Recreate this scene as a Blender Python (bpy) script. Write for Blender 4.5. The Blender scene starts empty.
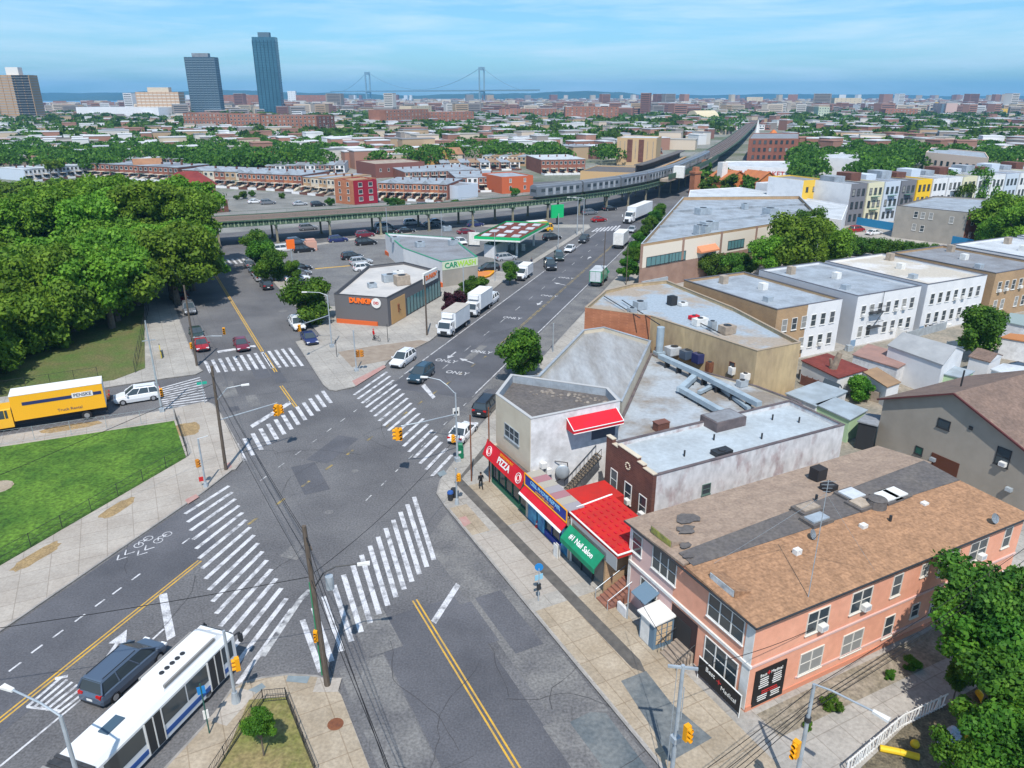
import bpy, math, random
from mathutils import Vector, Matrix
R = math.radians
random.seed(7)
scene = bpy.context.scene
C = scene.collection
# ---------------- camera, sky, sun, exposure ----------------
H, F = 40.0, 740.0
PITCH = math.atan(288/740.0)
cd = bpy.data.cameras.new('camera'); cam = bpy.data.objects.new('camera', cd); C.objects.link(cam)
cam.location = (0, 0, H); cam.rotation_euler = (R(90)-PITCH, 0, 0)
cd.sensor_width = 36; cd.lens = 36*F/1024; cd.clip_start = .5; cd.clip_end = 60000
scene.camera = cam
SUN_EL = 56; HAZE_DENSITY = .000115
w = bpy.data.worlds.new('World'); scene.world = w; w.use_nodes = True
nt = w.node_tree; nt.nodes.clear()
wo = nt.nodes.new('ShaderNodeOutputWorld'); bg = nt.nodes.new('ShaderNodeBackground')
sky = nt.nodes.new('ShaderNodeTexSky'); sky.sky_type = 'NISHITA'; sky.sun_disc = False
sky.sun_elevation = R(SUN_EL); sky.sun_rotation = R(180); sky.altitude = 50
sky.air_density = 1.0; sky.dust_density = .6; sky.ozone_density = 3.5
tc = nt.nodes.new('ShaderNodeTexCoord')
mp = nt.nodes.new('ShaderNodeMapping'); mp.inputs['Scale'].default_value = (1.8, 1.8, 19); mp.inputs['Rotation'].default_value = (0, .06, .5)
nz = nt.nodes.new('ShaderNodeTexNoise'); nz.inputs['Scale'].default_value = 2.2; nz.inputs['Detail'].default_value = 8; nz.inputs['Roughness'].default_value = .62; nz.inputs['Distortion'].default_value = .35
cr = nt.nodes.new('ShaderNodeValToRGB'); cr.color_ramp.elements[0].position = .40; cr.color_ramp.elements[1].position = .68
mulc = nt.nodes.new('ShaderNodeMath'); mulc.operation = 'MULTIPLY'; mulc.inputs[1].default_value = .7
mx = nt.nodes.new('ShaderNodeMixRGB'); mx.inputs['Color2'].default_value = (5.2, 6.8, 7.9, 1)
tint = nt.nodes.new('ShaderNodeMixRGB'); tint.blend_type = 'MULTIPLY'; tint.inputs['Fac'].default_value = 1; tint.inputs['Color2'].default_value = (.58, .89, 1.09, 1)
L = nt.links.new
L(tc.outputs['Generated'], mp.inputs['Vector']); L(mp.outputs[0], nz.inputs['Vector']); L(nz.outputs['Fac'], cr.inputs['Fac'])
L(cr.outputs['Color'], mulc.inputs[0]); L(mulc.outputs[0], mx.inputs['Fac']); L(sky.outputs[0], tint.inputs['Color1']); L(tint.outputs[0], mx.inputs['Color1'])
L(mx.outputs[0], bg.inputs['Color']); bg.inputs['Strength'].default_value = .11; L(bg.outputs[0], wo.inputs['Surface'])
sd = bpy.data.lights.new('sun', 'SUN'); sun = bpy.data.objects.new('sun', sd); C.objects.link(sun)
sd.energy = 3.9; sd.angle = R(.5); sd.color = (1, .95, .87); sun.rotation_euler = (R(90-SUN_EL), 0, R(1)); sun.location = (0, 0, 200)
vs = scene.view_settings; vs.view_transform = 'Standard'; vs.look = 'None'; vs.exposure = .4; vs.gamma = 1; vs.use_curve_mapping = False
scene.cycles.max_bounces = 5; scene.cycles.diffuse_bounces = 2; scene.cycles.transparent_max_bounces = 8
scene.cycles.volume_bounces = 0; scene.cycles.use_denoising = True

# ---------------- frames ----------------
def G(px, py, z=0):
    u = (px-512)/F; v = (py-384)/F
    t = (H-z)/(math.sin(PITCH)+v*math.cos(PITCH))
    return Vector((u*t, (math.cos(PITCH)-v*math.sin(PITCH))*t, z))
TA = R(27.08); TM = R(18.8)
AV = Vector((-math.sin(TA), math.cos(TA), 0)); BV = Vector((math.cos(TA), math.sin(TA), 0))
MV = Vector((math.sin(TM), math.cos(TM), 0)); NV = Vector((math.cos(TM), -math.sin(TM), 0))
def AB(a, b, z=0): return AV*a+BV*b+Vector((0, 0, z))
def MN(m, n, z=0): return MV*m+NV*n+Vector((0, 0, z))
def ab(p): return p.dot(AV), p.dot(BV)
def mn(p): return p.dot(MV), p.dot(NV)
RA, RB, RM = TA, TA, -TM     # rotation_z that takes local +Y to AV / local +X to BV / +Y to MV
def onwall(p0, p1, px, py):
    """Where the view ray meets the vertical plane through p0,p1: (distance along, height)"""
    u = (px-512)/F; v = (py-384)/F
    d = Vector((u, math.cos(PITCH)-v*math.sin(PITCH), -math.sin(PITCH)-v*math.cos(PITCH)))
    e = (p1-p0); e.z = 0; L_ = e.length; e = e/L_
    n = Vector((e.y, -e.x, 0))
    t = n.dot(Vector((p0.x, p0.y, 0)))/n.dot(d)
    q = d*t
    return (q-Vector((p0.x, p0.y, 0))).dot(e), H+q.z

# ---------------- mesh builder ----------------
class MB:
    def __init__(s): s.v = []; s.f = []; s.m = []
    def add(s, vs_, fs, mi=0):
        o = len(s.v); s.v += [tuple(x) for x in vs_]; s.f += [tuple(i+o for i in f) for f in fs]; s.m += [mi]*len(fs); return s
    def box(s, x0, x1, y0, y1, z0, z1, mi=0):
        return s.hexa([(x0,y0,z0),(x1,y0,z0),(x1,y1,z0),(x0,y1,z0)], [(x0,y0,z1),(x1,y0,z1),(x1,y1,z1),(x0,y1,z1)], mi)
    def hexa(s, b, t, mi=0):
        return s.add(list(b)+list(t), [(3,2,1,0),(4,5,6,7),(0,1,5,4),(1,2,6,5),(2,3,7,6),(3,0,4,7)], mi)
    def obox(s, c, ux, lx, ly, z0, z1, mi=0):
        """box centred at c, first axis ux (unit xy)"""
        ux = Vector((ux[0], ux[1], 0)).normalized(); uy = Vector((-ux.y, ux.x, 0)); c = Vector((c[0], c[1], 0))
        q = [c-ux*lx/2-uy*ly/2, c+ux*lx/2-uy*ly/2, c+ux*lx/2+uy*ly/2, c-ux*lx/2+uy*ly/2]
        return s.hexa([(p.x,p.y,z0) for p in q], [(p.x,p.y,z1) for p in q], mi)
    def prism(s, poly, z0, z1, mi=0, top=True, bot=False, topmi=None):
        n = len(poly); poly = [(p[0], p[1]) for p in poly]
        if sum(poly[i][0]*poly[(i+1)%n][1]-poly[(i+1)%n][0]*poly[i][1] for i in range(n)) < 0: poly = poly[::-1]
        vs_ = [(x, y, z0) for x, y in poly]+[(x, y, z1) for x, y in poly]
        s.add(vs_, [(i, (i+1)%n, n+(i+1)%n, n+i) for i in range(n)], mi)
        if top: s.add([(x, y, z1) for x, y in poly], [tuple(range(n))], mi if topmi is None else topmi)
        if bot: s.add([(x, y, z0) for x, y in poly], [tuple(range(n))[::-1]], mi)
        return s
    def sheet(s, poly, z, mi=0):
        n = len(poly); poly = [(p[0], p[1]) for p in poly]
        if sum(poly[i][0]*poly[(i+1)%n][1]-poly[(i+1)%n][0]*poly[i][1] for i in range(n)) < 0: poly = poly[::-1]
        return s.add([(x, y, z) for x, y in poly], [tuple(range(n))], mi)
    def strip(s, pts, w_, z, mi=0, off=0):
        for a, b in zip(pts, pts[1:]):
            a = Vector((a[0], a[1], 0)); b = Vector((b[0], b[1], 0)); d = (b-a).normalized(); n = Vector((-d.y, d.x, 0))
            s.sheet([a+n*(off-w_/2), b+n*(off-w_/2), b+n*(off+w_/2), a+n*(off+w_/2)], z, mi)
        return s
    def wallring(s, poly, t, z0, z1, mi=0):
        """solid wall following polygon, thickness t inwards"""
        inn = inset(poly, t); n = len(poly)
        poly = ccw(poly)
        for i in range(n):
            j = (i+1)%n
            a, b, c, d = poly[i], poly[j], inn[j], inn[i]
            s.add([(a[0],a[1],z0),(b[0],b[1],z0),(c[0],c[1],z0),(d[0],d[1],z0),(a[0],a[1],z1),(b[0],b[1],z1),(c[0],c[1],z1),(d[0],d[1],z1)],
                  [(4,5,6,7),(0,1,5,4),(2,3,7,6)], mi)
        return s
    def tube(s, p, q, r0, r1=None, n=8, mi=0, caps=True):
        p = Vector(p); q = Vector(q); r1 = r0 if r1 is None else r1; d = (q-p)
        if d.length < 1e-6: return s
        d.normalize(); a = d.orthogonal().normalized(); b = d.cross(a)
        vs_ = [p+(a*math.cos(2*math.pi*i/n)+b*math.sin(2*math.pi*i/n))*r0 for i in range(n)]+[q+(a*math.cos(2*math.pi*i/n)+b*math.sin(2*math.pi*i/n))*r1 for i in range(n)]
        fs = [(i, (i+1)%n, n+(i+1)%n, n+i) for i in range(n)]
        if caps: fs += [tuple(range(n))[::-1], tuple(range(n, 2*n))]
        return s.add(vs_, fs, mi)
    def path(s, pts, r, n=6, mi=0):
        for a, b in zip(pts, pts[1:]): s.tube(a, b, r, r, n, mi)
        return s
    def ball(s, c, rx, ry=None, rz=None, n=10, m=6, mi=0):
        ry = rx if ry is None else ry; rz = rx if rz is None else rz
        vs_ = [(c[0], c[1], c[2]+rz)]
        for j in range(1, m):
            t = math.pi*j/m
            for i in range(n):
                p = 2*math.pi*i/n; vs_.append((c[0]+rx*math.sin(t)*math.cos(p), c[1]+ry*math.sin(t)*math.sin(p), c[2]+rz*math.cos(t)))
        vs_.append((c[0], c[1], c[2]-rz)); k = len(vs_)-1
        fs = [(0, 1+i, 1+(i+1)%n) for i in range(n)]
        for j in range(m-2):
            o = 1+j*n; fs += [(o+i, o+n+i, o+n+(i+1)%n, o+(i+1)%n) for i in range(n)]
        o = 1+(m-2)*n; fs += [(k, o+(i+1)%n, o+i) for i in range(n)]
        return s.add(vs_, fs, mi)
    def mesh(s, name, mats=(), origin=(0,0,0), smooth=False):
        me = bpy.data.meshes.new(name); ox, oy, oz = origin
        me.from_pydata([(x-ox, y-oy, z-oz) for x, y, z in s.v], [], s.f)
        for m_ in mats: me.materials.append(m_)
        if len(mats) > 1: me.polygons.foreach_set('material_index', s.m)
        if smooth: me.polygons.foreach_set('use_smooth', [True]*len(s.f))
        me.update(); return me
def ccw(poly):
    n = len(poly); poly = [Vector((p[0], p[1], 0)) for p in poly]
    if sum(poly[i].x*poly[(i+1)%n].y-poly[(i+1)%n].x*poly[i].y for i in range(n)) < 0: poly = poly[::-1]
    return poly
def inset(poly, t):
    poly = ccw(poly); n = len(poly); out = []
    for i in range(n):
        a, b, c = poly[i-1], poly[i], poly[(i+1)%n]
        d1 = (b-a).normalized(); d2 = (c-b).normalized()
        n1 = Vector((-d1.y, d1.x, 0)); n2 = Vector((-d2.y, d2.x, 0)); k = 1+n1.dot(n2)
        out.append(b+(n1+n2)*(t/max(k, .3)))
    return out
def tag(o, label=None, cat=None, group=None, kind=None):
    if label: o['label'] = label
    if cat: o['category'] = cat
    if group: o['group'] = group
    if kind: o['kind'] = kind
    return o
def ob(name, me, parent=None, loc=None, rz=0, label=None, cat=None, group=None, kind=None):
    o = bpy.data.objects.new(name, me); C.objects.link(o)
    if parent is not None: o.parent = parent
    if loc is not None: o.location = loc
    if rz: o.rotation_euler = (0, 0, rz)
    return tag(o, label, cat, group, kind)
def part(name, mb, mats, parent, smooth=False, loc=None):
    """part whose mesh was gathered in world coordinates; parent has a location but no rotation"""
    if not isinstance(mats, (list, tuple)): mats = [mats]
    p = parent
    org = Vector((0, 0, 0))
    while p is not None: org += Vector(p.location); p = p.parent
    return ob(name, mb.mesh(name, mats, org, smooth), parent)
def thing(name, loc, label, cat, group=None, rz=0):
    return ob(name, None, None, loc, rz, label, cat, group)
def struct(name, mb, mats, smooth=False):
    if not isinstance(mats, (list, tuple)): mats = [mats]
    return ob(name, mb.mesh(name, mats, (0,0,0), smooth), kind='structure')
def single(name, mb, mats, label, cat, group=None, smooth=False):
    if not isinstance(mats, (list, tuple)): mats = [mats]
    org = (sum(v[0] for v in mb.v)/len(mb.v), sum(v[1] for v in mb.v)/len(mb.v), min(v[2] for v in mb.v))
    return ob(name, mb.mesh(name, mats, org, smooth), None, org, 0, label, cat, group)
def dup(o, parent=None, loc=None, rz=None, label=None, group=None, mats=None, sc=None):
    c = o.copy(); C.objects.link(c)
    if parent is not None: c.parent = parent
    if loc is not None: c.location = loc
    if rz is not None: c.rotation_euler = (0, 0, rz)
    if sc is not None: c.scale = sc
    if label: c['label'] = label
    if group: c['group'] = group
    for ch in o.children: dup(ch, c, mats=mats)
    if mats and o.name.split('.')[0] in mats:
        c.material_slots[0].link = 'OBJECT'; c.material_slots[0].material = mats[o.name.split('.')[0]]
    return c

# ---------------- materials ----------------
MATS = {}
def mat(name, col, rough=.85, col2=None, scale=1.0, detail=4, lo=.35, hi=.65, metal=0, fine=None, coord='pos', stretch=None, bump=0, spec=.3):
    if name in MATS: return MATS[name]
    m = bpy.data.materials.new(name); m.use_nodes = True; n = m.node_tree.nodes; l = m.node_tree.links.new
    b = n['Principled BSDF']; b.inputs['Roughness'].default_value = rough; b.inputs['Metallic'].default_value = metal
    b.inputs['Specular IOR Level'].default_value = spec
    b.inputs['Base Color'].default_value = (*col, 1); MATS[name] = m
    if col2 is not None:
        if coord == 'pos': g = n.new('ShaderNodeNewGeometry').outputs['Position']
        else: g = n.new('ShaderNodeTexCoord').outputs['Object']
        if stretch:
            mp_ = n.new('ShaderNodeMapping'); mp_.inputs['Scale'].default_value = stretch[0:3]
            if len(stretch) > 3: mp_.inputs['Rotation'].default_value = (0, 0, stretch[3])
            mp_.vector_type = 'TEXTURE' if False else 'POINT'; l(g, mp_.inputs['Vector']); g = mp_.outputs[0]
        z = n.new('ShaderNodeTexNoise'); z.inputs['Scale'].default_value = scale; z.inputs['Detail'].default_value = detail; z.inputs['Roughness'].default_value = .6
        l(g, z.inputs['Vector'])
        r = n.new('ShaderNodeMapRange'); r.inputs['From Min'].default_value = lo; r.inputs['From Max'].default_value = hi
        l(z.outputs['Fac'], r.inputs['Value'])
        x = n.new('ShaderNodeMixRGB'); x.inputs['Color1'].default_value = (*col, 1); x.inputs['Color2'].default_value = (*col2, 1)
        l(r.outputs[0], x.inputs['Fac']); out = x.outputs[0]
        if fine:
            z2 = n.new('ShaderNodeTexNoise'); z2.inputs['Scale'].default_value = fine[0]; z2.inputs['Detail'].default_value = 2; l(g, z2.inputs['Vector'])
            r2 = n.new('ShaderNodeMapRange'); r2.inputs['From Min'].default_value = .3; r2.inputs['From Max'].default_value = .7
            r2.inputs['To Min'].default_value = 1-fine[1]; r2.inputs['To Max'].default_value = 1+fine[1]; l(z2.outputs['Fac'], r2.inputs['Value'])
            y = n.new('ShaderNodeVectorMath'); y.operation = 'SCALE'; l(out, y.inputs[0]); l(r2.outputs[0], y.inputs['Scale']); out = y.outputs[0]
            if bump:
                bp = n.new('ShaderNodeBump'); bp.inputs['Strength'].default_value = bump; bp.inputs['Distance'].default_value = .05
                l(z2.outputs['Fac'], bp.inputs['Height']); l(bp.outputs[0], b.inputs['Normal'])
        l(out, b.inputs['Base Color'])
    return m
def add_joints(m, sx, sy, rot, col, amount=.6, width=.03, offset=0.0):
    """brick-texture joints over a material's colour (slabs, courses)"""
    n = m.node_tree.nodes; l = m.node_tree.links.new; b = n['Principled BSDF']
    g = n.new('ShaderNodeNewGeometry'); mp_ = n.new('ShaderNodeMapping'); mp_.inputs['Rotation'].default_value = (0, 0, -rot)
    l(g.outputs['Position'], mp_.inputs['Vector'])
    k = n.new('ShaderNodeTexBrick'); k.offset = offset; k.inputs['Scale'].default_value = 1; k.inputs['Brick Width'].default_value = sx; k.inputs['Row Height'].default_value = sy
    k.inputs['Mortar Size'].default_value = width; k.inputs['Mortar Smooth'].default_value = .2
    k.inputs['Color1'].default_value = (1, 1, 1, 1); k.inputs['Color2'].default_value = (.86, .87, .88, 1); k.inputs['Mortar'].default_value = (*col, 1)
    l(mp_.outputs[0], k.inputs['Vector'])
    x = n.new('ShaderNodeMixRGB'); x.blend_type = 'MULTIPLY'; x.inputs['Fac'].default_value = amount
    ln = b.inputs['Base Color'].links
    if ln: l(ln[0].from_socket, x.inputs['Color1'])
    else: x.inputs['Color1'].default_value = b.inputs['Base Color'].default_value
    l(k.outputs['Color'], x.inputs['Color2']); l(x.outputs[0], b.inputs['Base Color'])
def brickwall(m, amount=.5, mort=(.75, .72, .7), bw=.5, rh=.18):
    """brick courses on vertical faces: uses z and the horizontal run"""
    n = m.node_tree.nodes; l = m.node_tree.links.new; b = n['Principled BSDF']
    g = n.new('ShaderNodeNewGeometry'); mp_ = n.new('ShaderNodeMapping'); mp_.inputs['Rotation'].default_value = (0, 0, -TA); l(g.outputs['Position'], mp_.inputs['Vector'])
    s = n.new('ShaderNodeSeparateXYZ'); l(mp_.outputs[0], s.inputs[0]); a = n.new('ShaderNodeMath'); a.operation = 'ADD'; l(s.outputs[0], a.inputs[0]); l(s.outputs[1], a.inputs[1])
    c = n.new('ShaderNodeCombineXYZ'); l(a.outputs[0], c.inputs[0]); l(s.outputs[2], c.inputs[1])
    k = n.new('ShaderNodeTexBrick'); k.inputs['Scale'].default_value = 1; k.inputs['Brick Width'].default_value = bw; k.inputs['Row Height'].default_value = rh
    k.inputs['Mortar Size'].default_value = .025; k.inputs['Color1'].default_value = (1, 1, 1, 1); k.inputs['Color2'].default_value = (.7, .68, .66, 1); k.inputs['Mortar'].default_value = (1.3, 1.35, 1.4, 1)
    l(c.outputs[0], k.inputs['Vector'])
    x = n.new('ShaderNodeMixRGB'); x.blend_type = 'MULTIPLY'; x.inputs['Fac'].default_value = amount
    ln = b.inputs['Base Color'].links
    if ln: l(ln[0].from_socket, x.inputs['Color1'])
    else: x.inputs['Color1'].default_value = b.inputs['Base Color'].default_value
    l(k.outputs['Color'], x.inputs['Color2']); l(x.outputs[0], b.inputs['Base Color'])
def leafmat(name, dark, light, mid):
    m = bpy.data.materials.new(name); m.use_nodes = True; n = m.node_tree.nodes; l = m.node_tree.links.new; b = n['Principled BSDF']; MATS[name] = m
    b.inputs['Roughness'].default_value = .6; b.inputs['Specular IOR Level'].default_value = .25
    g = n.new('ShaderNodeNewGeometry'); oi = n.new('ShaderNodeObjectInfo')
    r = n.new('ShaderNodeValToRGB'); e = r.color_ramp.elements; e[0].color = (*dark, 1); e[1].color = (*light, 1); e2 = r.color_ramp.elements.new(.55); e2.color = (*mid, 1)
    z = n.new('ShaderNodeTexNoise'); z.inputs['Scale'].default_value = .45; z.inputs['Detail'].default_value = 2; l(g.outputs['Position'], z.inputs['Vector'])
    a = n.new('ShaderNodeMath'); a.operation = 'MULTIPLY_ADD'; a.inputs[1].default_value = .55; l(g.outputs['Random Per Island'], a.inputs[0])
    s = n.new('ShaderNodeMath'); s.operation = 'MULTIPLY_ADD'; s.inputs[1].default_value = 1.7; s.inputs[2].default_value = -.62; l(z.outputs['Fac'], s.inputs[0]); l(s.outputs[0], a.inputs[2])
    l(a.outputs[0], r.inputs['Fac'])
    h = n.new('ShaderNodeHueSaturation'); mr = n.new('ShaderNodeMapRange'); mr.inputs['To Min'].default_value = .48; mr.inputs['To Max'].default_value = .515; l(oi.outputs['Random'], mr.inputs['Value']); l(mr.outputs[0], h.inputs['Hue'])
    mv = n.new('ShaderNodeMapRange'); mv.inputs['To Min'].default_value = .8; mv.inputs['To Max'].default_value = 1.2; l(oi.outputs['Random'], mv.inputs['Value']); l(mv.outputs[0], h.inputs['Value'])
    l(r.outputs[0], h.inputs['Color']); l(h.outputs[0], b.inputs['Base Color'])
    t = n.new('ShaderNodeBsdfTranslucent'); l(h.outputs[0], t.inputs['Color']); ms = n.new('ShaderNodeMixShader'); ms.inputs[0].default_value = .4
    o = n['Material Output']; l(b.outputs[0], ms.inputs[1]); l(t.outputs[0], ms.inputs[2]); l(ms.outputs[0], o.inputs['Surface'])
    return m
asphalt = mat('asphalt', (.102, .100, .106), .9, (.160, .157, .160), .11, 9, .36, .66, fine=(7, .28))
add_joints(asphalt, 9, 6.5, TA, (.72, .72, .72), .45, .05)
asphalt_new = mat('asphalt_smooth', (.076, .077, .087), .85, (.118, .118, .130), .16, 8, fine=(8, .2))
asphalt_old = mat('asphalt_patch', (.185, .18, .175), .92, (.115, .113, .118), .35, 9, .38, .64, fine=(6, .28))
concrete = mat('concrete', (.40, .375, .34), .9, (.30, .28, .255), .22, 6, fine=(5, .14)); add_joints(concrete, 1.8, 1.8, TA, (.62, .6, .58), .75, .035)
concrete_new = mat('concrete_pale', (.42, .38, .335), .9, (.34, .30, .26), .3, 5, fine=(6, .1)); add_joints(concrete_new, 1.9, 1.9, TA, (.6, .58, .56), .7, .035)
concrete_tan = mat('concrete_tan', (.41, .345, .265), .9, (.31, .25, .18), .35, 6, fine=(6, .15)); add_joints(concrete_tan, 1.9, 1.9, TA, (.6, .55, .5), .7, .035)
kerbstone = mat('kerbstone', (.33, .31, .29), .9, (.22, .21, .2), 1.2)
white_paint = mat('road_paint_white', (.55, .55, .57), .8, (.17, .17, .18), 1.3, 10, .47, .68, fine=(12, .2))
worn_paint = mat('road_paint_worn', (.48, .48, .48), .85, (.11, .11, .12), 1.5, 8, .42, .62, fine=(12, .2))
yellow_paint = mat('road_paint_yellow', (.62, .36, .04), .8, (.42, .27, .08), 1.2, 6, fine=(10, .12))
yellow_worn = mat('road_paint_yellow_worn', (.34, .25, .09), .85, (.10, .10, .10), .9, 8, .38, .6, fine=(10, .2))
glass = mat('window_glass', (.045, .06, .07), .12, spec=.6)
glass_teal = mat('window_glass_teal', (.10, .22, .23), .15, spec=.6)
blind = mat('window_blind', (.35, .36, .37), .5)
white = mat('white_trim', (.74, .73, .71), .6, (.62, .61, .58), 2)
steel = mat('galvanised_steel', (.45, .50, .54), .45, (.34, .38, .42), 1.5, metal=.3)
dark = mat('dark_metal', (.03, .032, .036), .5)
black = mat('black_rubber', (.018, .018, .02), .8)
signal_yellow = mat('signal_yellow', (.75, .33, .01), .5)
wood_pole = mat('pole_wood', (.085, .065, .05), .9, (.13, .105, .085), 3, stretch=(4, 4, .6))
rust = mat('rust', (.22, .085, .04), .9, (.13, .05, .03), 3)
bark = mat('bark', (.10, .08, .06), .95, (.17, .14, .11), 3)
grass_m = mat('lawn_grass', (.095, .185, .022), .9, (.038, .100, .012), .22, 10, .36, .64, fine=(4, .45), bump=.3)
rough_grass = mat('rough_grass', (.13, .15, .035), .95, (.24, .19, .09), .5, 6, fine=(5, .3), bump=.4)
dirt = mat('dirt', (.34, .24, .12), .95, (.24, .17, .09), 1.2, 5, fine=(7, .25))
leaf_park = leafmat('leaves_park', (.050, .130, .012), (.230, .390, .035), (.135, .270, .022))
leaf_bright = leafmat('leaves_bright', (.022, .080, .010), (.160, .310, .028), (.070, .185, .016))
leaf_deep = leafmat('leaves_deep', (.022, .075, .012), (.150, .280, .030), (.075, .170, .020))
leaf_purple = leafmat('leaves_purple', (.03, .008, .014), (.10, .03, .045), (.06, .015, .025))
roof_silver = mat('roof_silver', (.34, .385, .435), .75, (.23, .25, .275), .35, 7, .38, .68, fine=(3, .1))
roof_white = mat('roof_white', (.52, .55, .58), .8, (.36, .38, .40), .3, 7, .4, .7, fine=(3, .08))
roof_grey = mat('roof_grey', (.25, .265, .29), .85, (.19, .19, .20), .3, 7, .38, .66, fine=(3, .12))
roof_tar = mat('roof_tar', (.11, .10, .098), .9, (.14, .125, .115), .6, 7, .4, .7, fine=(4, .2))
roof_tan = mat('roof_tan', (.40, .33, .26), .9, (.27, .22, .18), .35, 7, fine=(3, .15))
coping = mat('parapet_coping', (.09, .075, .08), .7, (.15, .12, .12), 1)
brick_brown = mat('brick_brown', (.17, .075, .055), .9, (.12, .055, .045), .8); brickwall(brick_brown)
brick_red = mat('brick_red', (.28, .11, .075), .9, (.21, .085, .06), .6); brickwall(brick_red, .4)
brick_orange = mat('brick_orange', (.42, .17, .09), .9, (.33, .13, .07), .7); brickwall(brick_orange, .45)
brick_tan = mat('brick_tan', (.42, .28, .16), .9, (.34, .23, .14), .5); brickwall(brick_tan, .3)
stucco_tan = mat('stucco_tan', (.50, .38, .22), .9, (.36, .27, .17), .35, 6, stretch=(1, 1, .35), fine=(2, .12))
stucco_cream = mat('stucco_cream', (.60, .53, .42), .9, (.52, .45, .35), .4)
paint_white = mat('painted_white_wall', (.72, .72, .73), .8, (.60, .61, .63), .5, 5, .45, .75)
paint_grey = mat('painted_grey_wall', (.42, .43, .46), .85, (.36, .37, .40), .5)
pink = mat('pink_stucco', (.76, .37, .25), .85, (.68, .31, .205), .4, 5, fine=(2, .06))
pink_pale = mat('pink_stucco_pale', (.66, .45, .41), .85, (.58, .39, .36), .4)
for r_ in (roof_silver, roof_white, roof_grey): add_joints(r_, 60, 1.3, TA, (.72, .72, .74), .45, .035)
glass_mid = mat('window_glass_mid', (.09, .10, .11), .2); glass_pale = mat('window_shade', (.26, .26, .25), .5)
# ================= GROUND =================
city_ground = mat('city_ground', (.26, .25, .235), .95, (.10, .125, .075), .02, 8, .38, .62, fine=(.6, .25))
far_ground = mat('far_ground', (.20, .20, .19), .95, (.04, .07, .03), .006, 8, .4, .6, fine=(.03, .4))
bay = mat('bay_water', (.10, .22, .34), .35, (.13, .26, .38), .002)
# one sheet to the horizon (far), a little lower; the district sheet and the road sheet above it
mb = MB(); mb.sheet([(-16000, -400), (16000, -400), (16000, 14000), (-16000, 14000)], -.30); struct('ground', mb, far_ground)
mb = MB(); mb.sheet([(-700, 195), (-700, 1400), (900, 1400), (900, 20), (60, 20), (60, -30), (-60, -30), (-300, 60)], -.12); struct('district_ground', mb, city_ground)
mb = MB(); mb.sheet([(-210, 20), (-210, 300), (120, 420), (170, 560), (260, 560), (150, 300), (80, 180), (90, -20), (-60, -20)], 0.0); struct('road', mb, asphalt)
mb = MB(); mb.sheet([(-6200, 3900), (-1500, 3500), (-900, 5200), (700, 6500), (300, 9000), (-15000, 9500), (-15000, 5500)], -.15); struct('bay_water', mb, bay)

def block(name, poly, m, z=.13, kerb=True):
    mb = MB(); mb.prism(poly, -.1, z, 0); o = struct(name, mb, m)
    if kerb:
        k = MB(); k.wallring(poly, .18, -.1, z+.006, 0); struct('kerb', k, kerbstone)
    return o
# B1 : the block with the shops, between street A (b=24.3) and avenue M (n=-32.3)
ca = AB(64.5, 24.4)
B1 = [AB(8, 24.4), AB(63, 24.4), AB(66, 24.6), AB(68.6, 26.0), MN(72, -31.5), MN(78, -32.2), MN(300, -32.2), MN(300, 60), AB(120, 190), AB(8, 190)]
block('sidewalk', B1, concrete)
B2 = [MN(-14, -32.3), MN(30.6, -32.3), G(231, 690), G(243, 683), G(262, 678), G(290, 674.5), G(318, 676.5), G(334, 684), G(341, 696), AB(46.5, 7.9), AB(-5, 7.9)]
block('sidewalk', B2, concrete_tan)
B3 = [MN(-40, -54.2), MN(56, -54.2), MN(61, -54.6), G(236, 470), G(243, 461), G(240, 448), G(222, 415), G(214, 405), G(206, 402), G(163, 411), G(0, 437), AB(118, -80), AB(20, -130)]
block('sidewalk', B3, concrete_new)
B4 = [G(203, 371.5), G(198, 366), AB(138, 5.6), AB(185, 5.2), AB(213, 4.6), AB(215, -70), AB(215, -110), AB(120, -100), G(0, 405), G(114, 387), G(159, 380), G(196, 375)]
block('sidewalk', B4, concrete)
B5 = [AB(211, 27.2), AB(172, 27.2), AB(144, 27.2), AB(128.5, 27), AB(126.5, 22.3), AB(104, 21.6), G(329, 390.5), G(336, 391.5), G(355, 387.5), G(384, 367.5), G(389, 361), G(416, 348.5), G(430, 341.5), MN(157, -56), MN(175, -55.2), MN(219, -54.2), MN(238, -54.0), MN(244, -56), AB(233, 90), AB(221, 60)]
block('sidewalk', B5, concrete)
B6 = [AB(233, 5), AB(233, 60), AB(246, 100), AB(262, 110), AB(330, 100), AB(330, -260), AB(233, -260)]

def P_(pts): return [G(x, y, 0) for x, y in pts]
def sheet(name, poly, z, m, kind='structure'):
    mb = MB(); mb.sheet(poly, z); return struct(name, mb, m)
# darker smooth asphalt of avenue M and street A, old patches
sheet('asphalt_lane', [MN(-30, -54.0), MN(-30, -46), MN(48, -46), MN(54, -54.0)], .004, asphalt_new)
sheet('asphalt_lane', [AB(-5, 12.0), AB(49, 12.0), AB(49, 19.5), AB(-5, 19.5)], .004, asphalt_new)
sheet('asphalt_lane', [MN(90, -50), MN(90, -37), MN(255, -37), MN(255, -50)], .004, asphalt_new)
sheet('asphalt_patch', [AB(-5, 8.4), AB(45, 8.4), AB(45, 11.9), AB(-5, 11.9)], .008, asphalt_old)
sheet('asphalt_patch', [AB(-5, 20.3), AB(58, 20.3), AB(62, 24.2), AB(-5, 24.2)], .008, asphalt_old)
sheet('asphalt_patch', [MN(74, -36.5), MN(200, -36.5), MN(200, -32.5), MN(80, -32.5)], .008, asphalt_old)
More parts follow.
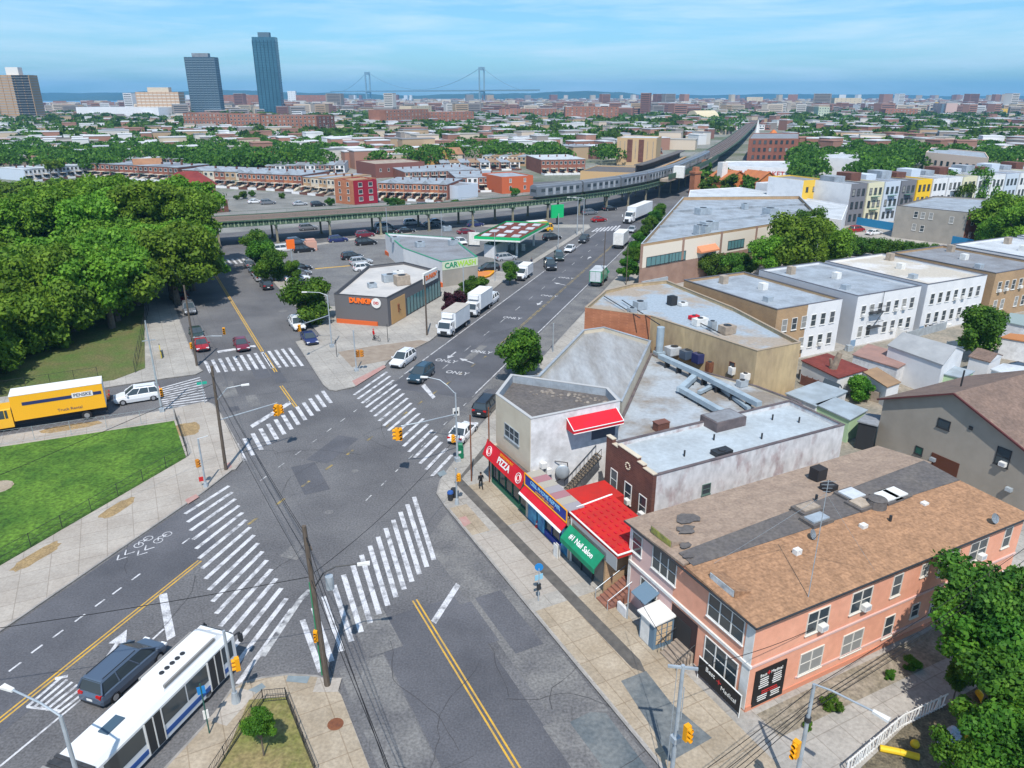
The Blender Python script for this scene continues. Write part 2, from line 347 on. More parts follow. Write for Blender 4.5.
# lawn, dirt pits, park floor
LAWN = [G(-2, 447, .2), G(174, 420.5, .2), G(186, 457, .2), G(-2, 566, .2), MN(5, -63, 0), AB(60, -95), AB(112, -85)]
lw = MB(); lw.prism(LAWN, 0, .17); struct('lawn', lw, grass_m)
sheet('ball_mound', [G(6, 487, .2)+Vector((math.cos(a)*1.6-1, math.sin(a)*1.6, 0)) for a in [i*math.pi/6 for i in range(12)]], .175, concrete_tan)
def pit(cx, cy, lx, ly, ux, m=dirt, name='soil_pit', z=.136, n=22, seed=0):
    rnd = random.Random(seed); c = G(cx, cy, .13); ux = Vector((ux.x, ux.y, 0)); uy = Vector((-ux.y, ux.x, 0)); pts = []
    for i in range(n):
        t = 2*math.pi*i/n; k = rnd.uniform(.86, 1.08); e = 3.2
        x = abs(math.cos(t))**(2/e)*math.copysign(1, math.cos(t)); y = abs(math.sin(t))**(2/e)*math.copysign(1, math.sin(t))
        pts.append(c+ux*x*lx/2*k+uy*y*ly/2*k)
    return sheet(name, pts, z, m)
pit(37, 556, 5.0, 1.6, MV, seed=1); pit(117.5, 508, 4.4, 1.6, MV, seed=2); pit(187, 429, 4.4, 3.0, AV, seed=3); pit(71, 427, 7.5, 1.9, BV, seed=4)
PARK = [AB(124.5, -3), AB(212, 1), AB(212, -108), AB(124, -98), G(0, 418, .2)+BV*-20, G(-2, 399, .15), G(118, 381, .15), G(158, 372, .15), G(160, 352, .15), G(168, 330, .15)]
pm = MB(); pm.prism([AB(123.5, -1.6), AB(212, 1.5), AB(212, -108), AB(116, -98), AB(118.5, -60), AB(119.8, -20), AB(120, -6)], 0, .18); struct('park_floor', pm, mat('park_grass', (.075, .125, .028), .95, (.13, .12, .05), .25, 8, fine=(5, .3), bump=.4))
# island garden
GARD = [G(249, 700, .15), G(287, 697, .15), G(317, 775, .15), G(203, 790, .15), G(228, 750, .15)]
gm_ = MB(); gm_.prism(GARD, 0, .17); struct('garden_ground', gm_, rough_grass)
# pavement patches on the shop side
trench = mat('trench_asphalt', (.085, .08, .075), .9, (.13, .12, .11), 1.5)
sheet('trench_patch', [G(454, 482, .13), G(461, 478, .13), G(640, 660, .13), G(646, 673, .13), G(632, 668, .13)], .138, trench)
sheet('trench_patch', [G(487, 443, .13), G(490, 449, .13), G(461, 479, .13), G(455, 483, .13)], .143, trench)
sheet('pavement_apron', [AB(56.8, 24.7), AB(62.5, 24.7), AB(62.5, 26.6), AB(56.8, 26.6)], .139, concrete_tan)
sheet('pavement_apron', [AB(45.6, 24.7), AB(56.6, 24.7), AB(56.6, 30.9), AB(45.6, 30.9)], .139-.002, concrete_new)
sheet('pavement_apron', [AB(12, 24.7), AB(44, 24.7), AB(44, 31.2), AB(12, 31.2)], .137, concrete_tan)
sheet('pavement_apron', [AB(56.8, 27.9), AB(66, 27.9), AB(66, 30.9), AB(56.8, 30.9)], .1365, concrete_tan)
wet = mat('tarred_slab', (.085, .105, .12), .75, (.17, .18, .18), .5, 6, fine=(4, .15))
sheet('tarred_slab', [G(621, 681, .13), G(646, 671, .13), G(672, 704, .13), G(712, 738, .13), G(670, 762, .13), G(655, 733, .13)], .144, wet)
sheet('tarred_slab', [G(570, 722), G(590, 712), G(606, 713), G(650, 772), G(612, 785), G(588, 752)], .012, wet)
sheet('garden_strip', [AB(27.4, 33), AB(27.6, 72), AB(24.6, 72), AB(25.2, 33)], .142, mat('bare_earth', (.29, .25, .20), .95, (.20, .175, .13), .8, 8, fine=(5, .3)))
sheet('service_yard', P_([(100, 226), (170, 200), (240, 190.5), (345, 197), (380, 203), (480, 192), (560, 184), (640, 174), (650, 188), (540, 207), (460, 216), (362, 222), (215, 234)]), .02, mat('yard_paving', (.25, .245, .23), .9, (.16, .16, .15), .12, 8, fine=(3, .2)))
sheet('plaza_paving', [G(373, 346, .13), G(420, 340, .13), G(428, 341.5, .13), G(389, 360, .13), G(352, 367, .13), G(338, 352, .13)], .141, mat('brown_paving', (.24, .19, .15), .9, (.3, .25, .2), 1))
tact = mat('tactile_red', (.38, .19, .17), .85, (.40, .27, .24), 2, 6)
for q in ([(352, 381), (356, 386), (386, 367), (384, 365)], [(185, 500), (196, 494), (199, 497), (188, 504)], [(459, 518), (466, 516), (471, 523), (464, 527)], [(226, 464), (230, 462), (232, 467), (228, 469)]):
    sheet('tactile_paving', [G(x, y, .13) for x, y in q], .146, tact)
slate = mat('tactile_slate', (.17, .21, .23), .85, (.22, .26, .28), 2)
for q in ([(288, 675.5), (310, 676.5), (307, 683.5), (286, 681.5)], [(243, 693), (262, 683), (266, 687), (248, 699)], [(437, 473), (444, 470), (447, 474), (440, 477)]):
    sheet('tactile_paving', [G(x, y, .13) for x, y in q], .146, slate)
lot = mat('lot_asphalt', (.13, .13, .135), .92, (.18, .178, .175), .2, 6, fine=(4, .2))
sheet('parking_lot', [AB(209, 31), AB(148, 31), AB(146, 36), G(425, 275, .13), G(430, 262, .13), AB(206, 78), AB(219, 62)], .142, lot)
sheet('forecourt', [G(437, 262, .13), G(512, 273, .13), MN(219, -56), MN(237, -56), AB(230, 88), AB(214, 70), G(440, 240, .13)], .1405, lot)
rk = random.Random(12); cr_ = MB(); pn = MB()
def onroad(kind):
    if kind == 0: return AB(rk.uniform(14, 62), rk.uniform(9, 23.5))
    if kind == 1: return MN(rk.uniform(5, 75), rk.uniform(-53, -33.5))
    if kind == 2: return AB(rk.uniform(62, 125), rk.uniform(8, 20))
    return MN(rk.uniform(78, 190), rk.uniform(-49, -33.5))
for k in range(34):
    p = onroad(k % 4); d = rk.choice((AV, BV, MV, NV)); d = Vector((d.x, d.y, 0)); pts = [p]
    for j in range(rk.randint(4, 13)): d = (d+Vector((rk.gauss(0, .22), rk.gauss(0, .22), 0))).normalized(); pts.append(pts[-1]+d*rk.uniform(.5, 1.4))
    for j, (a, b) in enumerate(zip(pts, pts[1:])): cr_.strip([a, b], rk.uniform(.025, .06), .0225+.0002*j)
struct('road_cracks', cr_, mat('crack_tar', (.052, .052, .058), .85))
for k in range(26):
    p = onroad(k % 4); u_ = AV if k % 4 in (0, 2) else MV; v_ = Vector((-u_.y, u_.x, 0)); a, b = rk.uniform(.8, 4.5), rk.uniform(.6, 1.8); z = .0145+k*.0001
    (mb := MB()).sheet([p-u_*a-v_*b, p+u_*a-v_*b, p+u_*a+v_*b, p-u_*a+v_*b], z); struct('asphalt_patch', mb, (asphalt_old, asphalt_new, asphalt_new)[k % 3])
# manholes, drains
for x, y, r_ in ((335.5, 724, .55), (329, 512, .45), (355, 471, .4), (217, 491, .4), (590, 287, .4), (283, 311, .9)):
    zz = .15 if (x, y) == (335.5, 724) else .014
    c = G(x, y, zz); mb = MB(); mb.sheet([c+Vector((math.cos(a)*r_, math.sin(a)*r_, 0)) for a in [i*math.pi/8 for i in range(16)]], zz)
    struct('manhole_cover', mb, rust if zz > .1 else asphalt_old)

# ================= ROAD MARKINGS =================
def stripes(lo0, lo1, hi0, hi1, n, w_, m=white_paint, skip=(), curve=0):
    mb = MB(); a0, a1, b0, b1 = G(*lo0), G(*lo1), G(*hi0), G(*hi1)
    for i in range(n):
        if i in skip: continue
        t = i/(n-1); p = a0.lerp(a1, t); q = b0.lerp(b1, t); mb.strip([p, q], w_, .018)
    return struct('crosswalk_marking', mb, m)
stripes((185, 514), (238, 684), (229, 486), (292, 609), 16, .42)
stripes((302.5, 620), (414, 497), (321, 672), (434, 560), 14, .45)
stripes((354, 395), (432, 476), (387, 372), (452, 455), 17, .42)
stripes((236, 443.5), (322.5, 391), (245, 461), (331, 403), 13, .52)
stripes((205, 361), (289, 348), (211, 373), (302.5, 366), 13, .50)
stripes((158, 389), (164, 408), (200, 377.5), (208, 403), 11, .36)
stripes((196, 262), (247, 257.5), (200, 268), (252, 262), 11, .55)
stripes((592, 232), (615, 230.5), (598, 228), (620, 225.5), 7, .6)
def quad(name, pts, m=white_paint, z=.018):
    mb = MB(); mb.sheet([G(*p) for p in pts], z); return struct(name, mb, m)
quad('stop_line', [(250, 425.5), (252.5, 428), (292, 403.5), (290.5, 400.5)])
quad('stop_line', [(217, 351), (218, 353), (256, 347), (255, 345)])
quad('stop_line', [(158.8, 595), (167, 593), (175.5, 636), (167, 641)])
quad('stop_line', [(431, 621), (436, 624), (460.5, 586), (456, 583)])
quad('stop_line', [(421, 386), (425, 384), (435.5, 397), (432.5, 399)])
def line(name, pts, w_, m, z=.018, off=0):
    mb = MB(); mb.strip(pts, w_, z, 0, off); return struct(name, mb, m)
for o_ in (-.17, .17):
    line('centre_line', [AB(-5, 16.3), AB(50.1, 16.3)], .14, yellow_paint, off=o_)
    line('centre_line', [AB(124, 16.3), AB(208, 16.3)], .17, yellow_paint, off=o_)
    line('centre_line', [MN(-20, -45.9), MN(45.4, -45.9)], .14, yellow_paint, off=o_)
    line('centre_line', [MN(112, -41.1), MN(230, -41.1)], .17, yellow_worn, off=o_)
    line('centre_line', [G(264, 353), G(276, 372)], .16, yellow_paint, off=o_)
    line('centre_line', [G(281, 386), G(296, 407)], .16, yellow_paint, off=o_)
mb = MB()
for x, y in ((-8, 684), (15, 667), (37, 649), (58, 634), (80, 618), (117, 591), (136, 577), (186, 541), (100, 603)): c = G(x, y); mb.strip([c-MV*.5, c+MV*.5], .17, .018)
struct('lane_line', mb, white_paint)
mb = MB()
for k in range(16): mb.strip([MN(60+k*3.4, -50.1+.0*k), MN(61.2+k*3.4, -50.1)], .14, .018); mb.strip([MN(60+k*3.4, -36.8), MN(61.2+k*3.4, -36.8)], .14, .018)
for k in range(14): mb.strip([MN(100+k*9, -45.6), MN(103+k*9, -45.6)], .14, .018)
struct('lane_line', mb, worn_paint)
mb = MB()
for k in range(14): mb.strip([MN(52+k*4.2, -45.6+k*.33), MN(53.4+k*4.2, -45.55+k*.33)], .3, .018)
struct('lane_line', mb, yellow_worn)
line('edge_line', [MN(96, -50.2), MN(232, -50.2)], .17, white_paint)
line('edge_line', [MN(92, -36.9), MN(225, -36.9)], .17, white_paint)
line('edge_line', [G(-60, 816), G(89, 693)], .17, white_paint)
line('edge_line', [G(152, 640), G(164, 629)], .17, white_paint)
mb = MB(); mb.strip([G(262, 657), G(300, 600), G(310, 590)], .5, .019)
struct('rumble_marking', mb, worn_paint)
# hatched gore before the bus lane
mb = MB()
for k in range(6): mb.strip([G(27+k*6.2, 707+k*1.2), G(62+k*5.2, 677+k*2.6)], .24, .018)
mb.strip([G(27, 707), G(60, 711)], .2, .0183); mb.strip([G(55, 679), G(68, 676)], .3, .0184)
struct('gore_marking', mb, white_paint)
def arrow(c, d, s=1.0, m=white_paint, turn=0):
    c = Vector(c); d = Vector((d[0], d[1], 0)).normalized(); n = Vector((-d.y, d.x, 0)); mb = MB()
    mb.sheet([c-d*1.5*s-n*.12*s, c-d*1.5*s+n*.12*s, c+d*.4*s+n*.12*s, c+d*.4*s-n*.12*s], .018)
    mb.sheet([c+d*.4*s-n*.55*s, c+d*.4*s+n*.55*s, c+d*1.7*s], .0181)
    return struct('lane_arrow', mb, m)
arrow(G(114, 648), -NV*.35+MV, 1.25); lettering_paint = mat('road_lettering_paint', (.5, .5, .51), .85, (.20, .20, .21), 1.2, 8, .5, .7)
for x_, y_, d_ in ((452, 355, -MV), (467, 361, MV*.5-NV), (540, 303, -MV), (560, 284, MV*.5-NV), (589, 258, MV)): arrow(G(x_, y_), d_, 1.1, lettering_paint)
# bicycle + chevrons
mb = MB()
for n_ in (-52.0, -53.2):
    base = 35.5 if n_ == -52.0 else 33.8
    base = 44.2 if n_ == -52.0 else 43.0
    for dm in (0, .9):
        mb.strip([MN(base+dm+.7, n_-.5), MN(base+dm, n_)], .12, .018); mb.strip([MN(base+dm, n_), MN(base+dm+.7, n_+.5)], .12, .0182)
    for wm in (2.6, 3.8):
        ring = [MN(base+wm+.42*math.cos(t*math.pi/5), n_+.42*math.sin(t*math.pi/5)) for t in range(11)]; mb.strip(ring, .09, .018)
    mb.strip([MN(base+2.6, n_), MN(base+3.1, n_-.45), MN(base+3.8, n_), MN(base+3.2, n_)], .09, .0185)
struct('bicycle_marking', mb, white_paint)

def textmesh(txt, size, extrude=.01, bold=0.0, sx=1.0):
    cu = bpy.data.curves.new('lettering', 'FONT'); cu.body = txt; cu.size = size; cu.extrude = extrude; cu.align_x = 'CENTER'; cu.align_y = 'CENTER'; cu.offset = bold; cu.resolution_u = 2
    o = bpy.data.objects.new('tmp', cu); C.objects.link(o); dg = bpy.context.evaluated_depsgraph_get(); me = bpy.data.meshes.new_from_object(o.evaluated_get(dg))
    bpy.data.objects.remove(o); bpy.data.curves.remove(cu)
    if sx != 1: me.transform(Matrix.Scale(sx, 4, (1, 0, 0)))
    return me
def place_text(txt, size, origin, right, up, m, parent=None, name='lettering', kind=None, bold=0.0, sx=1.0, extrude=.01):
    """flat lettering at origin, reading along 'right', letters' tops towards 'up'"""
    me = textmesh(txt, size, extrude, bold, sx); r_ = Vector(right).normalized(); u_ = Vector(up); u_ = (u_-r_*u_.dot(r_)).normalized(); n_ = r_.cross(u_)
    M_ = Matrix(((r_.x, u_.x, n_.x, origin[0]), (r_.y, u_.y, n_.y, origin[1]), (r_.z, u_.z, n_.z, origin[2]), (0, 0, 0, 1)))
    org = Vector((0, 0, 0)); p = parent
    while p is not None: org += Vector(p.location); p = p.parent
    me.transform(Matrix.Translation(-org) @ M_); me.materials.clear(); me.materials.append(m); me.name = name
    return ob(name, me, parent, kind=kind)
for x_, y_ in ((446, 361), (481, 352), (457, 373), (566, 278), (549, 296), (512, 318)):
    c_ = G(x_, y_); place_text('ONLY', 1.75, Vector((c_.x, c_.y, .019)), NV, MV, lettering_paint, name='road_lettering', kind='structure', extrude=.002, bold=.02, sx=.8)
# ================= BUILDERS =================
_wc = {}
def window_meshes(w_, h_, style='double', fm=None, gm=None):
    """frame + pane meshes, local: x along wall, -y outwards, z up, centred"""
    fm = fm or white; gm = gm or glass; key = (round(w_, 2), round(h_, 2), style, fm.name, gm.name)
    if key in _wc: return _wc[key]
    f = MB(); t = .075; d = .07
    f.box(-w_/2-t, w_/2+t, -d, .02, -h_/2-t, -h_/2); f.box(-w_/2-t, w_/2+t, -d, .02, h_/2, h_/2+t)
    f.box(-w_/2-t, -w_/2, -d, .02, -h_/2, h_/2); f.box(w_/2, w_/2+t, -d, .02, -h_/2, h_/2)
    f.box(-w_/2-t-.05, w_/2+t+.05, -d-.06, .02, -h_/2-t-.08, -h_/2-t)
    n = {'single': 1, 'double': 1, 'pair': 2, 'triple': 3, 'strip': 5, 'plain': 1}[style]
    for i in range(1, n): x = -w_/2+w_*i/n; f.box(x-.05, x+.05, -d+.01, .02, -h_/2, h_/2)
    if style in ('double', 'pair', 'triple'): f.box(-w_/2, w_/2, -.045, .02, -.03, .03)
    p = MB(); p.box(-w_/2+.002, w_/2-.002, -.02, .03, -h_/2+.002, h_/2-.002)
    _wc[key] = (f.mesh('window', [fm]), p.mesh('pane', [gm])); return _wc[key]
_pr = random.Random(77)
def put_window(parent, p, rz, w_, h_, style='double', fm=None, gm=None, pane=True):
    gm = gm or _pr.choice((glass, glass, glass, glass_mid, glass_pale)); a, b = window_meshes(w_, h_, style, fm, gm); o = ob('window', a, parent, Vector(p)-Vector(parent.location), rz)
    ob('pane', b, o)
    return o
def wallframe(p0, p1):
    """p0->p1 seen from outside runs left to right; returns unit, rz"""
    e = Vector((p1[0]-p0[0], p1[1]-p0[1], 0)); l_ = e.length; e.normalize(); return e, l_, math.atan2(e.y, e.x)
def window_px(parent, p0, p1, px, py, w_, h_, style='double', fm=None, gm=None, ac=False):
    s_, z_ = onwall(Vector((*p0[:2], 0)), Vector((*p1[:2], 0)), px, py); e, l_, rz = wallframe(p0, p1)
    q = Vector((p0[0], p0[1], 0))+e*s_; q.z = z_
    o = put_window(parent, q, rz, w_, h_, style, fm, gm)
    if ac:
        mb = MB(); x = w_*.2; mb.box(x-.33, x+.33, -.45, 0, -h_/2+.03, -h_/2+.48); a = ob('air_conditioner', mb.mesh('air_conditioner', [white]), o)
        mb = MB(); mb.box(x-.25, x+.25, -.455, -.45, -h_/2+.1, -h_/2+.4); ob('vent', mb.mesh('vent', [paint_grey]), a)
    return s_, z_
ACM = MB().box(-.36, .36, -.5, 0, .02, .5).mesh('air_conditioner', [white])
def rowwin(parent, p0, p1, zs, n, w_, h_, style='double', fm=None, gm=None, margin=1.0, skip=(), acp=0):
    e, l_, rz = wallframe(p0, p1)
    for j, z in enumerate(zs):
        for i in range(n):
            if (i, j) in skip: continue
            s_ = margin+(l_-2*margin)*((i+.5)/n); q = Vector((p0[0], p0[1], 0))+e*s_; q.z = z
            wo_ = put_window(parent, q, rz, w_, h_, style, fm, gm)
            if _pr.random() < acp: ob('air_conditioner', ACM, wo_, (0, 0, -h_/2))
def building(name, label, cat, poly, h, wm, rm, par=.5, cop=None, group=None, z0=-.1, pt=.25, roof=True):
    poly = ccw(poly); c = sum(poly, Vector())/len(poly)
    t = thing(name, (c.x, c.y, 0), label, cat, group)
    mb = MB(); mb.prism(poly, z0, h-par, 0, top=False); 
    if par > 0: 
        n = len(poly); inn = inset(poly, pt)
        mb = MB(); mb.prism(poly, z0, h, 0, top=False)
        mb.add([(p.x, p.y, h-par-.05) for p in inn]+[(p.x, p.y, h) for p in inn], [(n+i, n+(i+1)%n, (i+1)%n, i) for i in range(n)])
        mb.add([(p.x, p.y, h) for p in poly]+[(p.x, p.y, h) for p in inn], [(i, (i+1)%n, n+(i+1)%n, n+i) for i in range(n)])
    part('wall', mb, wm, t)
    r = MB(); r.sheet(inset(poly, pt*.9) if par > 0 else inset(poly, -.15), h-par+(.0 if par > 0 else .01)); 
    if par == 0: r = MB(); r.prism(inset(poly, -.15), h, h+.15, 0, bot=True)
    if roof: part('roof', r, rm, t)
    if cop: k = MB(); k.wallring(inset(poly, -.05), pt+.1, h+.003, h+.07); part('coping', k, cop, t)
    return t, poly
def P(pts, z): return [G(x, y, z) for x, y in pts]
def rectAB(w_, e, z):
    """rectangle in the street grid through two opposite (west, east) roof corners given in the photo"""
    a0, b0 = ab(G(*w_, z)); a1, b1 = ab(G(*e, z)); return [AB(a1, b0), AB(a1, b1), AB(a0, b1), AB(a0, b0)] if a1 < a0 else [AB(a0, b0), AB(a0, b1), AB(a1, b1), AB(a1, b0)]
def RB(a0, a1, b0, b1): return [AB(a0, b0), AB(a0, b1), AB(a1, b1), AB(a1, b0)]
def roof_unit(x, y, z, sx=1.2, sy=.9, sz=.8, rz=0, m=None, label='grey rooftop fan unit', cat='roof unit', group=None, parent=None, name='rooftop_unit'):
    mb = MB(); mb.box(-sx/2, sx/2, -sy/2, sy/2, .1, sz); mb.box(-sx/2+.05, sx/2-.05, -sy/2+.05, sy/2-.05, 0, .1); 
    c = Vector((x, y, z)); org = Vector(parent.location) if parent else Vector()
    o = ob(name, mb.mesh(name, [m or steel]), parent, c-org, rz, *(() if parent else (label, cat, group)))
    f = MB(); f.tube((0, 0, sz), (0, 0, sz+.08), min(sx, sy)*.36, n=12); ob('fan', f.mesh('fan', [dark]), o); return o

# ---- trees ----
def crown_mesh(name, seed, r=4.0, hgt=1.0, lobes=14, leaves=5000, size=.3, flat=.8, m=leaf_park):
    rnd = random.Random(seed); L_ = []; 
    for i in range(lobes):
        a = rnd.uniform(0, 2*math.pi); d = r*.86*math.sqrt(rnd.random())*(.8+.35*math.sin(a*2+seed)+.12*math.sin(a*5+seed*3)); zz = rnd.uniform(-.62, .60)*r*flat*(1-.5*(d/r)**2)
        L_.append((Vector((d*math.cos(a), d*math.sin(a), zz*hgt)), r*rnd.uniform(.14, .40)/(1 if lobes < 60 else 1.3)))
    tot = sum(l[1]**2 for l in L_); vs_ = []; fs = []
    for c, lr in L_:
        k = int(leaves*lr*lr/tot)
        for j in range(k):
            u = rnd.uniform(-1, 1); a = rnd.uniform(0, 2*math.pi); s_ = math.sqrt(1-u*u); n = Vector((s_*math.cos(a), s_*math.sin(a), u))
            rr = lr*(rnd.random()**.33)*rnd.uniform(.85, 1.18); p = c+Vector((n.x*rr, n.y*rr, n.z*rr*.85))
            d = (n+Vector((rnd.gauss(0, .7), rnd.gauss(0, .7), rnd.gauss(.3, .6)))).normalized(); t = d.orthogonal().normalized(); t.rotate(Matrix.Rotation(rnd.uniform(0, 6.28), 3, d)); b_ = d.cross(t)
            q = size*rnd.uniform(.5, 1.7); o = len(vs_)
            vs_ += [p-t*q-b_*q*.6, p+t*q*.2-b_*q*.8, p+t*q+b_*q*.3, p-t*q*.1+b_*q*.8]; fs.append((o, o+1, o+2, o+3))
    me = bpy.data.meshes.new(name); me.from_pydata(vs_, [], fs); me.materials.append(m); me.update(); return me
def trunk_mesh(name, h=5.0, r=.28, seed=0, spread=2.2, limbs=6):
    rnd = random.Random(seed); mb = MB(); mb.tube((0, 0, -.1), (0, 0, h*.45), r*1.25, r*.9, 8); mb.tube((0, 0, h*.45), (rnd.uniform(-.3, .3), rnd.uniform(-.3, .3), h), r*.9, r*.5, 8)
    for i in range(limbs):
        a = 2*math.pi*i/limbs+rnd.uniform(-.4, .4); z = h*rnd.uniform(.45, .85); e = Vector((math.cos(a)*spread, math.sin(a)*spread, z+spread*rnd.uniform(.6, 1.2)))
        mid = Vector((math.cos(a)*spread*.5, math.sin(a)*spread*.5, z+spread*.3)); mb.tube((0, 0, z), mid, r*.55, r*.38, 6); mb.tube(mid, e, r*.38, r*.12, 6)
        mb.tube(mid, mid+Vector((rnd.uniform(-1, 1), rnd.uniform(-1, 1), 1.2)), r*.25, r*.08, 5)
    return mb.mesh(name, [bark])
CROWN = {'park': [crown_mesh('crown', i, 5.2, 1, 80, 22000, .15, .85, leaf_park) for i in range(4)],
         'bright': [crown_mesh('crown', 20+i, 3.2, 1, 26, 11000, .12, .95, leaf_bright) for i in range(2)],
         'deep': [crown_mesh('crown', 30+i, 4.2, 1, 30, 12000, .16, .85, leaf_deep) for i in range(2)],
         'far': [crown_mesh('crown', 40+i, 5.0, 1, 16, 1500, .42, .8, leaf_deep) for i in range(3)],
         'farlight': [crown_mesh('crown', 50+i, 5.0, 1, 16, 1500, .42, .8, leaf_park) for i in range(3)],
         'purple': [crown_mesh('crown', 60, 2.2, 1, 14, 4000, .10, .8, leaf_purple)]}
CR = {'park': 5.2, 'bright': 3.2, 'deep': 4.2, 'far': 5.0, 'farlight': 5.0, 'purple': 2.2}
TRUNK = {'park': trunk_mesh('trunk', 6.2, .32, 1, 2.6), 'bright': trunk_mesh('trunk', 2.8, .14, 2, 1.2), 'deep': trunk_mesh('trunk', 3.6, .25, 3, 2.0), 'far': trunk_mesh('trunk', 3.2, .3, 4, 2.0, 3), 'purple': trunk_mesh('trunk', 1.6, .1, 5, .9)}
TRUNK['farlight'] = TRUNK['far']; TH = {'park': 6.2, 'bright': 2.8, 'deep': 3.6, 'far': 3.2, 'farlight': 3.2, 'purple': 1.6}
_tr = random.Random(99)
def tree(x, y, r, h, kind, label, group=None, z=0.0, name='tree', cat='tree', zs=1.0):
    """crown radius r, total height h"""
    t = thing(name, (x, y, z), label, cat, group, _tr.uniform(0, 6.28)); s_ = r/CR[kind]
    c = ob('crown', _tr.choice(CROWN[kind]), t); c.scale = (s_, s_*_tr.uniform(.92, 1.08), s_*zs); c.location = (0, 0, h-r*.86*zs)
    k = ob('trunk', TRUNK[kind], t); hz = max(.5, (h-r*.9*zs))/TH[kind]; k.scale = (s_*1.0, s_*1.0, hz)
    return t
def tree_px(px, py, r, h, kind, label, group=None, **k):
    """px,py = centre of the crown in the photo"""
    p = G(px, py, h-r*.8*k.get('zs', 1.0)); return tree(p.x, p.y, r, h, kind, label, group, **k)

# ---- vehicles: local +X forward ----
tail_red = mat('tail_light', (.45, .01, .01), .3); head_lens = mat('head_light', (.75, .77, .8), .2); chrome = mat('wheel_alloy', (.45, .46, .48), .35, metal=.6)
plate = mat('number_plate', (.7, .7, .68), .5)
def carpaint(n, c): 
    m = mat('car_paint_'+n, c, .28, spec=.5); b = m.node_tree.nodes['Principled BSDF']; b.inputs['Coat Weight'].default_value = .5; b.inputs['Coat Roughness'].default_value = .05; return m
PAINT = {k: carpaint(k, v) for k, v in dict(white=(.72, .73, .75), black=(.014, .015, .018), grey=(.16, .17, .19), silver=(.40, .42, .45), blue=(.03, .08, .22), slate=(.07, .10, .15), teal=(.02, .05, .075), red=(.32, .012, .015), maroon=(.16, .015, .03), brown=(.22, .11, .07), navy=(.02, .03, .12), green=(.01, .30, .14), yellow=(.80, .42, .02), green_black=(.03, .05, .045)).items()}
VS = 1.21
PROF = {  # body (x, half width, z low, z high) stations and cabin outline
 'sedan': dict(L=4.7, W=1.84, H=1.45, hood=.92, cab=[(-1.75, 1.02), (-1.05, 1.42), (.25, 1.45), (1.15, .98)]),
 'suv': dict(L=4.75, W=1.92, H=1.72, hood=1.05, cab=[(-2.2, 1.1), (-1.95, 1.66), (.35, 1.72), (1.2, 1.08)]),
 'van': dict(L=5.1, W=1.98, H=1.76, hood=1.05, cab=[(-2.42, 1.1), (-2.2, 1.7), (.75, 1.76), (1.75, 1.08)]),
 'hatch': dict(L=4.3, W=1.8, H=1.55, hood=.98, cab=[(-2.0, 1.05), (-1.7, 1.48), (.3, 1.55), (1.15, 1.02)])}
CARS = {}
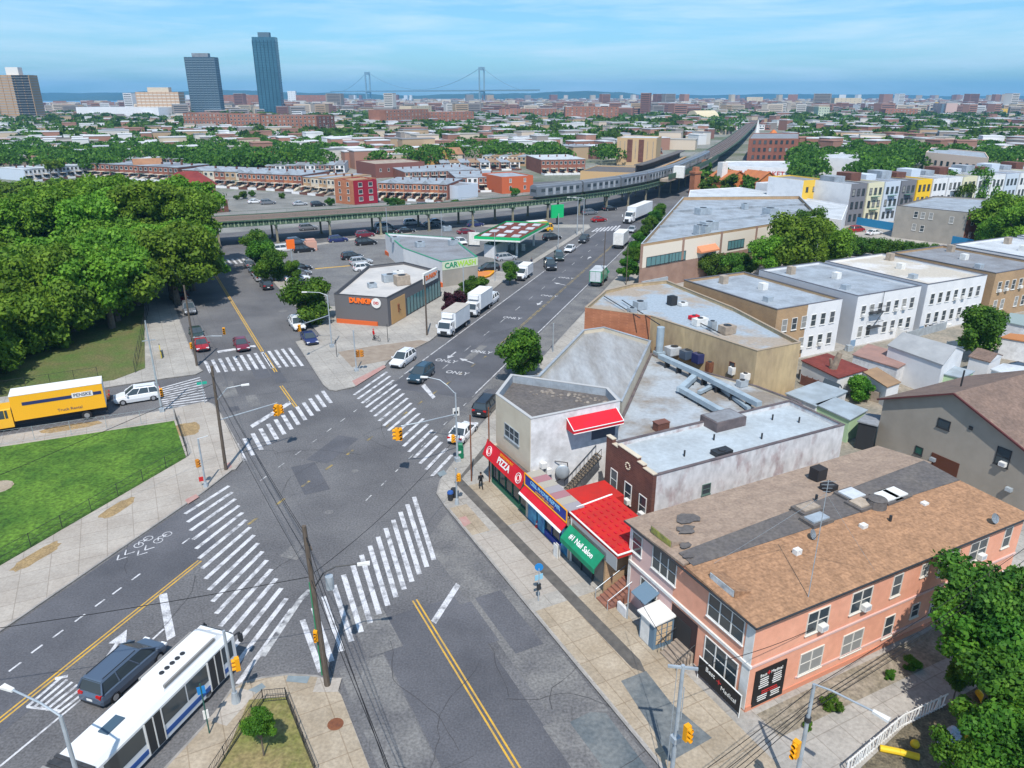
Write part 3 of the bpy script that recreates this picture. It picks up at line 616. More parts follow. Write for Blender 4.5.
def build_car(kind):
    p = PROF[kind]; L_, W, Hh, hd = p['L'], p['W'], p['H'], p['hood']; b = MB()
    # body: lofted sections (octagon-ish), rounded nose and tail
    st = [(-L_/2, .80, .42, hd*.78), (-L_/2+.12, .92, .30, hd*.97), (-L_/2+.6, .99, .24, hd*1.02), (-.6, 1, .22, hd*1.03), (.8, 1, .22, hd*1.0), (L_/2-.8, .97, .24, hd*.94), (L_/2-.2, .90, .30, hd*.80), (L_/2, .76, .40, hd*.66)]
    vs_ = []
    for x, k, z0, z1 in st:
        hw = W/2*k; zc = z0+(z1-z0)*.45
        vs_ += [(x, -hw*.92, z0), (x, -hw, zc), (x, -hw*.96, z1-.10), (x, -hw*.80, z1), (x, hw*.80, z1), (x, hw*.96, z1-.10), (x, hw, zc), (x, hw*.92, z0)]
    fs = []
    for i in range(len(st)-1):
        for j in range(8): fs.append((i*8+j, i*8+(j+1)%8, i*8+8+(j+1)%8, i*8+8+j))
    fs += [tuple(range(8)), tuple(range(len(st)*8-8, len(st)*8))[::-1]]
    b.add(vs_, [f[::-1] for f in fs])
    # roof panel and pillars on the cabin
    c = p['cab']; hw0, hw1 = W/2*.90, W/2*.70
    rb = [(c[1][0]+.06, -hw1, c[1][1]-.03), (c[2][0]-.04, -hw1, c[2][1]-.03), (c[2][0]-.04, hw1, c[2][1]-.03), (c[1][0]+.06, hw1, c[1][1]-.03)]
    rt = [(c[1][0]+.12, -hw1*.93, c[1][1]+.035), (c[2][0]-.14, -hw1*.93, c[2][1]+.03), (c[2][0]-.14, hw1*.93, c[2][1]+.03), (c[1][0]+.12, hw1*.93, c[1][1]+.035)]
    b.hexa([(rb[0][0]-.04, rb[0][1]-.03, rb[0][2]-.04), (rb[1][0]+.04, rb[1][1]-.03, rb[1][2]-.04), (rb[2][0]+.04, rb[2][1]+.03, rb[2][2]-.04), (rb[3][0]-.04, rb[3][1]+.03, rb[3][2]-.04)], rt)
    for s_ in (-1, 1):
        b.tube((c[0][0], s_*hw0, c[0][1]), (c[1][0]+.05, s_*hw1, c[1][1]-.04), .065, .05, 5)
        b.tube((c[3][0], s_*hw0, c[3][1]-.02), (c[2][0]-.05, s_*hw1, c[2][1]-.04), .055, .045, 5)
        for t in ((.36,) if kind == 'sedan' else (.28, .62)):
            x0 = c[0][0]+(c[3][0]-c[0][0])*(t+.02); x1 = c[1][0]+(c[2][0]-c[1][0])*(t+.06); b.tube((x0, s_*(hw0+.005), c[0][1]-.03), (x1, s_*(hw1+.01), c[1][1]-.03), .05, .04, 5)
        b.box(c[3][0]-.28, c[3][0]-.12, s_*(W/2+.09)-.09, s_*(W/2+.09)+.09, hd-.02, hd+.13)
    body = b.mesh('body', [PAINT['white']])
    g = MB(); g.add([(c[0][0]+.03, -hw0+.02, c[0][1]-.06), (c[3][0]-.03, -hw0+.02, c[3][1]-.06), (c[3][0]-.03, hw0-.02, c[3][1]-.06), (c[0][0]+.03, hw0-.02, c[0][1]-.06),
                     (c[1][0]+.05, -hw1+.01, c[1][1]-.02), (c[2][0]-.05, -hw1+.01, c[2][1]-.02), (c[2][0]-.05, hw1-.01, c[2][1]-.02), (c[1][0]+.05, hw1-.01, c[1][1]-.02)],
                    [(3,2,1,0),(4,5,6,7),(0,1,5,4),(1,2,6,5),(2,3,7,6),(3,0,4,7)])
    t = thing('parked_car', (0, 0, 0), 'x', 'car'); ob('body', body, t); ob('glass', g.mesh('glass', [glass]), t)
    wm = MB(); wm.tube((0, -.11, 0), (0, .11, 0), .34, n=14); tyre = wm.mesh('tyre', [black]); rm_ = MB(); rm_.tube((0, -.118, 0), (0, .118, 0), .2, n=10); rim = rm_.mesh('rim', [chrome])
    for x in (-L_/2+.86, L_/2-.86):
        for y in (-W/2+.12, W/2-.12):
            w_ = ob('wheel', tyre, t, (x, y, .34)); ob('rim', rim, w_)
    hl = MB(); hl.box(-.09, .09, -.2, .2, -.07, .07); hlm = hl.mesh('headlight', [head_lens]); tl = MB(); tl.box(-.08, .08, -.17, .17, -.1, .1); tlm = tl.mesh('tail_light', [tail_red])
    for y in (-W/2*.66, W/2*.66): ob('headlight', hlm, t, (L_/2-.12, y, hd*.68)); ob('tail_light', tlm, t, (-L_/2+.10, y, hd*.86))
    pl = MB(); pl.box(-L_/2-.02, -L_/2+.05, -.2, .2, .55, .68); ob('number_plate', pl.mesh('number_plate', [plate]), t)
    bu = MB(); bu.box(L_/2-.1, L_/2+.02, -W/2*.6, W/2*.6, .36, .56); bu.box(-L_/2-.01, -L_/2+.1, -W/2*.72, W/2*.72, .33, .45); ob('bumper', bu.mesh('bumper', [dark]), t)
    if kind in ('suv', 'van'):
        rr = MB(); 
        for s_ in (-1, 1): rr.tube((c[1][0]+.25, s_*hw1*.86, c[1][1]+.07), (c[2][0]-.3, s_*hw1*.86, c[2][1]+.06), .022, n=5)
        ob('roof_rail', rr.mesh('roof_rail', [dark]), t)
    return t
def hide(o): 
    for c in [o]+list(o.children_recursive): bpy.data.objects.remove(c)
_used_cars = []
def car(px, py, kind, col, rz, label, group=None, cat='car', name='parked_car', z=.0, at=None, sc=1.0):
    if kind not in CARS: CARS[kind] = build_car(kind)
    p = at if at is not None else G(px, py, z+.9); t = dup(CARS[kind], None, Vector((p.x, p.y, z)), rz, mats={'body': PAINT[col]})
    t.name = name; t['label'] = label; t['category'] = cat
    if group: t['group'] = group
    sc *= VS; t.scale = (sc, sc, sc)
    return t
HM, HA, HB = math.pi/2-TM, math.pi/2+TA, TA     # headings along +M, +A, +B for local +X
# ---- box truck ----
def wheels(t, xs, W, r=.45, dual=False):
    wm = MB(); wm.tube((0, -.14, 0), (0, .14, 0), r, n=16); tyre = wm.mesh('tyre', [black]); rm_ = MB(); rm_.tube((0, -.15, 0), (0, .15, 0), r*.55, n=10); rim = rm_.mesh('rim', [chrome])
    for x in xs:
        for y in (-W/2+.17, W/2-.17): w_ = ob('wheel', tyre, t, (x, y, r)); ob('rim', rim, w_)
def box_truck(loc, rz, label, cabp, boxm, Lb=5.2, Wb=2.3, Hb=3.1, lc=1.9, hc=2.3, cat='truck', hoodlen=0, name='box_truck', group=None, reefer=False, wr=.42, roofm=None, stripe=None):
    """box behind (x<0), cab in front"""
    t = thing(name, loc, label, cat, group, rz); mb = MB(); z0 = .95*wr/.42
    mb.box(-Lb, 0, -Wb/2, Wb/2, z0, Hb); bo = ob('cargo_box', mb.mesh('cargo_box', [boxm]), t)
    rf = MB(); rf.box(-Lb-.02, .02, -Wb/2-.02, Wb/2+.02, Hb, Hb+.06); ob('box_roof', rf.mesh('box_roof', [roofm or white]), bo)
    dr = MB(); dr.box(-Lb-.03, -Lb, -Wb/2+.12, -.02, z0+.1, Hb-.12); dr.box(-Lb-.03, -Lb, .02, Wb/2-.12, z0+.1, Hb-.12); ob('rear_door', dr.mesh('rear_door', [roofm or white]), bo)
    ch = MB(); ch.box(-Lb, lc+hoodlen-.3, -.45, .45, .5, z0); ch.box(-Lb-.05, -Lb+.1, -Wb/2+.2, Wb/2-.2, .45, .62); ob('chassis', ch.mesh('chassis', [dark]), t)
    Wc = Wb*.9; cb = MB()
    x0, x1 = .12, lc
    cb.hexa([(x0, -Wc/2, .5), (x1, -Wc/2, .5), (x1, Wc/2, .5), (x0, Wc/2, .5)], [(x0, -Wc/2, hc*.58), (x1, -Wc/2, hc*.58), (x1, Wc/2, hc*.58), (x0, Wc/2, hc*.58)])
    cb.hexa([(x0, -Wc/2+.02, hc*.94), (x1-.42, -Wc/2+.08, hc*.94), (x1-.42, Wc/2-.08, hc*.94), (x0, Wc/2-.02, hc*.94)], [(x0, -Wc/2+.1, hc), (x1-.5, -Wc/2+.14, hc), (x1-.5, Wc/2-.14, hc), (x0, Wc/2-.1, hc)])
    for s_ in (-1, 1): 
        cb.tube((x1-.02, s_*(Wc/2-.04), hc*.57), (x1-.42, s_*(Wc/2-.1), hc*.95), .05, n=5); cb.tube((x1-.95, s_*(Wc/2-.02), hc*.57), (x1-.95, s_*(Wc/2-.06), hc*.95), .05, n=5)
        cb.box(x0, x0+.35, s_*(Wc/2-.05)-.04, s_*(Wc/2-.05)+.04, hc*.56, hc*.96)
        cb.box(x1+hoodlen-.25, x1+hoodlen-.1, s_*(Wc/2+.15)-.1, s_*(Wc/2+.15)+.1, hc*.6, hc*.8)
    if hoodlen: cb.hexa([(x1, -Wc/2*.95, .5), (x1+hoodlen, -Wc/2*.85, .5), (x1+hoodlen, Wc/2*.85, .5), (x1, Wc/2*.95, .5)], [(x1, -Wc/2*.88, hc*.58), (x1+hoodlen, -Wc/2*.6, hc*.47), (x1+hoodlen, Wc/2*.6, hc*.47), (x1, Wc/2*.88, hc*.58)])
    cab = ob('cab', cb.mesh('cab', [cabp]), t)
    g = MB(); g.hexa([(x0+.1, -Wc/2+.04, hc*.56), (x1-.04, -Wc/2+.04, hc*.56), (x1-.04, Wc/2-.04, hc*.56), (x0+.1, Wc/2-.04, hc*.56)], [(x0+.1, -Wc/2+.08, hc*.95), (x1-.44, -Wc/2+.12, hc*.95), (x1-.44, Wc/2-.12, hc*.95), (x0+.1, Wc/2-.08, hc*.95)]); ob('windscreen', g.mesh('windscreen', [glass]), cab)
    fx = x1+hoodlen; gr = MB(); gr.box(fx-.02, fx+.04, -Wc/2*.5, Wc/2*.5, .6, hc*.42); ob('grille', gr.mesh('grille', [dark]), cab); bu = MB(); bu.box(fx-.1, fx+.1, -Wc/2, Wc/2, .38, .58); ob('bumper', bu.mesh('bumper', [dark if cabp != PAINT['yellow'] else steel]), t)
    hl = MB(); hl.box(-.05, .05, -.16, .16, -.08, .08); hm = hl.mesh('headlight', [head_lens])
    for s_ in (-1, 1): ob('headlight', hm, t, (fx, s_*Wc/2*.72, .8))
    if reefer: rf = MB(); rf.box(.02, .5, -Wb*.36, Wb*.36, Hb-.75, Hb-.1); ob('cooling_unit', rf.mesh('cooling_unit', [paint_white]), t)
    t.scale = (VS, VS, VS)
    wheels(t, (lc*.45+hoodlen*.8, -Lb+1.4) if not hoodlen else (x1+hoodlen*.45, -Lb+2.0), Wb, wr)
    return t

# ---- poles and signals ----
def head_signal(parent, p, rz, name='signal_head', n=3, m=None, s=1.0):
    s *= 1.05
    """three-lens traffic signal head; p world, faces local -Y"""
    b = MB(); b.box(-.17*s, .17*s, -.15*s, .15*s, -.52*s, .52*s); o = ob(name, b.mesh(name, [m or signal_yellow]), parent, Vector(p)-Vector(parent.location), rz)
    lm = MB(); vm = MB()
    for k in range(3):
        z = (.34-.34*k)*s; vm.tube((0, -.14*s, z), (0, -.36*s, z+.02), .14*s, .13*s, 10, caps=False); lm.tube((0, -.15*s, z), (0, -.17*s, z), .12*s, n=10)
    ob('visor', vm.mesh('visor', [m or signal_yellow]), o); ob('lens', lm.mesh('lens', [dark]), o); return o
def pole(name, base, h, r0, r1, m, label, cat, group=None, lean=(0, 0)):
    t = thing(name, base, label, cat, group); mb = MB(); b = Vector(base); mb.tube(b-Vector((0, 0, .1)), b+Vector((lean[0], lean[1], h)), r0, r1, 10); part('pole', mb, m, t)
    return t, b+Vector((lean[0], lean[1], h))
def part_tube(name, parent, pts, r, m, n=6):
    mb = MB(); mb.path([Vector(p) for p in pts], r, n); return part(name, mb, m, parent)
def luminaire(parent, p, d, m=None):
    d = Vector((d[0], d[1], 0)).normalized(); n = Vector((-d.y, d.x, 0)); p = Vector(p); mb = MB()
    q = [p-d*.1-n*.1, p+d*.75-n*.16, p+d*.75+n*.16, p-d*.1+n*.1]; mb.hexa([(a.x, a.y, a.z-.1) for a in q], [(a.x, a.y, a.z+.06) for a in q]); return part('lamp_head', mb, m or white, parent)
def sagging(p, q, sag, n=10):
    p = Vector(p); q = Vector(q); return [p.lerp(q, i/n)-Vector((0, 0, sag*4*(i/n)*(1-i/n))) for i in range(n+1)]
def wire(p, q, sag=.6, r=.022, label='black overhead wire', group=None, m=None):
    mb = MB(); mb.path(sagging(p, q, sag), r, 4); return single('overhead_wire', mb, m or black, label, 'wire', group)
# ================= PINK CORNER BUILDING =================
shingle_or = mat('shingle_orange', (.39, .22, .125), .95, (.29, .165, .095), 1.6, 6, .36, .66, fine=(5, .22), stretch=(1, 1, 1), bump=.3); add_joints(shingle_or, .9, .45, TA, (.80, .80, .80), .6, .05, .5)
shingle_tp = mat('shingle_taupe', (.34, .255, .195), .95, (.27, .20, .155), 1.3, 6, .38, .64, fine=(5, .15), bump=.3); add_joints(shingle_tp, .9, .45, TA, (.85, .85, .85), .5, .05, .5)
PA0, PA1, PB0, PB1 = 27.6, 42.4, 32.0, 62.4      # eaves rectangle in the street grid
WA0, WA1, WB0, WB1 = 27.95, 42.0, 32.4, 62.0     # walls
EZ = 7.7
pk = thing('corner_building', AB(35, 47, 0), 'salmon pink two-storey corner building with an orange and taupe shingle roof', 'building')
mb = MB(); mb.prism(RB(WA0, 36.3, WB0, WB1), .0, EZ, top=False); part('wall', mb, pink, pk)
mb = MB(); mb.prism(RB(36.3, WA1, WB0+.0, WB1), .0, EZ, top=False); part('wall', mb, pink_pale, pk)['label'] = 'paler pink half of the front wall'
# entrance recess between the halves (its shade painted as a dark panel)
mb = MB(); 
s0, z0_ = onwall(AB(WA1, WB0), AB(WA0, WB0), 681, 630)
RZ = 9.0; ra0, ra1 = 33.6, 36.2; bh = WB0+.2
def roofslope(pts, m, name, th=.16):
    mb = MB(); n = len(pts); mb.add([tuple(p) for p in pts]+[(p.x, p.y, p.z-th) for p in pts], [tuple(range(n)), tuple(range(n, 2*n))[::-1]]+[(i, n+i, n+(i+1)%n, (i+1)%n) for i in range(n)]); return part(name, mb, m, pk)
rz = EZ+.75
roofslope([AB(PA0, PB0, EZ), AB(PA0, PB1, EZ), AB(ra0, PB1-1.0, rz), AB(34.8, PB0, EZ+.32)][::1], shingle_or, 'roof')['label'] = 'orange shingle roof slope above the side street'
roofslope([AB(PA1, PB1, EZ), AB(PA1, PB0, EZ), AB(35.0, PB0, EZ+.32), AB(ra1+.6, PB1, rz)], shingle_tp, 'roof')['label'] = 'taupe shingle roof slope'
roofslope([AB(34.5, PB0+.5, EZ+.37), AB(ra0-.2, PB1-1.0, rz+.04), AB(ra1+1.1, PB1-.4, rz+.04), AB(36.3, PB0+.6, EZ+.37)], roof_tar, 'roof_strip', .1)
g_ = MB(); pts = [AB(PA1, PB0), AB(PA0, PB0), AB(PA0, PB1)]
for a, b in zip(pts, pts[1:]): g_.tube(Vector((a.x, a.y, EZ-.08)), Vector((b.x, b.y, EZ-.08)), .09, n=6)
part('gutter', g_, dark, pk)
# string course, corner boards
def wallbox(par, p0, p1, s0, s1, z0, z1, d, m, name='trim', d0=-.02):
    e, l_, rz_ = wallframe(p0, p1); n = Vector((e.y, -e.x, 0)); a = Vector((p0[0], p0[1], 0))+e*s0; b = Vector((p0[0], p0[1], 0))+e*s1; mb = MB()
    q = [a+n*d, b+n*d, b+n*d0, a+n*d0]; mb.hexa([(v.x, v.y, z0) for v in q], [(v.x, v.y, z1) for v in q]); return part(name, mb, m, par)
FW0, FW1 = AB(WA1, WB0), AB(WA0, WB0); SW0, SW1 = AB(WA0, WB0), AB(WA0, WB1)
FL = WA1-WA0; SL = WB1-WB0
wallbox(pk, FW0, FW1, .2, FL+.1, 3.95, 4.2, .14, white); wallbox(pk, SW0, SW1, 0.02, SL, 3.95, 4.12, .1, pink_pale); wallbox(pk, SW0, SW1, 4.6, SL, 1.15, 1.3, .07, pink_pale, 'trim')
wallbox(pk, FW0, FW1, FL-.75, FL-.02, .3, EZ, .04, white, 'corner_board'); wallbox(pk, FW0, FW1, 0, .35, 0, EZ, .04, white, 'corner_board')
wallbox(pk, SW0, SW1, 0, SL, 0, .55, .06, mat('pink_base', (.58, .24, .15), .9), 'plinth')
recess = mat('recess_shade', (.05, .03, .03), .9)
FM_ = mat('window_frame_pale', (.66, .62, .56), .6)
for x, y, w_, h_, st in ((637.5, 544, 1.1, 1.5, 'double'), (664.5, 565.5, 2.6, 1.65, 'triple'), (648.6, 593, 1.9, 1.6, 'pair'), (726, 618, 3.2, 1.6, 'triple'), (720.5, 662, 3.0, 1.85, 'triple')):
    window_px(pk, FW0, FW1, x, y, w_*1.08, h_*1.15, st, ac=(x == 648.6))
for x, y, w_, h_, st, ac in ((817.5, 620, 1.75, 1.45, 'pair', 1), (861, 600, 1.75, 1.45, 'pair', 1), (896.5, 585, .8, 1.5, 'double', 0), (924.5, 569.5, .62, .85, 'double', 0), (948, 562.5, 1.9, 1.45, 'pair', 0), (977.5, 550, 1.85, 1.45, 'pair', 1), (1006.7, 537, .8, 1.5, 'double', 0),
                          (810.5, 660, 1.9, 1.5, 'pair', 0), (851.7, 642, 1.8, 1.5, 'pair', 0), (888, 626, .85, 1.55, 'double', 0), (914.7, 610, .7, .95, 'double', 0), (938.5, 602.5, 1.8, 1.4, 'pair', 0), (843, 673.5, .6, .5, 'single', 0), (800, 691, .9, .5, 'single', 0), (972, 590, 1.6, 1.3, 'pair', 0), (1000, 579, 1.6, 1.3, 'pair', 0)):
    window_px(pk, SW0, SW1, x, y, w_*1.15, h_*1.2, st, FM_, ac=bool(ac))
# entrance shade panel with red steps, door and railings
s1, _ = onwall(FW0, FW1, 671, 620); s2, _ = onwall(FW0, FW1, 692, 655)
wallbox(pk, FW0, FW1, s1, s2+.3, .15, 3.6, .03, recess, 'entrance_shade_panel')  # no opening cut: flat panel painted dark as the shade within
wallbox(pk, FW0, FW1, s1+.5, s2-.3, .8, 2.9, .06, dark, 'door')
red_tile = mat('red_tile', (.30, .07, .05), .8, (.38, .12, .09), 2)
st_ = MB(); e, _, _ = wallframe(FW0, FW1); n = Vector((e.y, -e.x, 0)); o_ = Vector((FW0.x, FW0.y, 0))
for k in range(5):
    a = o_+e*(s1+.9); b = o_+e*(s2+.2); q = [a+n*(1.6-.32*k), b+n*(1.6-.32*k), b, a]; st_.hexa([(v.x, v.y, .13+.17*k) for v in q], [(v.x, v.y, .13+.17*(k+1)) for v in q])
part('stair', st_, roof_tan, pk)
rl = MB()
for s_ in (s1+.75, s2+.3):
    for k in range(6): p = o_+e*s_+n*(.1+.32*k); z = 1.0-.15*k; rl.tube(p+Vector((0, 0, .1)), p+Vector((0, 0, z+.9)), .02, n=4)
    rl.tube(o_+e*s_+n*.1+Vector((0, 0, 1.9)), o_+e*s_+n*1.75+Vector((0, 0, 1.1)), .03, n=5)
part('railing', rl, dark, pk)
# glazed vestibule with white roof
def wall_pt(s_, d, z): return o_+e*s_+n*d+Vector((0, 0, z))
sv, _ = onwall(FW0, FW1, 650, 628)
vb = MB(); gs = mat('slate_frame', (.13, .20, .27), .6)
va, vb_, vd = 4.4, 6.2, 1.9
q = [wall_pt(va, vd, 0), wall_pt(vb_, vd, 0), wall_pt(vb_, 0, 0), wall_pt(va, 0, 0)]
vb.hexa([(v.x, v.y, .13) for v in q], [(v.x, v.y, 2.5) for v in q]); ves = part('vestibule', vb, gs, pk)
vr = MB(); q = [wall_pt(va-.2, vd+.2, 0), wall_pt(vb_+.2, vd+.2, 0), wall_pt(vb_+.2, 0, 0), wall_pt(va-.2, 0, 0)]
vr.hexa([(q[0].x, q[0].y, 2.5), (q[1].x, q[1].y, 2.5), (q[2].x, q[2].y, 2.75), (q[3].x, q[3].y, 2.75)], [(q[0].x, q[0].y, 2.62), (q[1].x, q[1].y, 2.62), (q[2].x, q[2].y, 2.87), (q[3].x, q[3].y, 2.87)]); part('vestibule_roof', vr, white, ves)
dw = MB(); q = [wall_pt(va+.15, vd+.03, 0), wall_pt(va+1.2, vd+.03, 0), wall_pt(va+1.2, vd-.02, 0), wall_pt(va+.15, vd-.02, 0)]; dw.hexa([(v.x, v.y, .2) for v in q], [(v.x, v.y, 2.3) for v in q]); part('door', dw, white, ves)
bp = MB()
for i in range(3):
    for j in range(4):
        q = [wall_pt(vb_+.02, .25+.52*i, 0), wall_pt(vb_+.02, .65+.52*i, 0)]; bp.hexa([(q[0].x, q[0].y, .6+.45*j), (q[1].x, q[1].y, .6+.45*j), (q[1].x+e.x*.03, q[1].y+e.y*.03, .6+.45*j), (q[0].x+e.x*.03, q[0].y+e.y*.03, .6+.45*j)], [(q[0].x, q[0].y, .95+.45*j), (q[1].x, q[1].y, .95+.45*j), (q[1].x+e.x*.03, q[1].y+e.y*.03, .95+.45*j), (q[0].x+e.x*.03, q[0].y+e.y*.03, .95+.45*j)])
part('glazing', bp, mat('wood_panel', (.55, .40, .25), .7), ves)
cn = MB(); q = [wall_pt(2.4, 1.4, 0), wall_pt(4.2, 1.4, 0), wall_pt(4.2, 0, 0), wall_pt(2.4, 0, 0)]; cn.hexa([(q[0].x, q[0].y, 2.8), (q[1].x, q[1].y, 2.8), (q[2].x, q[2].y, 3.4), (q[3].x, q[3].y, 3.4)], [(q[0].x, q[0].y, 2.88), (q[1].x, q[1].y, 2.88), (q[2].x, q[2].y, 3.48), (q[3].x, q[3].y, 3.48)]); part('canopy', cn, gs, pk)
# signs: black banner on posts in front, black board on the side wall
signblack = mat('sign_black', (.012, .012, .014), .5); sign_red = mat('sign_red_letters', (.5, .03, .03), .5)
sa, za = onwall(FW0, FW1, 702, 655); sb, _ = onwall(FW0, FW1, 740, 690)
t = thing('shop_banner', wall_pt((sa+sb)/2, 1.2, .13), 'long black shop banner standing before the pink front wall', 'sign')
mb = MB(); a, b = wall_pt(sa+.5, .7, 0), wall_pt(FL+.2, .7, 0); q = [a+n*.04, b+n*.04, b-n*.04, a-n*.04]; mb.hexa([(v.x, v.y, .5) for v in q], [(v.x, v.y, 2.0) for v in q]); part('banner', mb, signblack, t)
mb = MB(); mb.tube(a-Vector((0,0,0))+Vector((0,0,.1)), a+Vector((0,0,2.1)), .04); mb.tube(b+Vector((0,0,.1)), b+Vector((0,0,2.1)), .04); mb.tube(a+Vector((0,0,2.05)), b+Vector((0,0,2.05)), .05); part('post', mb, white, t)
c_ = (a+b)/2
place_text('Best', .55, c_+n*.05+Vector((0, 0, 1.55))-e*.9, e, (0, 0, 1), white, t); place_text('Medical', .5, c_+n*.05+Vector((0, 0, 1.15))+e*1.0, e, (0, 0, 1), white, t); place_text('+', .9, c_+n*.05+Vector((0, 0, 1.4)), e, (0, 0, 1), sign_red, t)
es, ls, rzs = wallframe(SW0, SW1); ns = Vector((es.y, -es.x, 0)); os_ = Vector((SW0.x, SW0.y, 0))
def side_pt(s_, d, z): return os_+es*s_+ns*d+Vector((0, 0, z))
sc_, zc_ = onwall(SW0, SW1, 769, 683)
t = thing('sign_board', side_pt(sc_, .05, 1.0), 'large black price board with white lines on the salmon side wall', 'sign')
mb = MB(); q = [side_pt(sc_-1.5, .08, 0), side_pt(sc_+1.4, .08, 0), side_pt(sc_+1.4, .0, 0), side_pt(sc_-1.5, .0, 0)]; mb.hexa([(v.x, v.y, zc_-1.5) for v in q], [(v.x, v.y, zc_+1.6) for v in q]); part('board', mb, signblack, t)
place_text('Best', .36, side_pt(sc_-.75, .09, zc_+1.08), es, (0, 0, 1), white, t); place_text('+', .6, side_pt(sc_-.25, .09, zc_+1.1), es, (0, 0, 1), sign_red, t, bold=.02); place_text('Medical', .36, side_pt(sc_+.5, .09, zc_+1.08), es, (0, 0, 1), white, t)
mb = MB(); mr = MB(); rnd = random.Random(4)
for i in range(11):
    for c2, wd in ((-.62, .95), (.62, .95)):
        z = zc_+.78-i*.19; L2 = wd*rnd.uniform(.75, 1); q = [side_pt(sc_+c2-L2/2, .095, 0), side_pt(sc_+c2+L2/2, .095, 0), side_pt(sc_+c2+L2/2, .08, 0), side_pt(sc_+c2-L2/2, .08, 0)]
        if i == 5: continue
        if i in (6, 7): q = [v-es*c2*.45 for v in q]
        (mr if i in (6, 7) else mb).hexa([(v.x, v.y, z-.045) for v in q], [(v.x, v.y, z+.035) for v in q])
part('lettering', mb, white, t); part('lettering', mr, sign_red, t)
# roof furniture
def wedge(px, py, label, m, rm, zz):
    c = G(px, py, zz+.3); mb = MB(); a = c-AV*1.3; b = c+AV*1.3; w2 = BV*1.5; z0, z1 = zz-.3, zz+.55
    A_, B_, C_, D_ = a, b, b+w2, a+w2
    mb.add([(A_.x, A_.y, z0), (B_.x, B_.y, z0), (C_.x, C_.y, z0), (D_.x, D_.y, z0), (A_.x, A_.y, z1), (B_.x, B_.y, z1), (C_.x, C_.y, zz+.02), (D_.x, D_.y, zz+.02)], [(3,2,1,0),(4,5,6,7),(0,1,5,4),(1,2,6,5),(2,3,7,6),(3,0,4,7)]); r = part('roof_dormer', mb, rm, pk); r['label'] = label
    mb = MB(); q = [a+AV*.1, b-AV*.1]; n_ = -BV; mb.hexa([(q[0]+n_*.05).xy[:]+(z0+.3,), (q[1]+n_*.05).xy[:]+(z0+.3,), q[1].xy[:]+(z0+.3,), q[0].xy[:]+(z0+.3,)], [(q[0]+n_*.05).xy[:]+(z1-.04,), (q[1]+n_*.05).xy[:]+(z1-.04,), q[1].xy[:]+(z1-.04,), q[0].xy[:]+(z1-.04,)]); part('dormer_light', mb, m, r); return r
wedge(661, 536, 'low roof dormer with an olive light strip', mat('olive_metal', (.34, .34, .08), .6, (.14, .16, .06), 2), shingle_tp, EZ+.22); wedge(722, 584, 'low roof dormer with a pale light strip', mat('pale_metal', (.50, .56, .60), .5, (.25, .28, .3), 2), shingle_or, EZ+.18)
for k, (x, y, r_) in enumerate(((689, 516, .9), (686, 528, .75), (685, 545, .5), (688, 556, .4))):
    c = G(x, y, EZ+.4); mb = MB(); rr_ = random.Random(k); mb.sheet([c+AV*(math.cos(i*.524)*r_*rr_.uniform(.5, 1.1))+BV*(math.sin(i*.524)*r_*1.3*rr_.uniform(.6, 1.1)) for i in range(12)], EZ+.30+.0*k)
    zt = [EZ+.02+(42.4-ab(Vector((v[0], v[1], 0)))[0])*.0597 for v in mb.v]; mb.v = [(v[0], v[1], z+.06) for v, z in zip(mb.v, zt)]; part('tar_stain', mb, roof_tar, pk)
rnd = random.Random(11)
for px, py in ((797, 553), (863, 528), (924, 506)): 
    c = G(px, py, EZ+.4); mb = MB(); mb.obox(c, BV, .55, .45, EZ+.1, EZ+.75); part('roof_vent', mb, white, pk)
for px, py in ((890, 521), (816, 500)):
    c = G(px, py, EZ+.5); mb = MB(); mb.tube((c.x, c.y, EZ), (c.x, c.y, EZ+1.0), .12, n=8); part('vent_pipe', mb, dark, pk)
mb = MB(); c = G(877, 503, 8.6); mb.tube((c.x, c.y, 8.0), (c.x, c.y, 9.0), .85, .7, 14); mb.tube((c.x, c.y, 9.0), (c.x, c.y, 9.1), .75, .3, 14); part('tarred_vent', mb, roof_tar, pk)
for (px, py, sx, sy, m_, lb) in ((852, 493, 1.6, 1.5, roof_white, 'white hatch'), (861, 502, 1.4, 1.2, roof_tan, 'tan hatch'), (887, 495, 1.5, 1.4, white, 'white hatch'), (808, 506, 1.8, 1.0, roof_tan, 'brown hatch'), (817, 517, 1.8, 1.0, steel, 'grey glazed hatch'), (895, 492, 1.5, 1.4, white, 'white hatch')):
    c = G(px, py, 8.6); mb = MB(); mb.obox(c, BV, sx, sy, 8.0, 8.62); r = part('roof_hatch', mb, m_, pk); k_ = MB(); k_.obox(c, BV, sx+.5, sy+.5, 8.0, 8.5); part('hatch_curb', k_, roof_tar, r)
for px, py, h_ in ((818, 474, .75), (829, 486, .3)):
    c = G(px, py, 8.4); mb = MB(); mb.obox(c, BV, 1.15, 1.0, 7.9, 8.3+h_); part('chimney', mb, mat('tarred_brick', (.03, .028, .03), .8), pk)
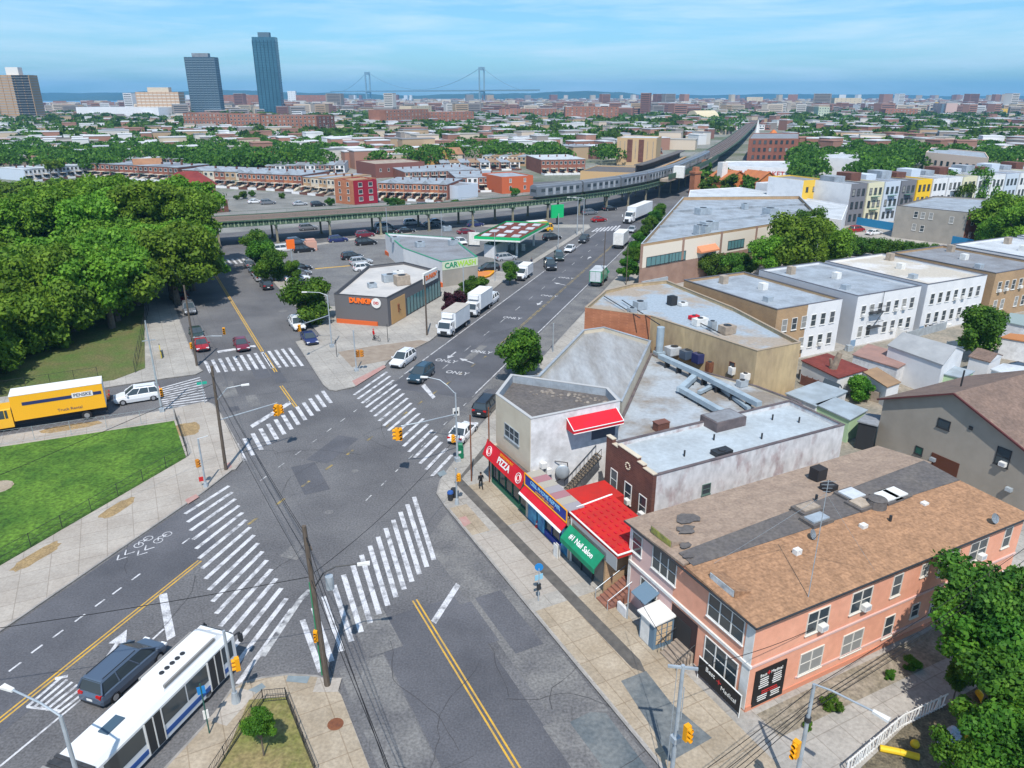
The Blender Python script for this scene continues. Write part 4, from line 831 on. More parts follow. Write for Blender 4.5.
def dish(px, py, z, label, rz=0):
    c = G(px, py, z+.4); t = thing('satellite_dish', (c.x, c.y, z), label, 'satellite dish'); mb = MB()
    d = Vector((math.sin(rz), -math.cos(rz), .55)).normalized(); a = d.orthogonal().normalized(); b = d.cross(a); ctr = Vector((c.x, c.y, z+.55)); vs_ = [ctr-d*.08]
    for i in range(12): vs_.append(ctr+(a*math.cos(i*math.pi/6)+b*math.sin(i*math.pi/6))*.42)
    mb.add(vs_, [(0, 1+i, 1+(i+1)%12) for i in range(12)]+[(0, 1+(i+1)%12, 1+i) for i in range(12)]); part('reflector', mb, steel, t); m2 = MB(); m2.tube((c.x, c.y, z-.3), ctr-d*.1, .03); m2.tube(ctr+d*.45, ctr-a*.4, .02); part('mount', m2, dark, t)
dish(813, 536, 7.95, 'grey satellite dish on the orange roof slope near the dark strip', .8); dish(995, 520, 7.75, 'grey satellite dish near the far eaves of the orange roof', .4)
def antenna(px0, py0, zb, px1, py1, label):
    b = G(px0, py0, zb); 
    u = (px1-512)/F; v = (py1-384)/F; # height at same ground point
    Y = b.y; zt = H-Y*(math.sin(PITCH)+v*math.cos(PITCH))/(math.cos(PITCH)-v*math.sin(PITCH)); t = thing('antenna_mast', b, label, 'antenna'); mb = MB(); mb.tube(b-Vector((0, 0, .2)), (b.x, b.y, zt), .035, .025, 5); part('pole', mb, steel, t)
    mb = MB()
    for k in range(4): mb.tube((b.x-.5+.08*k, b.y, zt-.1-.25*k), (b.x+.5-.08*k, b.y, zt-.1-.25*k), .012, n=4)
    part('aerial', mb, steel, t); return Vector((b.x, b.y, zt))
p_ = antenna(808, 598, EZ, 826, 480, 'tall thin television mast at the side eaves of the pink building')
for k, q in enumerate((AB(28.2, 44, 7.9), AB(34, 34, 8.1))): wire(p_-Vector((0, 0, 1)), q, .05, .012, ['thin guy wire down the orange roof', 'thin guy wire toward the front skylight'][k], m=steel)

# ================= BRICK BUILDING WITH PALE ROOF =================
whitewashed = mat('whitewashed_brick', (.56, .555, .56), .9, (.38, .31, .31), .8, 10, .50, .66, fine=(2, .15), stretch=(1, 1, .6))
VA0, VA1, VB0, VB1 = 46.9, 54.4, 38.4, 63.0
vbd, vp = building('brick_building', 'brown brick two-storey building with a stepped parapet and pale blue-white roof', 'building', RB(VA0, VA1, VB0, VB1), 8.0, whitewashed, mat('roof_pale', (.42, .475, .515), .7, (.34, .375, .40), .4, 6, fine=(3, .08)), .45, coping)
f = MB(); V0, V1 = AB(VA1, VB0), AB(VA0, VB0)
e2, l2, rz2 = wallframe(V0, V1); n2 = Vector((e2.y, -e2.x, 0))
def vpt(s_, d, z): return Vector((V0.x, V0.y, 0))+e2*s_+n2*d+Vector((0, 0, z))
steps = [(-.02, .9, 9.1), (.9, 3.6, 8.75), (3.6, 5.9, 8.35), (5.9, l2+.02, 7.95)]
steps = [(-.02, 1.0, 8.9), (1.0, 1.9, 8.45), (1.9, 5.1, 8.75), (5.1, 6.0, 8.4), (6.0, l2+.02, 8.15)]
for a, b, z in steps:
    q = [vpt(a, .12, 0), vpt(b, .12, 0), vpt(b, -.28, 0), vpt(a, -.28, 0)]; f.hexa([(v.x, v.y, 0) for v in q], [(v.x, v.y, z) for v in q])
part('facade', f, brick_brown, vbd)
k = MB()
for a, b, z in steps:
    q = [vpt(a-.03, .17, 0), vpt(b+.03, .17, 0), vpt(b+.03, -.32, 0), vpt(a-.03, -.32, 0)]; k.hexa([(v.x, v.y, z+.003) for v in q], [(v.x, v.y, z+.09) for v in q])
part('coping', k, stucco_cream, vbd)
V0b, V1b = vpt(0, .12, 0), vpt(l2, .12, 0)
for x, y, ac in ((614, 479.5, 0), (628, 493, 1), (642.5, 506, 1)): window_px(vbd, V0b, V1b, x, y, 1.0, 2.0, 'double', ac=bool(ac))
emb = MB(); em_s, em_z = onwall(V0b, V1b, 628, 466)
for i in range(10):
    t0 = i*math.pi/5; c = Vector((V0b.x, V0b.y, 0))+e2*(em_s+.33*math.cos(t0))+Vector((0, 0, em_z+.33*math.sin(t0))); emb.ball(c+n2*.02, .09, .09, .09, 6, 4)
part('roundel', emb, stucco_cream, vbd)
S0, S1 = AB(VA0, VB0), AB(VA0, VB1); window_px(vbd, S0, S1, 706, 489, .9, 1.0, 'double', mat('frame_green', (.10, .16, .14), .6))
q = AB(48.2, 47.5, 7.55); roof_unit(q.x, q.y, q.z-.05, 1.9, 1.1, .55, TA, dark, parent=vbd, name='skylight')
q = AB(53.0, 52, 7.5); mb = MB(); mb.prism(RB(52.2, 54.8, 50.4, 54.4), 7.4, 8.6, 0); part('stair_bulkhead', mb, coping, vbd); mb = MB(); mb.prism(RB(52.4, 54.6, 50.6, 54.2), 8.6, 8.66, 0); part('bulkhead_roof', mb, roof_grey, vbd)
for a, b in ((49.5, 44), (51, 49), (52, 58), (50.2, 60), (49.0, 53.5)): 
    c = AB(a, b, 7.5); mb = MB(); mb.tube(c, c+Vector((0, 0, .7)), .09, n=6); part('vent_pipe', mb, dark, vbd)
# ================= CORNER PIZZA BUILDING =================
PZ = 10.4
pc = [G(x, y, PZ) for x, y in ((496, 394), (531, 419), (620, 401), (608, 388), (511, 374.5))]
plaster = mat('worn_white_plaster', (.68, .68, .69), .9, (.52, .51, .51), .5, 7, .42, .66, fine=(2.5, .1))
pz, pp = building('corner_shop_building', 'cream and white two-storey wedge-shaped corner building above the pizza shop', 'building', pc, PZ, plaster, roof_tar, .85, mat('coping_grey', (.42, .42, .42), .7))
# cream skin on the street face
P0, P1 = pc[0], pc[1]
wallbox(pz, P0, P1, .02, (P1-P0).length-.02, 3.6, PZ-.05, .05, stucco_cream, 'facade')
e3, l3, _ = wallframe(P0, P1); n3 = Vector((e3.y, -e3.x, 0))
window_px(pz, P0+n3*.05, P1+n3*.05, 512, 434, 3.0, 1.35, 'triple', steel)
# silver inner parapet
mb = MB(); inn = inset(pc, .27); inn = [Vector((p.x, p.y, 0)) for p in inn]
for a, b in zip(inn, inn[1:]+inn[:1]):
    if (a-b).length > 7.9 or True:
        d = (b-a).normalized(); nn = Vector((-d.y, d.x, 0)); q = [a, b, b+nn*.02, a+nn*.02]; mb.hexa([(v.x, v.y, PZ-.86) for v in q], [(v.x, v.y, PZ-.03) for v in q])
part('parapet_flashing', mb, roof_silver, pz)
rub = MB(); rnd = random.Random(3); p_far = pc[4].lerp(pc[3], .2)
for i in range(46):
    t0 = rnd.random(); c = pc[4].lerp(pc[3], .15+.8*t0)+(pc[1]-pc[4])*.18*rnd.random()+(pc[2]-pc[3])*.0; c = c+(pc[1]-pc[4])*.10; r_ = rnd.uniform(.08, .3); rub.ball((c.x, c.y, PZ-.82), r_, r_*rnd.uniform(.6, 1.4), r_*.5, 5, 4)
part('loose_gravel', rub, mat('rubble', (.32, .28, .24), .95, (.14, .12, .11), 1.5), pz)['kind'] = 'stuff'
Q0, Q1 = pc[1], pc[2]; e4, l4, _ = wallframe(Q0, Q1); n4 = Vector((e4.y, -e4.x, 0))
redc = mat('red_canvas', (.62, .012, .03), .6, (.50, .012, .02), .8); redb = mat('red_canvas_bright', (.52, .022, .016), .7, (.40, .025, .02), .8, 7); white_c = mat('canvas_white', (.75, .74, .72), .6)
def qpt(s_, d, z): return Vector((Q0.x, Q0.y, 0))+e4*s_+n4*d+Vector((0, 0, z))
# red awning high on the white side wall, over the roof stair door
sA, zA = onwall(Q0, Q1, 574, 421); sA2, _ = onwall(Q0, Q1, 612, 412)
def awning(parent, ptf, s0, s1, zt, zb, dep, m, border=None, val=.35, name='awning'):
    mb = MB(); a, b, c, d = ptf(s0, .03, zt), ptf(s1, .03, zt), ptf(s1, dep, zb), ptf(s0, dep, zb); v1, v2 = c-Vector((0, 0, val)), d-Vector((0, 0, val)); w1, w2 = ptf(s1, .03, zb-val), ptf(s0, .03, zb-val)
    mb.add([a, b, c, d, v1, v2, w1, w2], [(3, 2, 1, 0), (5, 4, 2, 3), (7, 5, 3, 0), (1, 2, 4, 6), (0, 1, 6, 7)]); o = part(name, mb, m, parent)
    if border:
        k = MB(); up = (ptf(0, 0, 1)-ptf(0, 0, 0))
        for x, y in ((a, d), (b, c)): k.tube(x+up*.02, y+up*.02, .05, n=5)
        k.tube(c, d, .05, n=5); k.tube(v1, v2, .05, n=5); part('border', k, border, o)
    return o
t = thing('red_awning', qpt((sA+sA2)/2, .5, zA), 'red awning with white piping high on the white wall', 'awning')
awning(t, qpt, sA-.9, sA2+.5, zA+.5, zA-.35, 1.5, redc, white_c)
# dark doorway below it and the stair down the wall
doorway_grey = mat('door_grey', (.10, .11, .14), .7)
wallbox(pz, Q0, Q1, sA2-2.4, sA2+.5, zA-2.6, zA-.2, .03, doorway_grey, 'door')
stair = thing('outside_stair', qpt(8.5, .6, 0), 'dark metal outside stair climbing the white wall', 'stair'); mb = MB()
sl0, zl0 = onwall(qpt(0, 1.1, 0), qpt(1, 1.1, 0), 569, 486); sl1, zl1 = onwall(qpt(0, 1.1, 0), qpt(1, 1.1, 0), 601, 450)
for k in range(16):
    t0 = k/15; s_ = sl0+(sl1-sl0)*t0; z = zl0-.8+(zl1-zl0)*t0; q = [qpt(s_-.14, 1.2, 0), qpt(s_+.14, 1.2, 0), qpt(s_+.14, .15, 0), qpt(s_-.14, .15, 0)]; mb.hexa([(v.x, v.y, z) for v in q], [(v.x, v.y, z+.06) for v in q])
part('tread', mb, mat('stair_metal', (.16, .13, .10), .7), stair)
mb = MB()
for d in (.15, 1.2):
    mb.tube(qpt(sl0, d, zl0-.85), qpt(sl1, d, zl1-.85), .09, n=5); mb.tube(qpt(sl0, d, zl0+.15), qpt(sl1, d, zl1+.15), .04, n=5)
    for k in range(9): t0 = k/8; mb.tube(qpt(sl0+(sl1-sl0)*t0, d, zl0-.8+(zl1-zl0)*t0), qpt(sl0+(sl1-sl0)*t0, d, zl0+.15+(zl1-zl0)*t0), .025, n=4)
part('railing', mb, dark, stair)
for x, y in ((547, 470), (542, 464)): 
    s_, z_ = onwall(Q0, Q1, x, y); mb = MB(); c = qpt(s_, .3, z_); mb.obox(c, e4, .6, .5, z_-.3, z_+.3); part('wall_unit', mb, white, pz)
sd0, zd0 = onwall(Q0, Q1, 559, 469); dsh = MB(); c = qpt(sd0, .7, zd0); mb = MB(); mb.ball(c, .75, .2, .85, 12, 8); o = part('satellite_dish', mb, steel, pz, True); mb = MB(); mb.path([qpt(sd0-.6, .1, zd0+1.1), qpt(sd0+.5, .8, zd0+1.0), qpt(sd0+.7, .8, zd0-.4), qpt(sd0-.7, .1, zd0-1.4)], .05); part('mount', mb, dark, o)

# ================= SHOP FRONTS =================
BL = 31.0
def fpt(s_, d, z): return AB(66.0-s_, BL-d, z)     # s runs from the corner towards the pink building, d outwards
F0, F1 = fpt(0, 0, 0), fpt(1, 0, 0)
def sz(px, py, d=0): return onwall(fpt(0, d, 0), fpt(1, d, 0), px, py)
green_p = mat('shop_green', (.015, .12, .07), .6); blue_p = mat('sign_blue', (.015, .045, .30), .5); awn_g = mat('green_canvas', (.01, .26, .13), .6, (.012, .2, .1), 1); cyan = mat('cyan_poster', (.10, .42, .62), .5, (.03, .16, .35), 1.5)
sp = sz(527, 495)[0]; sb_ = sz(569, 540)[0]; sg = sz(598, 575)[0]
# pizza shop
def shopfront(name, label, s0, s1, hgt, depth, wm, base=None, nd=5, zb=.13, roofm=roof_tar, glassm=glass):
    t = thing(name, fpt((s0+s1)/2, -depth/2, 0), label, 'shop'); mb = MB()
    for a, b, d0, d1, z0, z1 in ((s0, s1, -depth, -depth+.25, 0, hgt), (s0, s0+.2, -depth, .02, 0, hgt), (s1-.2, s1, -depth, .02, 0, hgt), (s0, s1, -.25, .02, 3.5, hgt)):
        q = [fpt(a, d1, 0), fpt(b, d1, 0), fpt(b, d0, 0), fpt(a, d0, 0)]; mb.hexa([(v.x, v.y, z0) for v in q], [(v.x, v.y, z1) for v in q])
    part('wall', mb, wm, t); r = MB(); r.sheet([fpt(s0+.1, -.1, 0), fpt(s1-.1, -.1, 0), fpt(s1-.1, -depth+.1, 0), fpt(s0+.1, -depth+.1, 0)], hgt-.15); part('roof', r, roofm, t)
    g = MB(); q = [fpt(s0+.2, -.15, 0), fpt(s1-.2, -.15, 0), fpt(s1-.2, -.22, 0), fpt(s0+.2, -.22, 0)]; g.hexa([(v.x, v.y, .13) for v in q], [(v.x, v.y, 3.5) for v in q]); gl = part('shop_window', g, glassm, t)
    fr = MB()
    for i in range(nd+1):
        s_ = s0+.2+(s1-s0-.4)*i/nd; q = [fpt(s_-.05, -.05, 0), fpt(s_+.05, -.05, 0), fpt(s_+.05, -.2, 0), fpt(s_-.05, -.2, 0)]; fr.hexa([(v.x, v.y, .13) for v in q], [(v.x, v.y, 3.5) for v in q])
    part('frame', fr, base or dark, gl)
    if base: b = MB(); q = [fpt(s0+.2, 0, 0), fpt(s1-.2, 0, 0), fpt(s1-.2, -.2, 0), fpt(s0+.2, -.2, 0)]; b.hexa([(v.x, v.y, .13) for v in q], [(v.x, v.y, .75) for v in q]); part('stall_riser', b, base, t)
    return t
shopp = shopfront('pizza_shop', 'pizza shop front with dark glazing and a green base under the red sign', 0.2, sp, 4.6, 1.5, stucco_cream, green_p)
t = thing('pizza_sign', fpt(sp/2, .6, 2.8), 'red sloping pizza sign with white lettering on the corner shop', 'sign')
def slantboard(parent, s0, s1, d0, z0, d1, z1, m, th=.08, name='board'):
    a, b, c, d = fpt(s0, d0, z0), fpt(s1, d0, z0), fpt(s1, d1, z1), fpt(s0, d1, z1); nn = (b-a).cross(d-a).normalized(); 
    if nn.dot(-BV) < 0: nn = -nn
    mb = MB(); mb.hexa([a-nn*th, b-nn*th, c-nn*th, d-nn*th], [a, b, c, d]); return part(name, mb, m, parent), nn
sw = sp+.0
_, nnp = slantboard(t, -.1, sw, .8, 3.6, .2, 5.2, redc)
mb = MB(); mb.path([fpt(-.1, .82, 3.57), fpt(sw, .82, 3.57)], .05); mb.path([fpt(-.1, .22, 5.22), fpt(sw, .22, 5.22)], .04); part('border', mb, redb, t)
up_ = (fpt(0, .2, 5.2)-fpt(0, .8, 3.6)).normalized(); er = (F1-F0).normalized()
def signtext(par, txt, size, s_, frac, m, d0=.8, z0=3.6, d1=.2, z1=5.2, off=.03, **k):
    return place_text(txt, size, fpt(s_, d0+(d1-d0)*frac, z0+(z1-z0)*frac)+nnp*off, er, up_, m, par, **k)
signtext(t, 'PIZZA', 1.0, sw*.52, .42, white_c, bold=.03); signtext(t, 'BENSONHURST', .42, sw*.55, .82, signal_yellow)
for s_ in (sw*.12, sw*.9):
    ring = MB()
    for r_, k in ((.52, 0), (.3, 1)):
        ring.path([fpt(s_+r_*math.cos(i*math.pi/8), .8-.6*(.45+r_*math.sin(i*math.pi/8)/1.7), 3.6+1.6*(.45+r_*math.sin(i*math.pi/8)/1.7))+nnp*.03 for i in range(17)], .04, 4)
    part('emblem', ring, white_c, t)
# blue shop
shopb = shopfront('blue_sign_shop', 'small shop with cyan posters under the blue sign', sp+.02, sb_, 4.4, 1.8, stucco_cream, blue_p, 5, roofm=roof_grey)
for a, b in ((sp+.3, sp+2.0), (sp+2.3, sp+3.6), (sb_-1.3, sb_-.2)):
    mb = MB(); q = [fpt(a, .02, 0), fpt(b, .02, 0), fpt(b, -.1, 0), fpt(a, -.1, 0)]; mb.hexa([(v.x, v.y, .2) for v in q], [(v.x, v.y, 3.0) for v in q]); part('poster', mb, cyan, shopb)
t = thing('blue_shop_sign', fpt((sp+sb_)/2, .4, 2.9), 'long blue shop sign with yellow frame and a red stripe below', 'sign')
def vboard(parent, s0, s1, d, z0, z1, m, th=.1, name='board'):
    mb = MB(); q = [fpt(s0, d, 0), fpt(s1, d, 0), fpt(s1, d-th, 0), fpt(s0, d-th, 0)]; mb.hexa([(v.x, v.y, z0) for v in q], [(v.x, v.y, z1) for v in q]); return part(name, mb, m, parent)
vboard(t, sp+.1, sb_, .3, 4.05, 5.3, blue_p); 
mb = MB(); mb.path([fpt(sp+.1, .32, 4.05), fpt(sb_, .32, 4.05), fpt(sb_, .32, 5.32), fpt(sp+.1, .32, 5.32), fpt(sp+.1, .32, 4.05)], .07); part('frame', mb, signal_yellow, t)
place_text('CELL PHONE REPAIR', .62, fpt((sp+sb_)/2, .32, 4.8), er, (0, 0, 1), mat('sign_cyan', (.25, .55, .8), .5), t, bold=.01); place_text('COMPUTERS  FAX  COPY', .32, fpt((sp+sb_)/2, .32, 4.3), er, (0, 0, 1), signal_yellow, t)
slantboard(t, sp+.1, sb_, .9, 3.4, .3, 3.95, redc, name='red_stripe'); slantboard(t, sp+.1, sb_, 1.05, 3.2, .9, 3.4, white_c, name='white_stripe')
# striped canopy behind the blue sign
t = thing('striped_canopy', fpt((sp+sb_)/2, -.6, 3.4), 'faded striped canopy behind the blue sign', 'canopy')
cols = [mat('canvas_grey', (.30, .28, .30), .8), mat('canvas_rose', (.33, .16, .18), .8), mat('canvas_straw', (.36, .33, .28), .8)]
for i in range(7):
    a = sp+.1+(sb_-sp)*i/7; b = sp+.1+(sb_-sp)*(i+1)/7; slantboard(t, a, b-.02, .2, 5.28, -1.5, 5.3, cols[i % 3] if i else cols[2], name='stripe')
# big red awning roof and the nail shop
sr1 = sz(617.5, 560)[0]
nail = shopfront('nail_shop', 'small nail salon shop with a big red tiled lean-to roof behind', sb_+.02, sr1-1.6, 4.3, 5.2, brick_tan, None, 3, roofm=roof_grey)
t = thing('red_tile_awning', fpt((sb_+sr1)/2, -2.5, 3.2), 'big bright red tiled lean-to awning roof with white piping', 'awning')
ra = [G(570, 506, 4.6), G(617, 548.5, 4.6)]; 
zt = 5.9; A1, A2 = fpt(sb_-.2, .05, 5.15), fpt(sr1, .0, 5.05); B1_, B2_ = fpt(sb_+.1, -5.6, zt), fpt(sr1, -5.6, zt-.1)
B1_, B2_ = fpt(sb_-.4, -4.8, 5.45), fpt(sr1+.3, -4.8, 5.35)
mb = MB(); vv = Vector((0, 0, .35)); mb.hexa([A1-vv, A2-vv, B2_-vv, B1_-vv], [A1, A2, B2_, B1_]); tl_ = mb; cov_v = len(mb.f)
for i in range(10):
    for j in range(7):
        u0 = (i+.25+.0*(j % 2))/10; v0 = (j+.3)/7.2; c0 = A1.lerp(A2, u0).lerp(B1_.lerp(B2_, u0), v0); c1 = A1.lerp(A2, u0+.045).lerp(B1_.lerp(B2_, u0+.045), v0+.05); ex = (A2-A1).normalized()*.34; ey = (B1_-A1).normalized()*.22
        c = c0+Vector((0, 0, .02)); tl_.hexa([c, c+ex, c+ex+ey, c+ey], [c+Vector((0, 0, .07)), c+ex+Vector((0, 0, .07)), c+ex+ey, c+ey])
tl_.m = [0]*cov_v+[1]*(len(tl_.f)-cov_v); cvr = part('cover', tl_, [redb, redc], t)
mb = MB(); mb.path([B1_, A1, A2, A2+(B2_-A2)*.3], .08); mb.path([A1+(B1_-A1)*.18-Vector((0,0,-.05)), A1+(B1_-A1)*.95+Vector((0,0,.05))], .06); part('border', mb, white_c, cvr)
mb = MB(); mb.hexa([fpt(sb_+.3, .05, .13), fpt(sb_+.45, .05, .13), fpt(sb_+.45, -.1, .13), fpt(sb_+.3, -.1, .13)], [fpt(sb_+.3, .05, 4.6), fpt(sb_+.45, .05, 4.6), fpt(sb_+.45, -.1, 4.6), fpt(sb_+.3, -.1, 4.6)]); part('post', mb, white, t)
wnd = vboard(t, sb_+.1, sr1-.1, .02, 3.5, 4.75, blind, .08, 'clerestory'); 
mb = MB(); q = P([(562, 488), (600, 479), (604, 490), (568, 503)], 5.4); mb = MB(); mb.prism([fpt(sb_-.4, -1.5, 0), fpt(13.1, -1.5, 0), fpt(13.1, -6.2, 0), fpt(sb_-.4, -6.2, 0)], 3.0, 5.0); part('flat_cover', mb, redb, t)
t = thing('nail_salon_awning', fpt((sb_+sr1)/2, .5, 2.4), 'green canvas awning with white nail salon lettering', 'awning')
slantboard(t, sb_+.25, sr1-1.75, 1.1, 2.95, .1, 4.0, awn_g, name='canvas'); slantboard(t, sb_+.25, sr1-1.75, 1.12, 2.5, 1.1, 2.95, awn_g, name='valance')
upn = (fpt(0, .1, 4.0)-fpt(0, 1.1, 2.95)).normalized(); nn2 = er.cross(upn); nn2 = nn2 if nn2.z > 0 else -nn2
place_text('#1 Nail Salon', .68, fpt((sb_+sr1-1.5)/2, .62, 3.46)+nn2*.04, er, upn, white_c, t, bold=.015)
# brick steps and grey gate between the nail shop and the pink house
t = thing('brick_stoop', fpt(sr1-.6, .3, 0), 'reddish brick entrance steps beside the nail salon', 'steps'); mb = MB()
for k in range(8): 
    q = [fpt(sr1-1.45, .9-.36*k, 0), fpt(sr1+.25, .9-.36*k, 0), fpt(sr1+.25, -2.2, 0), fpt(sr1-1.45, -2.2, 0)]; mb.hexa([(v.x, v.y, .1+.18*k) for v in q], [(v.x, v.y, .1+.18*(k+1)) for v in q])
part('step', mb, mat('stoop_brick', (.30, .13, .085), .9, (.2, .1, .08), 2), t)
mb = MB()
for s_ in (sr1-1.5, sr1+.3): mb.path([fpt(s_, .95, .1), fpt(s_, .95, 1.1), fpt(s_, -2.0, 2.5)], .03)
part('railing', mb, steel, t)
t = thing('low_wall', fpt(sr1+1.1, .2, 0), 'low grey wall with gate beside the brick steps', 'wall'); mb = MB(); q = [fpt(sr1+.6, .2, 0), fpt(sr1+1.8, .2, 0), fpt(sr1+1.8, -.05, 0), fpt(sr1+.6, -.05, 0)]; mb.hexa([(v.x, v.y, .1) for v in q], [(v.x, v.y, 1.0) for v in q]); part('wall', mb, plaster, t)
mb = MB(); mb.path([fpt(sr1+1.9, .1, .1), fpt(sr1+1.9, .1, 3.4)], .06); part('downpipe', mb, steel, t)

# ================= BUILDINGS BEHIND THE SHOPS =================
qz = 6.8
bq, _ = building('long_roof_building', 'long low building with a worn silver roof along the avenue', 'building', P([(538, 376), (583, 330), (604, 327), (651, 341), (622, 402), (608, 390), (511, 376)], qz)[:7], qz, stucco_cream, mat('roof_streaky', (.35, .365, .38), .8, (.25, .245, .24), .4, 7, .36, .64, fine=(3, .1), stretch=(1.2, .25, 1, .45)), .6, roof_silver)
sz_ = 4.9
bs, _ = building('duct_roof_building', 'low building whose silver roof carries long grey air ducts', 'building', [G(x, y, sz_) for x, y in ((608, 443), (626, 408), (651, 353), (668, 362), (757, 386), (800, 402), (806, 410))]+[AB(54.6, 63), AB(54.6, 39)], sz_, stucco_cream, mat('roof_blotched', (.35, .385, .42), .8, (.23, .20, .17), .22, 7, .42, .60, fine=(3, .1)), .25, coping)
duct = mat('duct_grey', (.34, .42, .48), .55, (.25, .31, .36), .8)
def ductrun(name, pts, w_, label, z=5.55, parent=None, h_=.6):
    mb = MB(); g = [G(x, y, z+h_/2) for x, y in pts]
    for a, b in zip(g, g[1:]): d = (b-a); mb.obox((a+b)/2, d.normalized(), d.length+w_*.98, w_, z, z+h_-.001*len(mb.f))
    s_ = MB()
    for a, b in zip(g, g[1:]):
        for k in range(int((b-a).length/3)+1): c = a.lerp(b, (k+.5)/(int((b-a).length/3)+1)); s_.obox(c, (b-a).normalized(), .12, w_+.1, 4.6, z+.02)
    t = thing(name, g[0]-Vector((0, 0, g[0].z-4.7)), label, 'air duct'); part('duct', mb, duct, t); part('support', s_, dark, t)
ductrun('air_duct', [(662, 357), (698, 373), (757, 403)], .8, 'longest grey air duct running across the low silver roof')
ductrun('air_duct', [(694, 377), (681, 389), (724, 413)], .8, 'U-shaped grey air duct beside the longest one', 5.0)
ductrun('air_duct', [(700, 392), (716, 384), (748, 408)], .5, 'thin inner grey duct between the two larger ducts', 4.85, h_=.4)
t = thing('duct_stack', G(659, 352, 5), 'upright grey duct stack against the tan wall', 'air duct'); c = G(659, 354, 4.9); mb = MB(); mb.tube((c.x, c.y, 4.6), (c.x, c.y, 9.0), .55, n=14); part('stack', mb, duct, t); mb = MB(); mb.obox(c, BV, 1.3, 1.3, 4.6, 5.3); part('base', mb, duct, t)
units = [(674, 352, 2.6, 1.6, 1.2, roof_white, 'white box unit with round fans by the duct stack'), (688, 356, 2.2, 1.4, 1.3, PAINT['slate'], 'dark blue condenser on the silver roof'), (700, 360, 2.0, 1.4, 1.4, PAINT['navy'], 'navy blue condenser next to the rusty drum'), (709, 370, .8, .8, 1.5, rust, 'rusty drum at the end of the condensers'),
         (733, 372, 1.1, .8, 1.1, white, 'white air conditioner at the foot of the tan wall'), (746, 368, 1.1, .8, 1.1, white, 'white air conditioner close to the wall corner'), (745, 378, 1.1, .8, 1.0, white, 'lower white air conditioner near the tan corner'), (742, 384, 1.3, .9, .9, steel, 'grey air conditioner in front of the white ones'), (661, 427, 1.6, 1.0, 1.0, brick_brown, 'small brick chimney stub beside the brown parapet')]
for x, y, sx, sy, hh, m_, lb in units:
    c = G(x, y, 5.0); 
    if 'chimney' in lb: mb = MB(); mb.obox(c, BV, 1.6, 1.0, 4.6, 5.6); mb.obox(c, BV, 1.7, 1.1, 5.6, 5.7); single('chimney_stub', mb, m_, lb, 'chimney')
    else: roof_unit(c.x, c.y, 4.66, sx, sy, hh, TA, m_, lb)
# tan building with brick avenue front
tz = 9.0
tp = P([(585, 307.5), (651, 316), (757.5, 351), (801, 342.5), (735, 308), (667, 280.5), (632, 284), (605, 290.5)], tz)
bt, _ = building('tan_stucco_building', 'tan stucco building with stained walls and a cluttered silver roof', 'building', tp, tz, stucco_tan, mat('roof_cluttered', (.31, .365, .42), .8, (.33, .28, .23), .12, 6, .46, .56, fine=(3, .12)), .5, mat('coping_tan', (.34, .27, .2), .8))
wallbox(bt, tp[0], tp[1].lerp(tp[2], .0), .02, (tp[1]-tp[0]).length-.05, .0, tz-.02, .06, brick_orange, 'brick_facade')
rnd = random.Random(5)
for x, y, sx, sy, hh, m_, lb in ((640, 306, 1.8, 1.5, 1.3, steel, 'grey fan unit left of the tan roof middle'), (672, 302, 1.2, 1.2, 1.5, dark, 'round dark exhaust unit on the tan roof'), (700, 322, 2.2, 1.2, 1.1, white, 'white unit beside the red pipes'), (727, 330, 2.0, 1.6, 1.2, roof_tan, 'beige rooftop unit near the tan parapet'), (712, 327, .9, .9, 1.4, steel, 'tall grey unit between white and beige units'), (632, 311, 1.2, 1.0, 1.0, steel, 'small grey unit behind the brick parapet'), (683, 303, 1.3, 1.0, .6, white, 'low white box on the tan patch'), (694, 316, 1.6, .8, .6, redc, 'low red box on the cluttered roof')):
    c = G(x, y, tz); roof_unit(c.x, c.y, tz-.5, sx, sy, hh, TA, m_, lb)
for a, b in (((604, 296), (640, 318)), ((622, 300), (660, 325)), ((690, 318), (720, 333))):
    mb = MB(); mb.tube(G(*a, tz), G(*b, tz), .08, n=5); single('roof_pipe', mb, dark, 'thin black pipe lying across the cluttered roof %s' % ('behind the brick parapet' if a[0] == 604 else 'by the round exhaust' if a[0] == 622 else 'next to the red box'), 'pipe')
for x, y in ((700, 345),): pass
W0, W1 = tp[1], tp[2]
for x, y in ((732, 367), (657, 352)): window_px(bt, W0, W1, x, y, .8, 1.3, 'single', rust)
# large beige commercial building
cz = 10.5
cp = P([(641, 244), (808, 218.5), (800, 206), (762, 200), (690, 196.5)], cz)
cp = P([(641, 244), (820, 216), (800, 196), (683, 197)], cz)
bc, _ = building('commercial_building', 'wide beige and brick commercial building with teal glass strips', 'building', cp, cz, brick_tan, roof_silver, .9, mat('coping_silver', (.4, .44, .48), .6))
C0, C1 = cp[0], cp[1]; lC = (C1-C0).length; cream = mat('cream_panel', (.70, .62, .52), .8)
brick_pk = mat('brick_dusty', (.34, .22, .17), .9, (.27, .17, .13), .5); wallbox(bc, C0, C1, .02, lC-.05, 0, 5.2, .04, brick_pk, 'brick_base'); wallbox(bc, C0, C1, .5, lC-.3, 5.2, cz-.6, .05, cream, 'cream_band')
for i in range(6): s_ = .3+i*(lC-.6)/5; wallbox(bc, C0, C1, s_-.35, s_+.35, 5.2, cz-.05, .12, brick_pk, 'pilaster')
nC = wallframe(C0, C1)
